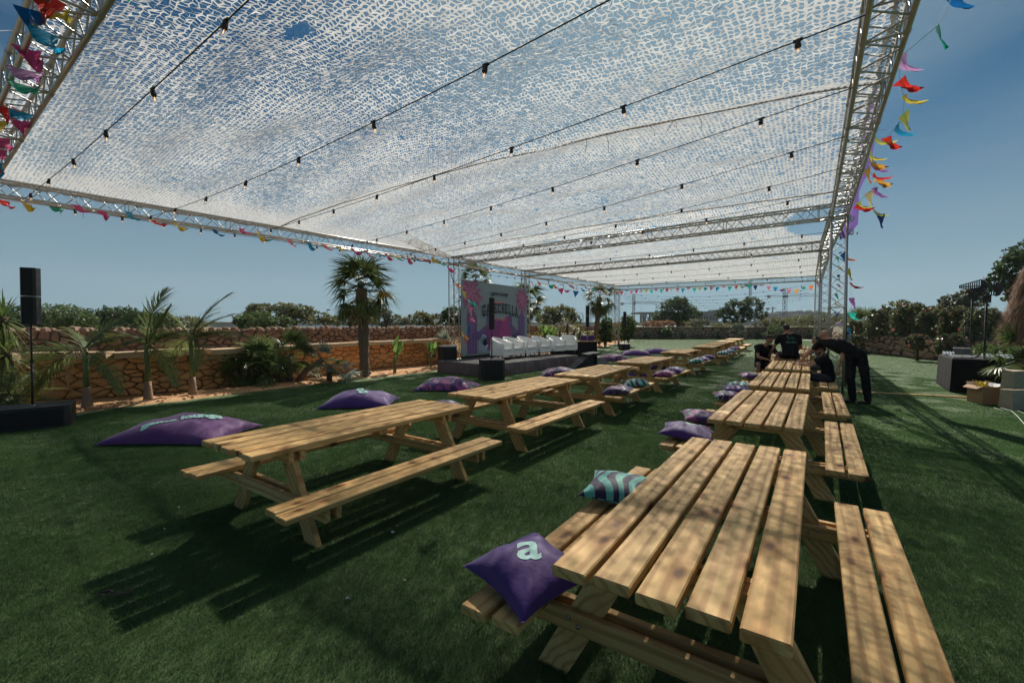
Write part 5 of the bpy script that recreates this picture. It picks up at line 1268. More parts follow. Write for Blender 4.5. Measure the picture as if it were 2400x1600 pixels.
def stone_wall(name, path, H, sx, sz, mat, mort, label, cat='wall', single=True, gap=.012, depth=.05, th=.36, seed=1, toppers=None, capmat=None, caph=.15, z0=0.0, flip=1, group=None):
    L = sum((Vector(path[i+1]) - Vector(path[i])).length for i in range(len(path) - 1)); root = empty(name, (path[0][0], path[0][1], z0), 0, label, cat, group); o = Vector((path[0][0], path[0][1], 0))
    r = random.Random(seed); m = MB(); n = max(2, int(L / .5)); V = []
    for i in range(n + 1):
        p, d = on_path(path, L * i / n); nr = Vector((d.y, -d.x)) * flip
        for off, z in ((0, 0), (0, H), (-th, H), (-th, 0)): q = p + nr * off; V.append((q.x - o.x, q.y - o.y, z))
    m.add(V, [(k*4+j, k*4+(j+1)%4, (k+1)*4+(j+1)%4, (k+1)*4+j) for k in range(n) for j in range(4)] + [(0,1,2,3), (n*4+3,n*4+2,n*4+1,n*4)]); m.build('wall_core', MT[mort], root)
    J = MB(); cnt = 0
    for poly, c in cells(L, H, sx, sz, seed):
        dep = depth * r.uniform(.6, 1.3); V, Fa, (cx, cy) = stone_geo(poly, gap * r.uniform(.7, 1.5), dep, r); p, d = on_path(path, cx); nr = Vector((d.y, -d.x)) * flip
        W = []
        for x, y, z in V: q = p + d * (x - cx) + nr * z; W.append((q.x - o.x, q.y - o.y, y))
        if flip > 0: Fa = [f[::-1] for f in Fa]
        if single and cnt < 300:
            c0 = Vector((p.x - o.x, p.y - o.y, cy)); mm = MB(); mm.add([Vector(q) - c0 for q in W], Fa); inst('stone', mm.mesh('stone', MT[mat], True), root, c0); cnt += 1
        else: J.add(W, Fa)
    if J.v: tag(J.build('stones', MT[mat], root, True), kind='stuff')
    if capmat:
        s = 0
        while s < L:
            l = r.uniform(.45, .95); e = min(L, s + l); p, d = on_path(path, (s + e) / 2); nr = Vector((d.y, -d.x)) * flip; mm = MB(); hw = (e - s) / 2 - .006; hh = caph * r.uniform(.9, 1.1)
            vs = []
            for z, k in ((0, .0), (hh * .85, .0), (hh, .02)):
                for a, b in ((-1,-1),(1,-1),(1,1),(-1,1)): vs.append(Vector((a * (hw - k * .5) + r.uniform(-.004,.004), (-th/2 + b * (th/2 + .05 - k) + r.uniform(-.012,.012)), z + r.uniform(-.006,.006))))
            rot = math.atan2(d.y, d.x); M4 = Matrix.Rotation(rot, 4, 'Z'); 
            vs = [M4 @ Vector((q.x, -q.y * -1 * flip, q.z)) for q in vs] if flip > 0 else [M4 @ Vector((q.x, -q.y, q.z)) for q in vs]
            fs = [(3,2,1,0),(8,9,10,11)] + [(k*4+j,k*4+(j+1)%4,(k+1)*4+(j+1)%4,(k+1)*4+j) for k in range(2) for j in range(4)]
            mm.add(vs, fs); mm.build('cap_stone', MT[capmat], root, loc=(p.x - o.x, p.y - o.y, H)); s = e
    if toppers:
        T = MB(); s = 0
        while s < L:
            k = r.uniform(.12, .34) * toppers; p, d = on_path(path, s); nr = Vector((d.y, -d.x)) * flip
            for row in range(2):
                q = p - nr * (th * (.1 + .6 * row) + r.uniform(-.05,.05)); M4 = Matrix.Translation((q.x - o.x, q.y - o.y, H + k * .22)) @ Matrix.Rotation(r.uniform(0, 6), 4, 'Z') @ Matrix.Rotation(r.uniform(-.4,.4), 4, 'X')
                T.ell((0,0,0), (k * .62, k * .45, k * r.uniform(.3,.5)), 6, 4, M4)
            s += k
        tag(T.build('top_rubble', MT[mat], root), kind='stuff')
    return root
NW = [(-15.5, 9.6), (-10.7, 9.75), (-9.19, 10.38), (-7.95, 11.46), (-6.7, 13.8), (-5.26, 16.8), (-3.63, 18.9)]
stone_wall('garden_wall', NW, .92, .27, .15, 'golden_stone', 'mortar', 'low golden rubble stone wall with pale capstones behind the left palms', single=True, gap=.009, depth=.055, seed=3, capmat='cap_stone')
stone_wall('garden_wall', [(-3.63, 18.9), (-.6, 22.6), (2.6, 28.5), (5.2, 35), (8.5, 42.5), (12.6, 50.0)], .92, .40, .2, 'golden_stone', 'mortar', 'continuation of the capped golden wall behind the stage and the shrubs', single=False, gap=.014, depth=.05, seed=5, capmat='cap_stone')
stone_wall('field_wall', [(-27, 11.5), (-18, 12.8), (-12.5, 15.2), (-8.2, 18.6), (-4.2, 24.5), (1.8, 32), (7.5, 43), (12, 53)], 1.42, .30, .20, 'grey_stone', 'mortar_grey', 'higher dry stone field wall with loose rubble on top, behind the garden wall', single=False, gap=.02, depth=.06, seed=7, toppers=1.0, th=.6)
stone_wall('back_wall', [(12.9, 50.35), (36.5, 50.35)], 1.30, .46, .30, 'pink_stone', 'mortar_grey', 'long pinkish rubble wall across the far end of the lawn', single=False, gap=.03, depth=.07, seed=9, capmat='cap_stone', caph=.08)
stone_wall('hedge_wall', [(36.5, 50.0), (27.2, 37.5), (21.2, 26.4), (20.5, 23.3), (19.9, 21.2), (19.6, 19.2), (19.3, 16)], 1.05, .50, .30, 'pink_stone', 'mortar_grey', 'rubble wall under the flowering hedge on the right', single=False, gap=.03, depth=.07, seed=11)
for k in range(0): pass
# limestone retaining block at the right edge
def retaining():
    root = empty('retaining_wall', (9.95, 8.75, 0), 0, 'rough limestone block wall at the right edge beside the cardboard box', 'wall')
    r = random.Random(5); u = azv(R(98)); v = azv(R(8)); M = None
    for i in range(3):
        for j in range(2):
            m = MB(); N = 6; L, H, T_ = .95, .38, .28; V = []; Fa = []
            # displaced box
            def q(x, y, z): n = noise.noise_vector((x*3+i*7, y*3+j*5, z*3)) * .025; return u * (i * (L + .015) + x) + v * y + Vector((0,0,j * (H + .008) + z)) + n
            faces = [((0,0,0),(L,0,0),(0,0,H)), ((0,0,H),(L,0,0),(0,T_,0)), ((0,T_,0),(0,-T_,0),(0,0,H)), ((L,0,0),(0,T_,0),(0,0,H))]
            for o_, a, b in faces:
                base = len(V)
                for p in range(N + 1):
                    for s in range(N + 1): V.append(q(o_[0] + a[0]*p/N + b[0]*s/N, o_[1] + a[1]*p/N + b[1]*s/N, o_[2] + a[2]*p/N + b[2]*s/N))
                for p in range(N):
                    for s in range(N): k = base + p*(N+1)+s; Fa.append((k, k+N+1, k+N+2, k+1))
            me = npmesh('block', np.array([tuple(x) for x in V]), np.array(Fa), MT['limestone']); inst('block', me, root)
retaining()

# ------------------------------------------------------------------ far buildings and cranes
def bx(m, x0, x1, y0, y1, D, T_=6): 
    a = PD(x0, y1, D); b = PD(x1, y0, D); m.box((a.x, D, a.z), (b.x, D + T_, b.z))
def buildings():
    D = 170; r = empty('concrete_frame_building', (PD(1501, 759, D).x, D, 0), 0, 'open concrete frame building seen between the two big trees', 'building'); o = Vector(r.location)
    def put(name, mat, lst, par, D_=170, T_=6, o_=None):
        m = MB(); [bx(m, *q, D_, T_) for q in lst]; q = m.build(name, MT[mat], par); q.location = -(o_ or o); return q
    put('roof_slab', 'concrete', [(1501,1585,731,735)], r, T_=14)
    for x in (1502, 1512, 1523, 1534, 1560, 1578): put('column', 'concrete', [(x,x+3,735.2,762)], r, T_=1.5)
    put('rear_columns', 'concrete', [(1507,1509,735.2,762),(1529,1531,735.2,762)], r, D_=182, T_=1)
    m = MB(); 
    for x0, x1 in ((1504,1512),(1515,1523),(1526,1534)):
        m.tube(PD(x0,737,171.0), PD(x1,760,171.0), .15, 4); m.tube(PD(x1,737,171.6), PD(x0,760,171.6), .15, 4)
    q = m.build('cross_bracing', MT['crane_steel'], r); q.location = -o
    r2 = empty('unfinished_building', (PD(1640, 759, 160).x, 160, 0), 0, 'unfinished grey building with scaffolding left of the umbrella shaped tree', 'building'); o2 = Vector(r2.location)
    put('wall', 'concrete', [(1632,1684,736,762)], r2, 160, 12, o2); put('upper_storey', 'concrete', [(1650,1700,729.5,735.8)], r2, 163, 8, o2); put('stair_tower', 'concrete', [(1670,1684,726,729.3)], r2, 163, 4, o2)
    for i in range(7): put('window', 'black_paint', [(1636+i*7,1639+i*7,741,750)], r2, 159.9, .05, o2)
    for i in range(5): put('scaffold_pole', 'crane_steel', [(1634+i*11,1635+i*11,733,762)], r2, 159, .2, o2)
    for k, (x0, x1, y0, y1, D_, lb_) in enumerate(((1790,1836,737,760,230,'flat pale building on the skyline below the crane'), (1822,1872,733,742,250,'stepped pale roof block on the skyline under the crane jib'), (1872,1935,731,748,240,'long pale apartment block on the skyline left of the right posts'), (1860,1905,742,762,200,'grey low block on the skyline in front of the long apartment block'), (1935,2010,736,760,230,'pale block on the skyline just right of the right posts'))):
        rr = empty('apartment_block', (PD(x0, 759, D_).x, D_, 0), 0, lb_, 'building', 'pale blocks on the skyline'); oo = Vector(rr.location)
        put('wall', 'pale_hazed_concrete', [(x0,x1,y0,y1)], rr, D_, 10, oo); put('roof_edge', 'concrete', [(x0-1,x1+1,y0-1.2,y0-.05)], rr, D_ - .5, 11, oo)
        m = MB(); n = int((x1 - x0) / 5)
        for i in range(n):
            for yy in range(int(y0) + 2, int(min(y1, 757)) - 2, 5): bx(m, x0 + 1.5 + i*5, x0 + 3.8 + i*5, yy, yy + 2.2, D_ - .05, .04)
        if m.v: q = m.build('windows', MT['black_paint'], rr); q.location = -oo; tag(q, kind='stuff')
        for i in range(3): put('roof_box', 'pale_hazed_concrete', [(x0+5+i*(x1-x0)/3,x0+10+i*(x1-x0)/3,y0-4,y0-1.3)], rr, D_ + 2, 4, oo)
    for k, (x0, x1, y0, y1, D_, lb_) in enumerate(((495,548,757,767,75,'white low building or tarp beyond the field wall, left of the yellowish trees'), (1662,1722,754,760,110,'white fence panels under the umbrella shaped tree'), (1010,1036,738,748,160,'pale house far off, left of the stage'), (1722,1800,753,759,120,'long white shed between the trees at the far end'))):
        m = MB(); bx(m, x0, x1, y0, y1, D_, 4); w_ = m; a = m.build('wall', MT['pale_hazed_concrete']); rr = empty('low_building', (PD(x0,759,D_).x, D_, 0), 0, lb_, 'building', 'low white buildings in the fields'); a.parent = rr; a.location = -Vector(rr.location)
        m = MB(); bx(m, x0 - 1, x1 + 1, y0 - 1, y0 - .1, D_ - .3, 4.6); a = m.build('roof', MT['concrete'], rr); a.location = -Vector(rr.location)
buildings()
def crane(x, ytop, yj, x0, x1, D, label, wpx=5):
    s = D / F; root = empty('tower_crane', (PD(x, 759, D).x, D, 0), 0, label, 'crane', 'tower cranes on the skyline'); o = Vector(root.location)
    def W(px, py, dy=0): q = PD(px, py, D); return Vector((q.x - o.x, dy, q.z))
    w_ = wpx * s / 2; zt = W(x, ytop).z; m = MB()
    for sx in (-1,1):
        for sy in (-1,1): m.tube((sx*w_, sy*w_, 0), (sx*w_, sy*w_, zt * .97), .5 * s, 4)
    n = int(zt / (w_ * 2)); 
    for i in range(n):
        a, b = i * zt / n, (i + 1) * zt / n; k = 1 if i % 2 else -1
        m.tube((-w_*k,-w_,a),(w_*k,-w_,b),.3*s,3); m.tube((w_*k,w_,a),(-w_*k,w_,b),.3*s,3); m.tube((-w_,-w_*k,a),(-w_,w_*k,b),.3*s,3)
    m.build('mast', MT['crane_steel'], root)
    zj = W(x, yj).z; m = MB(); jl = W(x1, yj).x; jh = 1.8 * w_
    for dy in (-.6*w_, .6*w_): m.tube((0, dy, zj), (jl, dy, zj), .35*s, 4)
    m.tube((0,0,zj+jh), (jl,0,zj+jh), .35*s, 4); k = max(6, int(abs(jl) / (jh * 1.3)))
    for i in range(k): a = jl*i/k; b = jl*(i+.5)/k; c = jl*(i+1)/k; m.tube((a,-.6*w_,zj),(b,0,zj+jh),.22*s,3); m.tube((b,0,zj+jh),(c,-.6*w_,zj),.22*s,3)
    m.build('jib', MT['crane_steel'], root)
    m = MB(); cl = W(x0, yj).x; m.tube((0,0,zj),(cl,0,zj),.7*s,4); m.tube((0,0,zt),(cl*.9,0,zj),.18*s,3); m.tube((0,0,zt),(jl*.7,0,zj+jh),.18*s,3); m.build('counter_jib', MT['crane_steel'], root)
    m = MB(); m.box((cl - 2*s, -2*s, zj - 4*s),(cl + 4*s, 2*s, zj + 2*s)); m.build('counterweight', MT['concrete'], root)
    m = MB(); m.box((-w_*1.1,-w_*1.3,zj-3*s),(w_*1.4,w_,zj+2*s)); m.build('cab', MT['crane_steel'], root)
    m = MB(); hx = jl * .22; m.tube((hx,0,zj),(hx,0,zj-14*s),.12*s,3); m.box((hx-s*.5,-s*.5,zj-15*s),(hx+s*.5,s*.5,zj-14*s)); m.build('hook', MT['crane_steel'], root)
crane(1838.5, 674, 694, 1801, 1924, 190, 'nearest tower crane, its jib pointing right behind the right posts', 6.5)
crane(1485, 688, 711, 1457, 1562, 240, 'tower crane right of the farthest left post', 4.5)
crane(1757, 655, 668, 1748, 1790, 260, 'tower crane rising behind the umbrella shaped tree', 4)
crane(1810, 718, 723, 1798, 1819, 330, 'very faint small crane low on the skyline', 1.6)
for k, (x, yt, sgn) in enumerate(((1357,733,1),(1365,732,-1),(1384,728,1),(1418,722,1),(1434,727,-1))):
    D = 330; s = D / F; r_ = empty('harbour_crane', (PD(x, 759, D).x, D, 0), 0, 'faint harbour crane on the horizon, %s from the left, right of the stage' % ('first','second','third','fourth','fifth')[k], 'crane', 'harbour cranes on the horizon')
    m = MB(); z = PD(x, yt, D).z; m.tube((0,0,0),(0,0,z),.5*s,4); m.tube((4*s,0,0),(2*s,0,z*.8),.4*s,4); m.build('tower', MT['crane_steel'], r_); m = MB(); m.tube((-3*s*sgn,0,z*.7),(5*s*sgn,0,z*1.02),.5*s,4); m.build('boom', MT['crane_steel'], r_)
# distant hills and the sea
def hills():
    m = MB(); simple('far_hill', (.16,.19,.17), .95, 0, .2, .01, 0)
    n = 160; V = []; D = 420
    for i in range(n + 1):
        a = R(-62 + 124 * i / n); h = 3.2 + 2.4 * noise.noise((i * .08, 3, 0)) + 1.0 * noise.noise((i * .4, 9, 0)); x, y = math.sin(a) * D, math.cos(a) * D
        h = max(1, h); V += [(x, y, -2), (x, y, h), (x * 1.15, y * 1.15, h * 1.2), (x * 1.15, y * 1.15, -2)]
    m.add(V, [(k*4+j, k*4+(j+1)%4, (k+1)*4+(j+1)%4, (k+1)*4+j) for k in range(n) for j in range(3)]); tag(m.build('hills', MT['far_hill']), kind='structure')
    ms = NM('sea_water'); ms.base((.03,.08,.13), .25, 0, .5); ms.bump(ms.noise(ms.coord(), .4, 4), .4, .3)
    me = bpy.data.meshes.new('sea'); me.from_pydata([(-140,255,.05),(140,300,.05),(180,380,.05),(-200,360,.05)], [], [(0,1,2,3)]); me.materials.append(ms.m); tag(inst('sea', me), kind='structure')
hills()
# street lamp beyond the field wall
q = PD(760, 759, 60); t = empty('street_lamp', (q.x, 60, 0), 0, 'single street lamp beyond the field wall, right of the yellowish trees', 'street lamp')
m = MB(); m.tube((0,0,0),(0,0,2.9),.05,6); m.tube((0,0,2.85),(.5,0,3.5),.035,5); m.build('post', MT['crane_steel'], t); m = MB(); m.ell((.58,0,3.6),(.32,.12,.08),8,5,Matrix.Rotation(-.0,4,'Y')); m.build('lamp_head', MT['black_paint'], t)
# ------------------------------------------------------------------ foliage
leafmat('leaf_dark', (0.035,0.070,0.021), (0.079,0.131,0.038), 0.40, .9)
leafmat('leaf_mid', (0.056,0.102,0.028), (0.131,0.184,0.056), 0.45, .9)
leafmat('leaf_olive', (0.105,0.123,0.044), (0.210,0.210,0.084), 0.45, .8)
leafmat('leaf_grey', (0.096,0.114,0.070), (0.193,0.210,0.140), 0.40, .8)
leafmat('leaf_yellow', (0.228,0.210,0.052), (0.420,0.333,0.088), 0.50, .8)
leafmat('leaf_rust', (.20,.10,.045), (.30,.17,.08), .4, .8)
leafmat('leaf_oleander', (.085,.110,.045), (.20,.21,.10), .3, 2.0, rough=.28)
leafmat('leaf_palm', (.075,.125,.035), (.200,.240,.080), 0.45, 1.5, rough=.4)
leafmat('leaf_fan', (.050,.095,.030), (.150,.185,.060), 0.40, 1.2, rough=.4)
leafmat('leaf_fan_gold', (0.350,0.263,0.052), (0.595,0.420,0.088), 0.55, 1.2, rough=.4)
leafmat('leaf_silver', (0.175,0.228,0.175), (0.333,0.385,0.298), 0.40, 1.2, rough=.45)
leafmat('leaf_banana', (0.088,0.175,0.035), (0.228,0.350,0.088), 0.55, 1.2, rough=.35)
leafmat('leaf_dry', (0.385,0.298,0.175), (0.600,0.490,0.298), 0.45, 1.2, rough=.8)
leafmat('petal_pink', (.55,.13,.14), (.62,.25,.22), .4, 3, rough=.6)
leafmat('petal_magenta', (.20,.02,.10), (.32,.05,.16), .4, 3, rough=.6)
simple('bark', (.085,.055,.038), .95, 0, .35, 9, .7)
simple('bark_grey', (.16,.14,.12), .95, 0, .3, 9, .6)
simple('fibre', (.14,.10,.065), .98, 0, .5, 22, 1.0)
simple('crownshaft', (.13,.17,.055), .45, 0, .25, 5, .1)
simple('palm_bole', (.30,.19,.12), .8, 0, .3, 7, .4)
simple('stem_green', (.09,.12,.04), .6, 0, .2, 6, .1)
def foliage(name, blobs, n, size, mat, seed=0, clump=.30, aspect=1.7, per=26, parent=None, loc=(0,0,0), flat=0.0):
    "leaves gathered in clumps over the surface and through the volume of the blobs (x, y, z, rx, ry, rz)"
    r = np.random.default_rng(seed); Bb = np.array(blobs, dtype=float); wt = (Bb[:,3]*Bb[:,4]*Bb[:,5]) ** (2/3); wt /= wt.sum()
    nc = max(1, n // per); bi = r.choice(len(Bb), nc, p=wt); d = r.normal(size=(nc, 3)); d /= np.linalg.norm(d, axis=1, keepdims=True)
    rad = r.uniform(.45, 1.0, (nc, 1)) ** .5 * (1 + .18 * np.sin(d[:, :1] * 5 + bi[:, None]) * np.cos(d[:, 1:2] * 6)); cc = Bb[bi, :3] + d * Bb[bi, 3:6] * rad
    cr_ = Bb[bi, 3:6].mean(1) * clump * r.uniform(.5, 1.25, nc)
    ci = np.repeat(np.arange(nc), per); m = len(ci); o = r.normal(size=(m, 3)); o /= np.linalg.norm(o, axis=1, keepdims=True)
    p = cc[ci] + o * (cr_[ci] * r.uniform(.2, 1, m) ** .6)[:, None] * [1, 1, .8]
    a = r.normal(size=(m, 3)); a[:, 2] *= (1 - flat); a /= np.linalg.norm(a, axis=1, keepdims=True); b = np.cross(a, r.normal(size=(m, 3))); b /= np.linalg.norm(b, axis=1, keepdims=True)
    s = size * r.uniform(.6, 1.35, (m, 1)); a = a * s * aspect / 2; b = b * s / 2
    V = np.stack([p - a, p + b * .9, p + a, p - b * .9], 1).reshape(-1, 3); Fa = np.arange(m * 4).reshape(m, 4)
    return inst(name, npmesh(name, V, Fa, MT[mat]), parent, loc)
def limbs(root, h, r0, blobs, seed=0, mat='bark', name='trunk', z0=0, nb=6):
    r = random.Random(seed); m = MB(); top = Vector((0, 0, h)); m.path([Vector((0,0,z0)), Vector((r.uniform(-.05,.05)*h, 0, h*.5)), top], [r0 * 1.3, r0, r0 * .75], 8)
    for i in range(nb):
        bl_ = blobs[i % len(blobs)]; e = Vector(bl_[:3]) + Vector([r.uniform(-.5,.5) * bl_[3+k] for k in range(3)]); mid = top.lerp(e, .5) + Vector((r.uniform(-.1,.1), r.uniform(-.1,.1), .1)) * h * .4
        m.path([top - Vector((0,0,.1*h)), mid, e], [r0 * .6, r0 * .35, r0 * .12], 5)
    return m.build(name, MT[mat], root, True)
def tree(px, ybase, D, blobs_px, n, size, mat, label, name='tree', cat='tree', group=None, seed=0, trunk_r=.12, bark='bark', clump=.30, depth=1.0, per=26, th=None, flower=None, aspect=1.7):
    "blobs in pixels (x, y, rx, ry) of the photograph at forward distance D"
    c = PD(px, ybase, D); z0 = 0; root = empty(name, (c.x, D, 0), 0, label, cat, group); s = D / F; bl_ = []
    for i, b in enumerate(blobs_px):
        q = PD(b[0], b[1], D); dy = b[4] if len(b) > 4 else 0; bl_.append((q.x - c.x, dy, q.z, b[2]*s, max(b[2], b[3])*s*depth, b[3]*s))
    foliage('crown', bl_, n, size, mat, seed, clump, aspect, parent=root, per=per)
    if trunk_r: limbs(root, th or max(.3, min(b[2] for b in bl_) - .1), trunk_r, bl_, seed, bark)
    if flower: foliage('blossom', bl_, flower[0], flower[1], flower[2], seed + 50, clump * .6, parent=root, per=5, aspect=1.1)
    return root
GT = 'trees beyond the field wall'
tree(40, 775, 30, [(30,745,60,26),(-20,750,40,24)], 5200, .10, 'leaf_dark', 'dark rounded carob crown at the far left edge behind the yucca', group=GT, seed=1)
tree(150, 775, 31, [(140,745,62,28),(100,752,40,22),(185,752,34,22)], 7800, .10, 'leaf_mid', 'broad rounded dark green carob left of the first slim palm', group=GT, seed=2)
tree(245, 775, 34, [(240,748,38,24),(278,742,34,24)], 4200, .11, 'leaf_dark', 'dark bushy tree behind the first slim palm', group=GT, seed=3)
tree(330, 775, 36, [(318,748,46,20),(372,752,36,17)], 4600, .11, 'leaf_dark', 'dark bushy tree behind the second slim palm', group=GT, seed=4)
tree(430, 772, 44, [(425,757,44,14)], 2600, .12, 'leaf_olive', 'low olive green scrub behind the third slim palm', group=GT, seed=5)
tree(610, 770, 38, [(612,724,30,12),(598,740,26,14)], 4200, .10, 'leaf_olive', 'yellowish green tree with a flat top, left one of the olive group', group=GT, seed=6)
tree(690, 770, 38, [(668,724,24,15),(700,728,28,16),(690,745,38,16)], 6800, .10, 'leaf_olive', 'tall yellowish green tree with several domes, middle of the olive group', group=GT, seed=7)
tree(612, 775, 33, [(600,752,48,19),(655,756,30,14)], 6000, .09, 'leaf_mid', 'bright green dense bush in front of the yellowish trees', group=GT, seed=8)
tree(762, 772, 40, [(745,744,24,16),(780,752,28,11)], 3600, .10, 'leaf_olive', 'smaller loose tree under the street lamp', group=GT, seed=9)
tree(820, 772, 37, [(822,742,24,22),(838,752,20,16)], 3800, .10, 'leaf_dark', 'dark tree directly left of the big fan palm trunk', group=GT, seed=10)
tree(905, 772, 38, [(892,746,30,20),(930,752,28,14),(898,733,18,10)], 4800, .10, 'leaf_grey', 'grey green olive tree right of the big fan palm trunk', group=GT, seed=11)
tree(1000, 772, 42, [(985,748,28,15),(1015,750,24,13)], 3600, .11, 'leaf_olive', 'low olive tree halfway between the big palm and the stage', group=GT, seed=12)
tree(1062, 772, 30, [(1062,742,26,24),(1076,756,20,18)], 4200, .10, 'leaf_dark', 'dark tree between the left post and the screen', group=GT, seed=13)
tree(1300, 772, 46, [(1282,740,30,20),(1320,736,30,22),(1345,748,18,14)], 6400, .12, 'leaf_olive', 'rounded olive tree right of the screen', group=GT, seed=14)
GB = 'trees beyond the far wall'
tree(1588, 770, 60, [(1585,726,40,26),(1560,744,26,16),(1612,742,30,20),(1590,712,22,14)], 11000, .14, 'leaf_dark', 'big dense dark tree with a rounded crown beyond the far wall', group=GB, seed=15, trunk_r=.3)
tree(1735, 768, 60, [(1762,716,28,20),(1722,722,26,18),(1700,736,22,14),(1785,738,16,12),(1745,742,22,12),(1712,756,18,10)], 10000, .13, 'leaf_dark', 'umbrella shaped dark tree with gaps in its crown, beyond the far wall', group=GB, seed=16, trunk_r=.28, clump=.25)
GS = 'wild shrubs behind the far wall'
for k, (x, y, rx, ry, mat, n, lb_) in enumerate(((1530,759,26,6,'leaf_rust',1800,'rust coloured dry shrubs left of the big dark tree'), (1562,759,20,7,'leaf_rust',1500,'rust coloured shrub under the big dark tree'), (1604,760,12,8,'leaf_yellow',900,'yellow shrub under the right side of the big tree'), (1640,757,26,9,'leaf_grey',1900,'grey green shrub between the two big trees'), (1625,762,18,6,'leaf_yellow',1000,'yellow green weeds in front of the grey shrub'), (1690,763,26,4,'leaf_olive',1200,'low weeds left of the round rosemary bush'), (1815,756,24,12,'leaf_olive',2600,'olive shrub behind the man in the printed tee'), (1785,762,22,7,'leaf_grey',1500,'pale weeds behind the round rosemary bush'), (1880,752,38,12,'leaf_olive',3400,'yellowish green scrub right of the man in the printed tee'), (1930,748,36,15,'leaf_olive',3000,'olive scrub behind the right posts'), (1476,757,16,8,'leaf_mid',900,'green weeds right of the farthest left post'), (2060,748,70,16,'leaf_olive',3600,'olive scrub behind the flowering hedge'))):
    tree(x, 768, 53.5 + k % 3, [(x,y,rx,ry)], n, .10, mat, lb_, 'shrub', 'shrub', GS, 30 + k, trunk_r=.03, th=.5)
# shrubs against the far wall
GL = 'shrubs along the foot of the far wall'
tree(1560, 794, 49.6, [(1560,780,15,13)], 1800, .08, 'leaf_mid', 'loose rose bush against the far wall, between the first two clipped cones', 'shrub', 'shrub', GL, 50, .03, th=.4)
tree(1730, 796, 48.6, [(1730,776,17,20)], 3200, .07, 'leaf_grey', 'tall round rosemary bush against the far wall', 'shrub', 'shrub', GL, 51, .05, th=.5, depth=.8)
tree(1818, 796, 48.9, [(1818,780,20,18)], 2600, .08, 'leaf_mid', 'dark round bush left of the man in the printed tee', 'shrub', 'shrub', GL, 52, .05, th=.5)
tree(1640, 793, 49.7, [(1640,788,9,4)], 500, .07, 'leaf_yellow', 'small orange yellow plant at the foot of the far wall', 'shrub', 'shrub', GL, 53, .02, th=.15)
def cone(px, yb, yt, w_, D, label, sd):
    c = P(px, yb, 0); s = D / F; root = empty('clipped_conifer', (PD(px, yb, D).x, D, 0), 0, label, 'conifer', 'clipped cones along the far wall'); h = (yb - yt) * s; rw = w_ * s / 2
    bl_ = [(0,0,h*(.12+.76*t), rw*(1-.75*t*t)*.9, rw*(1-.75*t*t)*.9, h*.16) for t in (0,.2,.4,.6,.8,1)]
    foliage('foliage', bl_, 1700, .055, 'leaf_mid', sd, .28, parent=root); m = MB(); m.tube((0,0,0),(0,0,h*.7),.04,6); m.build('trunk', MT['bark'], root)
for k, (x, yt, w_, lb_) in enumerate(((1515,769,18,'clipped green cone farthest left along the far wall'),(1600,767,18,'second clipped green cone from the left along the far wall'),(1684,769,17,'third clipped green cone, left of the round rosemary bush'),(1778,769,20,'clipped green cone between the rosemary bush and the seated young man'),(1893,763,19,'clipped green cone right of the man in the printed tee'))): cone(x, 794, yt, w_, 49.2, lb_, 70 + k)
# hedge behind the left posts
GH = 'tall shrubs by the farthest left post'
tree(1418, 812, 33, [(1418,775,18,26),(1414,790,18,18),(1424,755,12,14)], 5200, .075, 'leaf_mid', 'tall green shrub left of the farthest post', 'shrub', 'shrub', GH, 60, .05, th=.6)
tree(1450, 806, 36, [(1447,778,16,22)], 2400, .08, 'leaf_rust', 'orange leaved shrub behind the farthest left post', 'shrub', 'shrub', GH, 61, .04, th=.5)
tree(1472, 800, 33.5, [(1472,760,16,22),(1470,782,16,18)], 4600, .075, 'leaf_mid', 'dark green columnar shrub right of the farthest left post', 'shrub', 'shrub', GH, 62, .05, th=.6)
tree(1380, 805, 32, [(1372,790,26,12),(1350,788,18,10)], 2600, .07, 'leaf_olive', 'low yellow green shrub behind the stage end', 'shrub', 'shrub', GH, 63, .03, th=.3)
tree(1248, 800, 25.5, [(1252,790,14,9)], 1200, .08, 'leaf_yellow', 'yellow leafed plant between the screen and the white chairs', 'shrub', 'shrub', GH, 64, .03, th=.3)
# flowering hedge on the right: several bushes
GO = 'oleander bushes of the right hand hedge'
for k, (x, y, rx, ry, D, n, lb_) in enumerate(((2015,778,32,34,27,5200,'oleander bush just right of the right posts'), (2075,760,40,48,25.5,8000,'oleander bush with pink blossom, second from the posts'), (2135,752,40,50,23.5,8600,'tall oleander bush in the middle of the right hedge'), (2190,762,38,52,22,8200,'oleander bush with pink clusters left of the sound desk'), (2245,760,40,56,20.5,7800,'large oleander bush behind the antenna paddles'), (2310,770,50,60,19,7200,'oleander bush at the right end of the hedge, behind the thatched parasol'), (2228,812,34,34,18.2,3600,'low oleander hanging over the wall behind the sound desk'), (2004,806,24,30,25.4,2600,'low dark shrub at the foot of the hedge by the right posts'), (2150,800,26,22,20.4,1700,'sprawling oleander branch over the middle of the hedge wall'))):
    tree(x, 838, D, [(x,y,rx,ry*.75),(x-rx*.4,y+ry*.35,rx*.7,ry*.5),(x+rx*.4,y-ry*.3,rx*.6,ry*.5),(x-rx*.5,y-ry*.45,rx*.4,ry*.35),(x+rx*.2,y+ry*.6,rx*.9,ry*.3)], int(n*1.25), .052, 'leaf_oleander', lb_, 'oleander', 'bush', GO, 80 + k, .05, th=.9, clump=.20, aspect=3.4, flower=(240, .075, 'petal_pink'), depth=.7)
tree(2250, 800, 27, [(2240,712,32,22),(2275,700,30,24),(2215,728,22,16)], 6800, .085, 'leaf_grey', 'airy grey green tree above the hedge, left of the thatched parasol', group='trees at the right edge', seed=90, clump=.22, th=1.6)
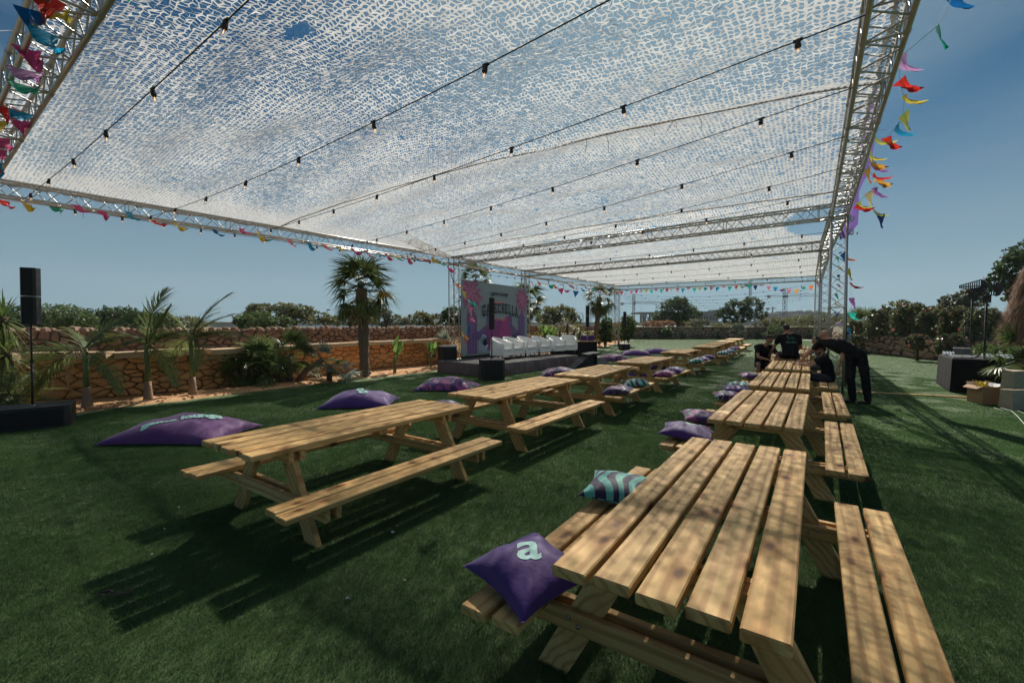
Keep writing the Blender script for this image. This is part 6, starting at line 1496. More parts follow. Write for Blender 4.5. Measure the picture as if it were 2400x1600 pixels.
tree(2370, 800, 24, [(2385,628,40,32),(2412,600,38,34),(2352,662,30,26),(2405,680,42,36)], 10500, .085, 'leaf_dark', 'tall dark tree with magenta blossom at the right edge', group='trees at the right edge', seed=91, clump=.22, th=2.6, flower=(260, .07, 'petal_magenta'))
tree(2110, 790, 30, [(2105,722,34,16),(2150,728,30,14)], 4200, .085, 'leaf_olive', 'light green shrub top with small rounded leaves over the hedge', group='trees at the right edge', seed=92, clump=.22, th=1.4)

# ------------------------------------------------------------------ palms
def blade(V, Fa, p0, d, n, L, w_, droop, segs=4, tip=0.0):
    "narrow leaf blade from p0 along d, n is its flat normal"
    s = d.cross(n).normalized(); b = len(V)
    for i in range(segs + 1):
        t = i / segs; p = p0 + d * (L * t) + Vector((0,0,-1)) * (droop * L * t * t); ww = w_ * (1 - t) ** .6 * (1 if i else .5) if i < segs else w_ * .04
        V += [p - s * ww / 2, p + s * ww / 2]
    for i in range(segs): Fa.append((b + 2*i, b + 2*i + 1, b + 2*i + 3, b + 2*i + 2))
def fan_mesh(name, seed, pet=.45, Rr=.5, nseg=22, mat='leaf_fan', droop=.25, spread=235, w_=.062):
    r = random.Random(seed); V = []; Fa = []; pts = [Vector((0, t * pet, -.10 * pet * t * t)) for t in (0,.33,.66,1)]
    m = MB(); m.path(pts, [.014,.010,.009,.008], 4); V = [Vector(v) for v in m.v]; Fa = [tuple(f) for f in m.f if len(f) == 4]; c = pts[-1]
    for i in range(nseg):
        a = R(-spread/2 + spread * i / (nseg - 1) + r.uniform(-2, 2)); d = Vector((math.sin(a), math.cos(a), .12 * math.cos(a * 2) + (.10 if i % 2 else 0))).normalized()
        blade(V, Fa, c, d, Vector((0,0,1)), Rr * (.8 + .2 * math.cos(a * .5)) * r.uniform(.9, 1.05), w_, droop * r.uniform(.4, 1.8))
    return npmesh(name, np.array([tuple(v) for v in V]), np.array(Fa), MT[mat])
def feather_mesh(name, seed, L=1.1, nl=26, ll=.34, mat='leaf_palm', curve=.5, w_=.022, sweep=0.0, torn=.1):
    r = random.Random(seed); pts = []
    for i in range(9): t = i / 8; pts.append(Vector((sweep * L * t * t, L * t * (1 - .12 * curve * t), -curve * L * t * t * .75)))
    m = MB(); m.path(pts, [.016 * (1 - .8 * i / 8) for i in range(9)], 4); V = [Vector(v) for v in m.v]; Fa = [tuple(f) for f in m.f if len(f) == 4]
    for i in range(nl):
        t = .14 + .86 * i / (nl - 1); k = t * 8; j = min(7, int(k)); p = pts[j].lerp(pts[j+1], k - j); ax = (pts[j+1] - pts[j]).normalized()
        for s in (-1, 1):
            if r.random() < torn: continue
            side = Vector((s, 0, 0)); d = (side * (1 - .55 * t) + ax * (.45 + .7 * t) + Vector((0,0,r.uniform(.05,.30)))).normalized()
            blade(V, Fa, p, d, Vector((0,0,1)) + side * -.5, ll * (math.sin(math.pi * min(1, .18 + .80 * t)) ** .6) * r.uniform(.8, 1.1), w_, r.uniform(.10,.55), 3)
    return npmesh(name, np.array([tuple(v) for v in V]), np.array(Fa), MT[mat])
def put_leaf(root, me, name, base, az, el, roll=0, sc=1.0):
    o = inst(name, me, root, base, (0,0,0), (sc, sc, sc)); o.rotation_mode = 'QUATERNION'
    o.rotation_quaternion = (Matrix.Rotation(az, 3, 'Z') @ Matrix.Rotation(el, 3, 'X') @ Matrix.Rotation(roll, 3, 'Y')).to_quaternion(); return o
fans = [fan_mesh('fan_leaf', i, .62, .55, 26, droop=d_) for i, d_ in enumerate((.18,.35,.6,.25))]
fans_gold = [fan_mesh('fan_leaf', 9, .6, .52, 24, 'leaf_fan_gold', .3)]
fans_dry = [fan_mesh('fan_leaf', 12, .5, .5, 22, 'leaf_dry', .9)]
def trunk_fibre(root, pts, r0, r1, mat='fibre', rings=0, shag=60, seed=0):
    r = random.Random(seed); m = MB(); n = 26; P2 = []; rs = []
    for i in range(n + 1):
        t = i / n; k = t * (len(pts) - 1); j = min(len(pts) - 2, int(k)); P2.append(Vector(pts[j]).lerp(Vector(pts[j+1]), k - j)); rs.append((r0 + (r1 - r0) * t) * r.uniform(.88, 1.14))
    m.path(P2, rs, 12)
    for i in range(shag):
        k = r.randrange(2, n); a = r.uniform(0, 6.28); d = Vector((math.cos(a), math.sin(a), 0)); p = P2[k] + d * rs[k] * .9; s = Vector((-d.y, d.x, 0)) * .02
        m.add([p - s, p + s, p + d * .05 + Vector((0,0,.10)) ], [(0,1,2)])
    m.build('trunk', MT[mat], root, True)
def fan_palm(base, top, n, label, sc=1.0, r0=.12, r1=.16, seed=0, gold=2, dry=4, group=None, lo=-62, hi=82, name='fan_palm', shag=90):
    r = random.Random(seed); root = empty(name, base, 0, label, 'palm', group); tp = Vector(top) - Vector(base); trunk_fibre(root, [(0,0,0), tuple(tp * .5 + Vector((.02,0,0))), tuple(tp)], r0, r1, seed=seed, shag=shag)
    g = .9
    for i in range(n):
        t = (i + .5) / n; el = hi - (hi - lo) * t ** .85 + r.uniform(-8, 8); az = i * 2.399 + r.uniform(-.3,.3)
        put_leaf(root, fans[r.randrange(3) if el > 0 else r.choice((1, 2))], 'fan_leaf', tp + Vector((0,0,-.38 * t * sc + .12)), az, R(el), r.uniform(-.4,.4), sc * r.uniform(.85, 1.12))
    for i in range(gold): put_leaf(root, fans_gold[0], 'fan_leaf', tp, R(-75 + i * 40), R(-5 - 25 * i), .5, sc * .95)['label'] = 'golden yellow leaf'
    for i in range(dry): put_leaf(root, fans_dry[0], 'fan_leaf', tp + Vector((0,0,-.25*sc)), r.uniform(0, 6.28), R(-75 + r.uniform(-10, 12)), r.uniform(-.5,.5), sc * .9)
    return root
c = PD(855, 885, 13.96); fan_palm((c.x, c.y, 0), (c.x - .08, c.y, 2.80), 36, 'tall shaggy fan palm with a thick fibrous trunk left of the stage', 1.02, .14, .185, 3, lo=-50)
GP = 'fan palms behind the stage'
c = PD(1115, 800, 24.0); fan_palm((c.x, 24.0, 0), (c.x, 24.0, 4.05), 26, 'fan palm whose crown shows above the screen', 1.0, .13, .18, 5, group=GP, dry=2)
c = PD(1236, 800, 26.0); fan_palm((c.x, 26.0, 0), (c.x, 26.0, 3.1), 24, 'fan palm showing to the right of the screen behind a post', 1.05, .13, .18, 6, group=GP, dry=2)
c = PD(1393, 812, 31.0); fan_palm((c.x, 31.0, 0), (c.x + .35, 31.0, 3.6), 30, 'leaning fan palm between the stage speaker and the farthest left post', 1.15, .15, .20, 7, group=GP, dry=5, gold=0, hi=60, lo=-80)
# slim king palms along the soil bed
feath = [feather_mesh('frond', i, 1.0, 40, .40, curve=cv, sweep=sw, w_=.028) for i, (cv, sw) in enumerate(((.35,.1),(.75,-.1),(1.0,.2),(.2,.25)))]
fdry = [feather_mesh('frond', 21, .8, 22, .3, 'leaf_dry', 1.0, .02, .1, .3)]
def king_palm(px, yb, D, zt, fr, label, seed):
    b = PD(px, yb, D); root = empty('slim_palm', (b.x, D, 0), 0, label, 'palm', 'slim palms in the red soil bed'); m = MB()
    m.path([(0,0,0),(0,0,.10),(.0,0,.30),(.0,0,.45)], [.100,.088,.068,.062], 12)
    for k in range(7): m.path([(0,0,.05 + k*.06),(0,0,.062 + k*.06)], [.097 - .005*k]*2, 12)
    m.build('bole', MT['palm_bole'], root, True); m = MB(); m.path([(0,0,.45),(.005,0,.8),(.0,0,zt-.25),(0,0,zt)], [.060,.050,.052,.040], 12); m.build('crownshaft', MT['crownshaft'], root, True)
    for i, (az, el, sc, k) in enumerate(fr): put_leaf(root, (feath + fdry)[k], 'frond', (0,0,zt - .04 * (i % 3)), R(az), R(el), random.uniform(-.5,.5), sc)
king_palm(205, 963, 8.75, 1.22, [(-75,50,1.15,3),(-60,35,.9,0),(80,20,1.1,1),(95,-5,1.2,2),(150,30,.8,1),(-100,-5,.9,2),(-30,60,.8,0),(20,40,.8,1),(60,48,.9,0),(-140,20,.8,4),(110,-25,.8,4)], 'slim palm nearest the left edge, with a green shaft and brown bole', 1)
king_palm(348, 945, 9.6, 1.28, [(15,86,1.25,0),(-60,62,1.0,3),(-85,35,1.0,0),(95,15,.9,1),(70,40,1.0,1),(-100,0,1.0,2),(180,30,.7,1),(0,50,.7,1),(120,-10,.8,4),(-50,-20,.7,4)], 'second slim palm from the left, one frond pointing straight up', 2)
king_palm(452, 931, 10.4, 1.42, [(-62,66,1.3,0),(-80,28,1.35,1),(-95,18,1.2,0),(85,50,1.0,3),(95,20,1.1,1),(70,0,1.0,2),(-110,-10,.9,2),(0,70,.9,1),(180,40,.8,1),(-45,45,1.0,0),(110,-20,.7,4)], 'third slim palm from the left, with the fullest crown', 3)
# fan palm clump
def clump(px, yb, D, n, spread, h, label, sc=.8, seed=0, stems=4, mats=None, name='dwarf_fan_palm'):
    r = random.Random(seed); b = PD(px, yb, D); root = empty(name, (b.x, D, 0), 0, label, 'palm'); m = MB(); hs = []
    for s in range(stems):
        e = Vector((r.uniform(-1,1) * spread, r.uniform(-.6,.6) * spread, h * r.uniform(.45, 1))) if s else Vector((0,0,h)); hs.append(e); m.path([(e.x*.2, e.y*.2, 0), e * .5 + Vector((0,0,.05)), e], [.09,.075,.07], 8)
    m.build('trunk', MT['fibre'], root, True)
    for i in range(n):
        e = hs[i % stems]; put_leaf(root, r.choice(mats or fans), 'fan_leaf', e, r.uniform(0, 6.28), R(r.uniform(-35, 82)), r.uniform(-.5,.5), sc * r.uniform(.75, 1.1))
    return root
clump(680, 903, 12.6, 58, .95, .75, 'dark dense clump of dwarf fan palm between the slim palms and the tall fan palm', 0.80, 4, 6)
grass_me = [fan_mesh('fan_leaf', 30 + i, .25, .8, 20, 'leaf_palm', .8, 160, .02) for i in range(2)]
clump(575, 915, 11.9, 22, .35, .55, 'grassy drooping plant at the left side of the dwarf palm clump', .75, 6, 3, grass_me, 'grassy_plant')
silver = [fan_mesh('fan_leaf', 40 + i, .55, .5, 22, 'leaf_silver', .15, 180, .06) for i in range(2)]
clump(772, 896, 12.95, 9, .10, .45, 'small silvery fan palm left of the tall palm trunk', .95, 9, 1, silver)
clump(20, 985, 8.3, 34, .5, .35, 'dark low cycad like palm behind the left subwoofer', .85, 12, 3, [feather_mesh('frond', 50 + i, 1.0, 34, .22, 'leaf_fan', .5, .02) for i in range(2)], 'cycad')
clump(1050, 835, 19.2, 8, .1, .5, 'dry palm fronds sticking up left of the left post', 1.1, 14, 1, fans_dry + silver, 'dry_palm')
clump(2028, 790, 29, 26, .3, 1.7, 'spiky palm top above the hedge right of the right posts', 1.15, 15, 1, [fan_mesh('fan_leaf', 61, .5, .8, 20, 'leaf_palm', .2, 120, .04)])
# yuccas
def yucca(px, yb, D, heads, label, L=.75, seed=0, mat='leaf_palm', name='yucca', nb=60, w_=.055):
    r = random.Random(seed); b = PD(px, yb, D); root = empty(name, (b.x, D, 0), 0, label, 'yucca'); m = MB()
    for h in heads: m.path([(h[0]*.2,0,0),(h[0]*.6,0,h[2]*.5),h], [.10,.085,.07], 8)
    m.build('trunk', MT['bark'], root, True)
    for h in heads:
        V = []; Fa = []
        for i in range(nb):
            t = (i + .5) / nb; el = R(86 - 150 * t ** .9 + r.uniform(-6,6)); az = i * 2.399; d = Vector((math.cos(az)*math.cos(el), math.sin(az)*math.cos(el), math.sin(el))); up = Vector((-math.cos(az)*math.sin(el), -math.sin(az)*math.sin(el), math.cos(el)))
            blade(V, Fa, Vector((0,0,-.12*t)), d, up, L * r.uniform(.8,1.1), w_, .12 + .35 * t, 4)
        inst('leaf_rosette', npmesh('leaf_rosette', np.array([tuple(v) for v in V]), np.array(Fa), MT[mat]), root, h)
yucca(20, 960, 8.9, [(-.02,0,1.85),(-.45,.1,1.45),(.12,-.1,1.15)], 'tall yucca at the left edge beside the column speaker', .62, 2)
yucca(1330, 805, 28, [(0,0,1.7),(.5,.2,1.3),(-.5,0,1.2)], 'yucca group with spiky heads behind the white chairs', .75, 3, 'leaf_olive')
yucca(1352, 805, 27, [(.2,0,1.2)], 'slender spiky plant right of the yucca group', .9, 4, 'leaf_olive')
# banana-like plants with broad leaves
def broad_leaf(name, seed, L=.55, W=.20, mat='leaf_banana', pet=.5):
    r = random.Random(seed); V = []; Fa = []; n = 8; m = MB(); m.path([(0,0,0),(0,.02,pet)], [.013,.008], 4); V = list(m.v); Fa = [tuple(f) for f in m.f if len(f) == 4]; b = len(V)
    for i in range(n + 1):
        t = i / n; w_ = W * math.sin(math.pi * min(1, .06 + t * .94)) ** .7 * (1 if i < n else 0) / 2; y = .02 + .28 * L * t * t; z = pet + L * t * (1 - .12 * t)
        V += [(-w_, y - w_ * .35, z + r.uniform(-.01,.01)), (0, y + .0, z), (w_, y - w_ * .35, z + r.uniform(-.01,.01))]
    for i in range(n):
        k = b + i * 3; Fa += [(k, k+1, k+4, k+3), (k+1, k+2, k+5, k+4)]
    return npmesh(name, np.array(V), np.array(Fa), MT[mat], True)
brl = [broad_leaf('broad_leaf', i, .50 + .08 * i, .20) for i in range(3)]
def broad_plant(px, yb, D, n, label, sc=1.0, seed=0, tilt=38):
    r = random.Random(seed); b = PD(px, yb, D); root = empty('broad_leaved_plant', (b.x, D, 0), 0, label, 'plant', 'plants with broad upright leaves'); m = MB(); m.path([(0,0,0),(.01,0,.3*sc),(0,0,.5*sc)], [.05*sc,.045*sc,.03*sc], 8); m.build('stem', MT['stem_green'], root, True)
    for i in range(n): o = inst('broad_leaf', r.choice(brl), root, (0,0,.22*sc), (R(-r.uniform(0, tilt)), R(r.uniform(-15,15)), r.uniform(0, 6.28)), (sc*r.uniform(.7,1),)*3); o.rotation_mode = 'ZXY'
broad_plant(925, 877, 14.9, 9, 'bird of paradise plant with one tall upright leaf, right of the tall palm', 1.15, 1)
broad_plant(1010, 862, 17.0, 12, 'leafy plant with curled pale leaves near the stage corner', .95, 2)
broad_plant(1275, 806, 26, 10, 'broad leaved plant left of the yucca group', 1.5, 3)
broad_plant(1296, 806, 26.4, 10, 'second broad leaved plant touching the yucca group', 1.4, 4)
# right edge: fan palm over the retaining wall, tall weeds
clump(2400, 870, 9.6, 26, .35, .95, 'fan palm spreading over the limestone blocks at the right edge', .85, 22, 2)
tree(2215, 850, 15.5, [(2345,835,60,26),(2300,860,30,22)], 2600, .07, 'leaf_mid', 'low green shrub behind the sound desk', 'shrub', 'shrub', None, 95, .03, th=.4)
# thatched parasol, closed
def thatch():
    base = Vector((11.62, 9.75, 0)); root = empty('thatched_parasol', base, 0, 'closed thatched parasol at the right edge behind the sound desk', 'parasol')
    simple('thatch', (.30,.18,.11), .95, 0, .35, 10, .5)
    m = MB(); m.tube((0,0,0),(0,0,3.0),.035,8); m.build('pole', MT['bark'], root); r = np.random.default_rng(3)
    n = 7000; t = r.random(n); z = 3.02 - 1.62 * t; rad = .24 + .36 * t ** .8 ; a = r.random(n) * 6.283; rad = rad * (.85 + .25 * r.random(n))
    p = np.stack([np.cos(a) * rad, np.sin(a) * rad, z], 1); L = r.uniform(.16, .34, n)[:, None]; d = np.stack([np.cos(a) * .28 + r.normal(0,.18,n), np.sin(a) * .28 + r.normal(0,.18,n), -np.ones(n)], 1); s = np.stack([-np.sin(a), np.cos(a), np.zeros(n)], 1) * .007
    V = np.stack([p - s, p + s, p + d * L], 1).reshape(-1, 3); o = inst('thatch', npmesh('thatch', V, np.arange(3 * n).reshape(n, 3), MT['thatch']), root); tag(o, kind='stuff')
    m = MB(); m.lathe([(.0,3.06),(.16,3.04),(.22,2.9),(.34,2.5),(.46,2.0),(.54,1.55),(.5,1.45),(0,1.45)], 18); m.build('thatch_core', MT['thatch'], root, True)
thatch()
# black spot lights in the soil
for k, (x, y) in enumerate(((832,884),(866,882))):
    q = P(x, y, 0); t = empty('garden_spotlight', q, 0, ('small black garden spotlight left of the tall palm trunk', 'small black garden spotlight right of the tall palm trunk')[k], 'spotlight'); m = MB(); m.tube((0,0,0),(0,0,.08),.01,5); m.build('spike', MT['black_rubber'], t); m = MB(); m.tube((-.03,0,.06),(.05,0,.15),.035,8,.045); m.build('lamp_body', MT['black_rubber'], t)
# ------------------------------------------------------------------ people
simple('skin', (.42,.23,.15), .55, 0, .06, 8, .1, spec=.35)
simple('skin_tan', (.36,.19,.12), .55, 0, .06, 8, .1, spec=.35)
simple('tee_black', (.010,.010,.012), .85, 0, .25, 6, .3, spec=.2)
simple('tee_grey', (.20,.22,.25), .85, 0, .12, 6, .3)
simple('shorts_navy', (.018,.022,.035), .8, 0, .2, 6, .3)
simple('trousers_black', (.009,.009,.011), .8, 0, .25, 6, .3, spec=.2)
simple('jeans', (.06,.08,.11), .85, 0, .2, 10, .3)
simple('hair_dark', (.022,.014,.010), .7, 0, .4, 40, .8)
simple('shoe_dark', (.02,.02,.022), .6, 0, .2, 8, .1)
simple('eye_dark', (.02,.015,.012), .3, 0, 0, 8, 0)
simple('glasses_black', (.006,.006,.006), .2, 0, 0, 8, 0)
simple('tee_print', (.01,.32,.22), .7, 0, 0, 8, 0)
simple('tee_print_grey', (.30,.30,.31), .7, 0, 0, 8, 0)
def V3(*a): return Vector(a if len(a) == 3 else a[0])
def cap(m, a, b, ra, rb=None, n=12):
    rb = ra if rb is None else rb; a = Vector(a); b = Vector(b); m.tube(a, b, ra, n, rb); m.ell(a, (ra,)*3, n, 8); m.ell(b, (rb,)*3, n, 8)
def chain(m, pts, rs):
    for i in range(len(pts) - 1): cap(m, pts[i], pts[i+1], rs[i], rs[i+1])
def frame_m(c, f, up=Vector((0,0,1))):
    f = Vector(f).normalized(); x = f.cross(up).normalized(); z = x.cross(f); M = Matrix((x, f, z)).transposed().to_4x4(); M.translation = Vector(c); return M
def flesh(name, m, mat, parent, vox=.012, smooth=6, fac=.5):
    o = m.build(name, MT[mat], parent, True); r = o.modifiers.new('weld', 'REMESH'); r.mode = 'VOXEL'; r.voxel_size = vox; r.use_smooth_shade = True
    s = o.modifiers.new('soften', 'SMOOTH'); s.iterations = smooth; s.factor = fac; return o
def add_head(m, M):
    m.ell((0,-.008,.030), (.074,.092,.088), 16, 12, M); m.ell((0,.020,-.040), (.060,.068,.062), 14, 10, M); m.ell((0,.055,-.078), (.030,.030,.024), 10, 8, M)
    m.ell((0,.093,-.014), (.013,.020,.022), 8, 6, M); m.ell((0,.084,.012), (.010,.014,.024), 8, 6, M)                    # nose
    m.ell((0,.074,.034), (.056,.022,.012), 12, 6, M); m.ell((0,.078,-.048), (.024,.012,.008), 10, 6, M)               # brow, lips
    for s in (-1, 1): m.ell((s*.036,.062,-.012), (.024,.022,.020), 8, 6, M); m.ell((s*.076,-.006,-.004), (.010,.020,.030), 8, 6, M)   # cheeks, ears
def add_hand(m, w_, d, up, curl=.5, side=1):
    "palm at w_ pointing along d, back of the hand facing up"
    M = frame_m(w_, d, up); m.ell((0,.045,0), (.040,.052,.017), 10, 8, M)
    for i, L in enumerate((.070,.078,.073,.058)):
        x = (i - 1.5) * .019; a = Vector((x,.080,0)); b = a + Vector((x*.15, L*.45, -.10*curl*L)); c = b + Vector((0, L*.33, -.75*curl*L)); e = c + Vector((0, L*.20, -.7*curl*L)); chain(m, [M @ q for q in (a, b, c, e)], [.0105,.0098,.009,.008])
    a = Vector((side*.030,.020,-.004)); b = a + Vector((side*.030,.028,-.010)); c = b + Vector((side*.008,.030,-.008)); chain(m, [M @ q for q in (a, b, c)], [.014,.012,.010])
def hair(parent, M, kind):
    m = MB(); r = random.Random(4)
    if kind == 'short':
        m.ell((0,-.022,.052), (.082,.090,.078), 16, 10, M); m.ell((0,-.055,.0), (.070,.055,.062), 12, 8, M)
        for k in range(60):
            a = r.uniform(0, 6.28); e = r.uniform(.15, 1.3); p = Vector((math.cos(a)*math.cos(e)*.080, -.015 + math.sin(a)*math.cos(e)*.090, .05 + math.sin(e)*.078)); 
            if p.y < .075: m.ell(p, (.014,.014,.012), 6, 4, M)
    elif kind == 'quiff':
        m.ell((0,-.015,.062), (.080,.090,.070), 16, 10, M); m.ell((0,-.05,.02), (.072,.055,.060), 12, 8, M)
        for k in range(46):
            a = r.uniform(0, 6.28); p = Vector((math.cos(a)*r.uniform(.02,.072), .0 + math.sin(a)*.075, .105 + r.uniform(-.015,.02))); m.ell(p, (.018,.018,.017), 6, 4, M)
    elif kind == 'crop': m.ell((0,-.028,.040), (.0775,.082,.080), 16, 10, M); m.ell((0,-.05,-.01), (.066,.050,.055), 12, 8, M)
    if m.v: flesh('hair', m, 'hair_dark', parent, .009, 3)
def eyes(parent, M, glasses=False, beard=False):
    m = MB()
    for s in (-1, 1): m.ell((s*.030,.0825,.012), (.012,.006,.006), 8, 6, M); m.ell((s*.031,.084,.029), (.017,.006,.004), 8, 5, M)
    m.build('eyes', MT['eye_dark'], parent, True)
    m = MB(); m.ell((0,.0885,-.048), (.020,.005,.003), 8, 5, M); m.build('mouth', MT['eye_dark'], parent, True)
    if glasses:
        m = MB()
        for s in (-1, 1):
            pts = [M @ Vector((s*.032 + .023*math.cos(a*math.pi/5), .098, .010 + .018*math.sin(a*math.pi/5))) for a in range(11)]; m.path(pts, .0035, 5); m.tube(M @ Vector((s*.055,.096,.014)), M @ Vector((s*.082,-.005,.016)), .003, 5)
        m.tube(M @ Vector((-.010,.100,.012)), M @ Vector((.010,.100,.012)), .003, 5); m.build('glasses', MT['glasses_black'], parent)
    if beard:
        m = MB(); m.ell((0,.030,-.062), (.060,.062,.044), 14, 8, M); flesh('beard', m, 'hair_dark', parent, .008, 3)
def person(label, J, top='tee_black', legs='shorts_navy', skin='skin', long_legs=False, hair_kind='short', face=None, hands=None, sleeves=.55, glasses=False, beard=False, extra=None):
    """J: world points hips, chest, neck, head, sh (2), el (2), wr (2), hip (2), kn (2), an (2); face: direction the face looks"""
    o = Vector((J['hips'][0], J['hips'][1], 0)); root = empty('person', o, 0, label, 'person'); J = {k: ([Vector(q) - o for q in v] if isinstance(v, list) else Vector(v) - o) for k, v in J.items()}
    fwd = Vector(face) if face else Vector((0,1,0)); M = frame_m(J['head'], fwd); ax = (J['sh'][1] - J['sh'][0]).normalized(); hx = (J['hip'][1] - J['hip'][0]).normalized()
    m = MB(); add_head(m, M); cap(m, J['neck'], J['head'] - (J['head'] - J['neck']) * .25, .058, .052)
    for s in (-1, 1): cap(m, J['chest'] + ax * s * .09, J['hips'] + hx * s * .06, .105, .100); cap(m, J['chest'] + ax * s * .07, J['neck'], .10, .055)
    for i in range(2):
        cap(m, J['sh'][i], J['neck'] + (J['sh'][i] - J['neck']) * .2, .060, .060); chain(m, [J['sh'][i], J['el'][i], J['wr'][i]], [.056,.040,.027]); chain(m, [J['hip'][i], J['kn'][i], J['an'][i]], [.088,.056,.038])
        d = (J['wr'][i] - J['el'][i]).normalized(); h = (hands or [None, None])[i] or (d, Vector((0,0,1))); add_hand(m, J['wr'][i], Vector(h[0]), Vector(h[1]), .55, -1 if i else 1)
        mid = J['el'][i].lerp(J['wr'][i], .3); m.ell(mid, (.043,.043,.043), 10, 8); mid = J['kn'][i].lerp(J['an'][i], .3); m.ell(mid, (.058,.058,.07), 10, 8)
        f = (fwd * Vector((1,1,0))).normalized() if fwd.xy.length > .1 else Vector((0,1,0)); f = J.get('foot', [f, f])[i] if 'foot' in J else f
        cap(m, J['an'][i] - Vector((0,0,.03)), J['an'][i] + f * .12 - Vector((0,0,.045)), .036, .028)
    flesh('body', m, skin, root, .0105, 5)
    m = MB()
    for s in (-1, 1):
        cap(m, J['chest'] + ax * s * .10, J['hips'] + hx * s * .075 + (J['chest'] - J['hips']) * .12, .124, .122); cap(m, J['chest'] + ax * s * .07, J['neck'] + (J['chest'] - J['neck']) * .25, .112, .070)
        cap(m, J['hips'] + hx * s * .075 + (J['chest'] - J['hips']) * .12, J['hips'] + hx * s * .075 , .122, .120)
    for i in range(2): e = J['sh'][i].lerp(J['el'][i], sleeves); cap(m, J['sh'][i], e, .072, .064); cap(m, J['sh'][i], J['neck'].lerp(J['sh'][i], .30) - (J['neck'] - J['chest']).normalized() * .015, .076, .070); cap(m, J['sh'][i], J['chest'] + ax * (-1, 1)[i] * .12, .072, .11)
    if extra: extra(m)
    sh = flesh('shirt', m, top, root, .013, 5)
    dm = sh.modifiers.new('folds', 'DISPLACE'); tx = bpy.data.textures.new('folds', 'CLOUDS'); tx.noise_scale = .11; dm.texture = tx; dm.strength = .03; dm.mid_level = .5
    m = MB()
    for i in range(2):
        cap(m, J['hips'] + hx * (-1, 1)[i] * .05, J['hip'][i], .118, .108)
        if long_legs: chain(m, [J['hip'][i], J['kn'][i], J['an'][i] + Vector((0,0,.02))], [.108,.082,.070])
        else: cap(m, J['hip'][i], J['hip'][i].lerp(J['kn'][i], .80), .108, .086)
    tr = flesh('trousers' if long_legs else 'shorts', m, legs, root, .013, 5); dm = tr.modifiers.new('folds', 'DISPLACE'); dm.texture = tx; dm.strength = .03; dm.mid_level = .5
    for i in range(2):
        m = MB(); f = (fwd * Vector((1,1,0))).normalized(); a = J['an'][i]; cap(m, a - Vector((0,0,.04)) - f * .02, a + f * .15 - Vector((0,0,.052)), .045, .036); m.ell(a + f * .02 - Vector((0,0,.02)), (.045,.045,.05), 10, 8); flesh('shoe', m, 'shoe_dark', root, .010, 3)
    hair(root, M, hair_kind); eyes(root, M, glasses, beard); return root, o, M
up = Vector((0,0,1))
# 1 young man seated sideways on the left bench, forearms on his thighs, looking to the right
person('young man in a black tee and shorts sitting on the bench, hands clasped, looking right',
    dict(hips=(7.32,12.95,.50), chest=(7.27,12.78,.92), neck=(7.30,12.70,1.11), head=(7.36,12.66,1.25), sh=[(7.08,12.80,1.03),(7.48,12.72,1.03)], el=[(6.98,12.52,.76),(7.52,12.46,.78)], wr=[(7.16,12.32,.70),(7.36,12.28,.70)],
         hip=[(7.20,12.88,.50),(7.42,12.86,.50)], kn=[(6.93,12.42,.56),(7.30,12.34,.56)], an=[(6.96,12.46,.09),(7.32,12.40,.09)]),
    skin='skin_tan', hair_kind='quiff', face=(.62,-.72,-.12), hands=[((.75,-.4,-.35),(0,-.3,1)),((-.75,-.35,-.35),(0,-.3,1))])
# 2 man in the printed tee, back to the camera, sitting on the near end of the table
pr, po, pM = person('man in a printed black tee, back to the camera, sitting on a table end',
    dict(hips=(7.62,12.08,.86), chest=(7.62,12.16,1.20), neck=(7.63,12.24,1.43), head=(7.64,12.34,1.555), sh=[(7.40,12.24,1.34),(7.86,12.14,1.34)], el=[(7.31,12.34,1.06),(8.02,12.28,1.04)], wr=[(7.36,12.56,.90),(7.86,12.50,.98)],
         hip=[(7.52,12.16,.84),(7.72,12.10,.84)], kn=[(7.62,12.58,.84),(7.98,12.42,.84)], an=[(7.55,12.75,.46),(8.2,12.6,.46)]),
    skin='skin_tan', hair_kind='short', face=(.30,.90,-.45), long_legs=True, legs='trousers_black')
def tee_print():
    # logo of interlaced lozenges and two lines of lettering laid just off the back of the shirt
    f = Vector((.40,-.915,0)).normalized(); x = Vector((.915,.40,0)).normalized() * 1
    x = Vector((.96,-.28,0)).normalized(); n = Vector((-.28,-.96,0)).normalized(); B_ = Vector((7.62,12.16,1.31)) - po + n * .145
    def at(a, b): return B_ + x * a + Vector((0,0,1)) * b - n * (.10 * (abs(a) / .2) ** 2 * .35)
    m = MB()
    for k, (cx, hh, ww) in enumerate(((-.055,.045,.022),(0,.026,.020),(.055,.045,.022))):
        pts = [(cx - ww, 0), (cx, hh), (cx + ww, 0), (cx, -hh)]
        for i in range(4): a, b = pts[i], pts[(i+1) % 4]; m.tube(at(*a), at(*b), .0042, 4)
    m.tube(at(-.033,0), at(-.02,0), .004, 4); m.tube(at(.02,0), at(.033,0), .004, 4); m.build('chest_emblem', MT['tee_print'], pr)
    for s_, dy, mat in (('make your night and', -.095, 'tee_print_grey'), ('sound', -.120, 'tee_print_grey'), ('a celebration', -.120, 'tee_print')):
        me = text_mesh(s_, .030, .001, .0008); me.materials.clear(); me.materials.append(MT[mat]); dx = {'sound': -.085, 'a celebration': .04}.get(s_, 0)
        q = inst('lettering', me, pr, at(dx, dy) + n * .012, (R(90), 0, math.atan2(x.y, x.x)))
tee_print()
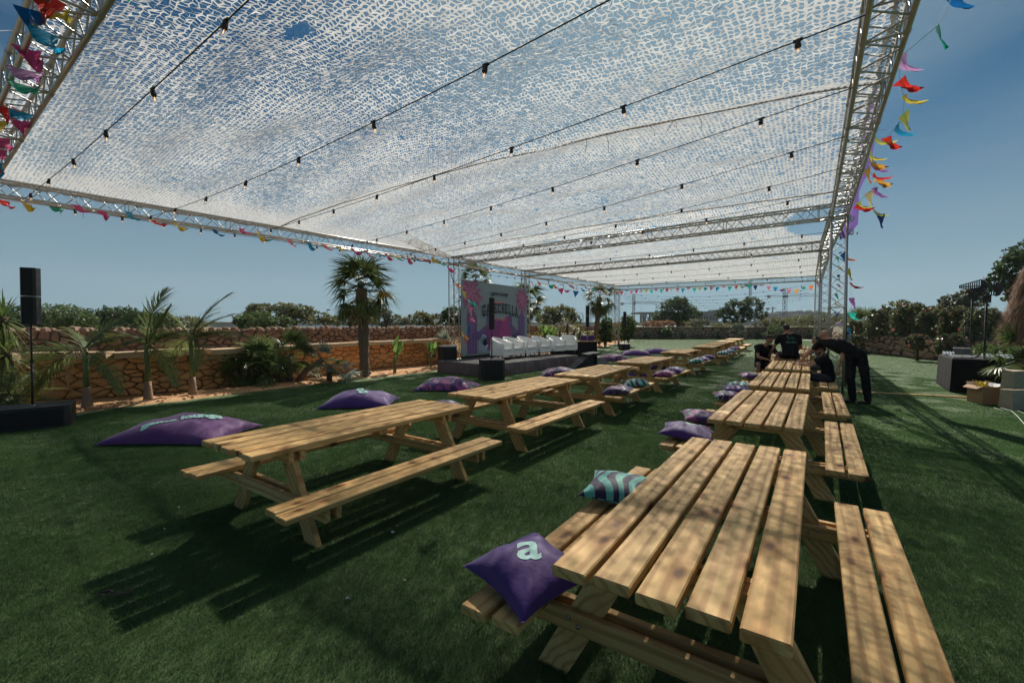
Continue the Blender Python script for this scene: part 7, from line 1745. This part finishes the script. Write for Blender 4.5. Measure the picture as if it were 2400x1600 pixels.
# 3 bald man bending over the table
person('bald man in black with sunglasses, bending over the table on one hand',
    dict(hips=(7.36,9.46,1.04), chest=(7.10,9.68,1.26), neck=(7.02,9.78,1.35), head=(6.98,9.88,1.44), sh=[(6.92,9.92,1.29),(7.16,9.58,1.26)], el=[(6.85,10.18,1.05),(7.15,9.56,.97)], wr=[(6.78,10.38,.82),(7.13,9.66,.73)],
         hip=[(7.32,9.54,.98),(7.44,9.40,.98)], kn=[(7.26,9.46,.53),(7.46,9.30,.53)], an=[(7.30,9.44,.09),(7.50,9.28,.09)]),
    hair_kind='none', face=(-.72,.35,-.40), long_legs=True, legs='trousers_black', glasses=True, beard=False, hands=[((-.45,.85,-.12),(0,0,1)),((-.2,.1,-1),(-.9,0,.2))], sleeves=.5)
# 4 man with glasses and beard on the right bench
person('dark haired bearded man with glasses seated in front of the bending man',
    dict(hips=(7.16,9.95,.49), chest=(7.12,10.03,.84), neck=(7.10,10.08,1.00), head=(7.07,10.12,1.11), sh=[(7.24,10.24,.95),(6.98,9.86,.95)], el=[(7.04,10.42,.76),(6.76,9.98,.76)], wr=[(6.80,10.46,.79),(6.64,10.16,.79)],
         hip=[(7.20,10.04,.48),(7.06,9.88,.48)], kn=[(6.78,10.32,.52),(6.62,10.14,.52)], an=[(6.74,10.34,.09),(6.58,10.16,.09)]),
    hair_kind='short', face=(-.90,.42,-.30), glasses=True, beard=True)
# 5 man in the grey tee behind
person('man in a grey tee on the far bench, mostly hidden behind the bending man',
    dict(hips=(8.86,12.48,.50), chest=(8.72,12.52,.88), neck=(8.66,12.54,1.10), head=(8.62,12.56,1.22), sh=[(8.82,12.78,1.02),(8.50,12.34,1.02)], el=[(8.56,12.96,.80),(8.28,12.46,.80)], wr=[(8.32,12.92,.80),(8.12,12.66,.80)],
         hip=[(8.84,12.60,.49),(8.72,12.42,.49)], kn=[(8.44,12.86,.52),(8.30,12.68,.52)], an=[(8.40,12.86,.09),(8.26,12.68,.09)]),
    top='tee_grey', legs='jeans', long_legs=True, hair_kind='crop', face=(-.85,.45,-.15))
# ------------------------------------------------------------------ air
hm_ = bpy.data.materials.new('haze'); hm_.use_nodes = True; t_ = hm_.node_tree; t_.nodes.clear()
ho = t_.nodes.new('ShaderNodeOutputMaterial'); pv = t_.nodes.new('ShaderNodeVolumePrincipled'); pv.inputs['Color'].default_value = (.86, .93, 1, 1); pv.inputs['Density'].default_value = 0.0003; pv.inputs['Anisotropy'].default_value = .2
t_.links.new(pv.outputs[0], ho.inputs['Volume'])
m = MB(); m.box((-540, -70, -1.2), (540, 660, 62)); o = m.build('haze', hm_); tag(o, kind='stuff')
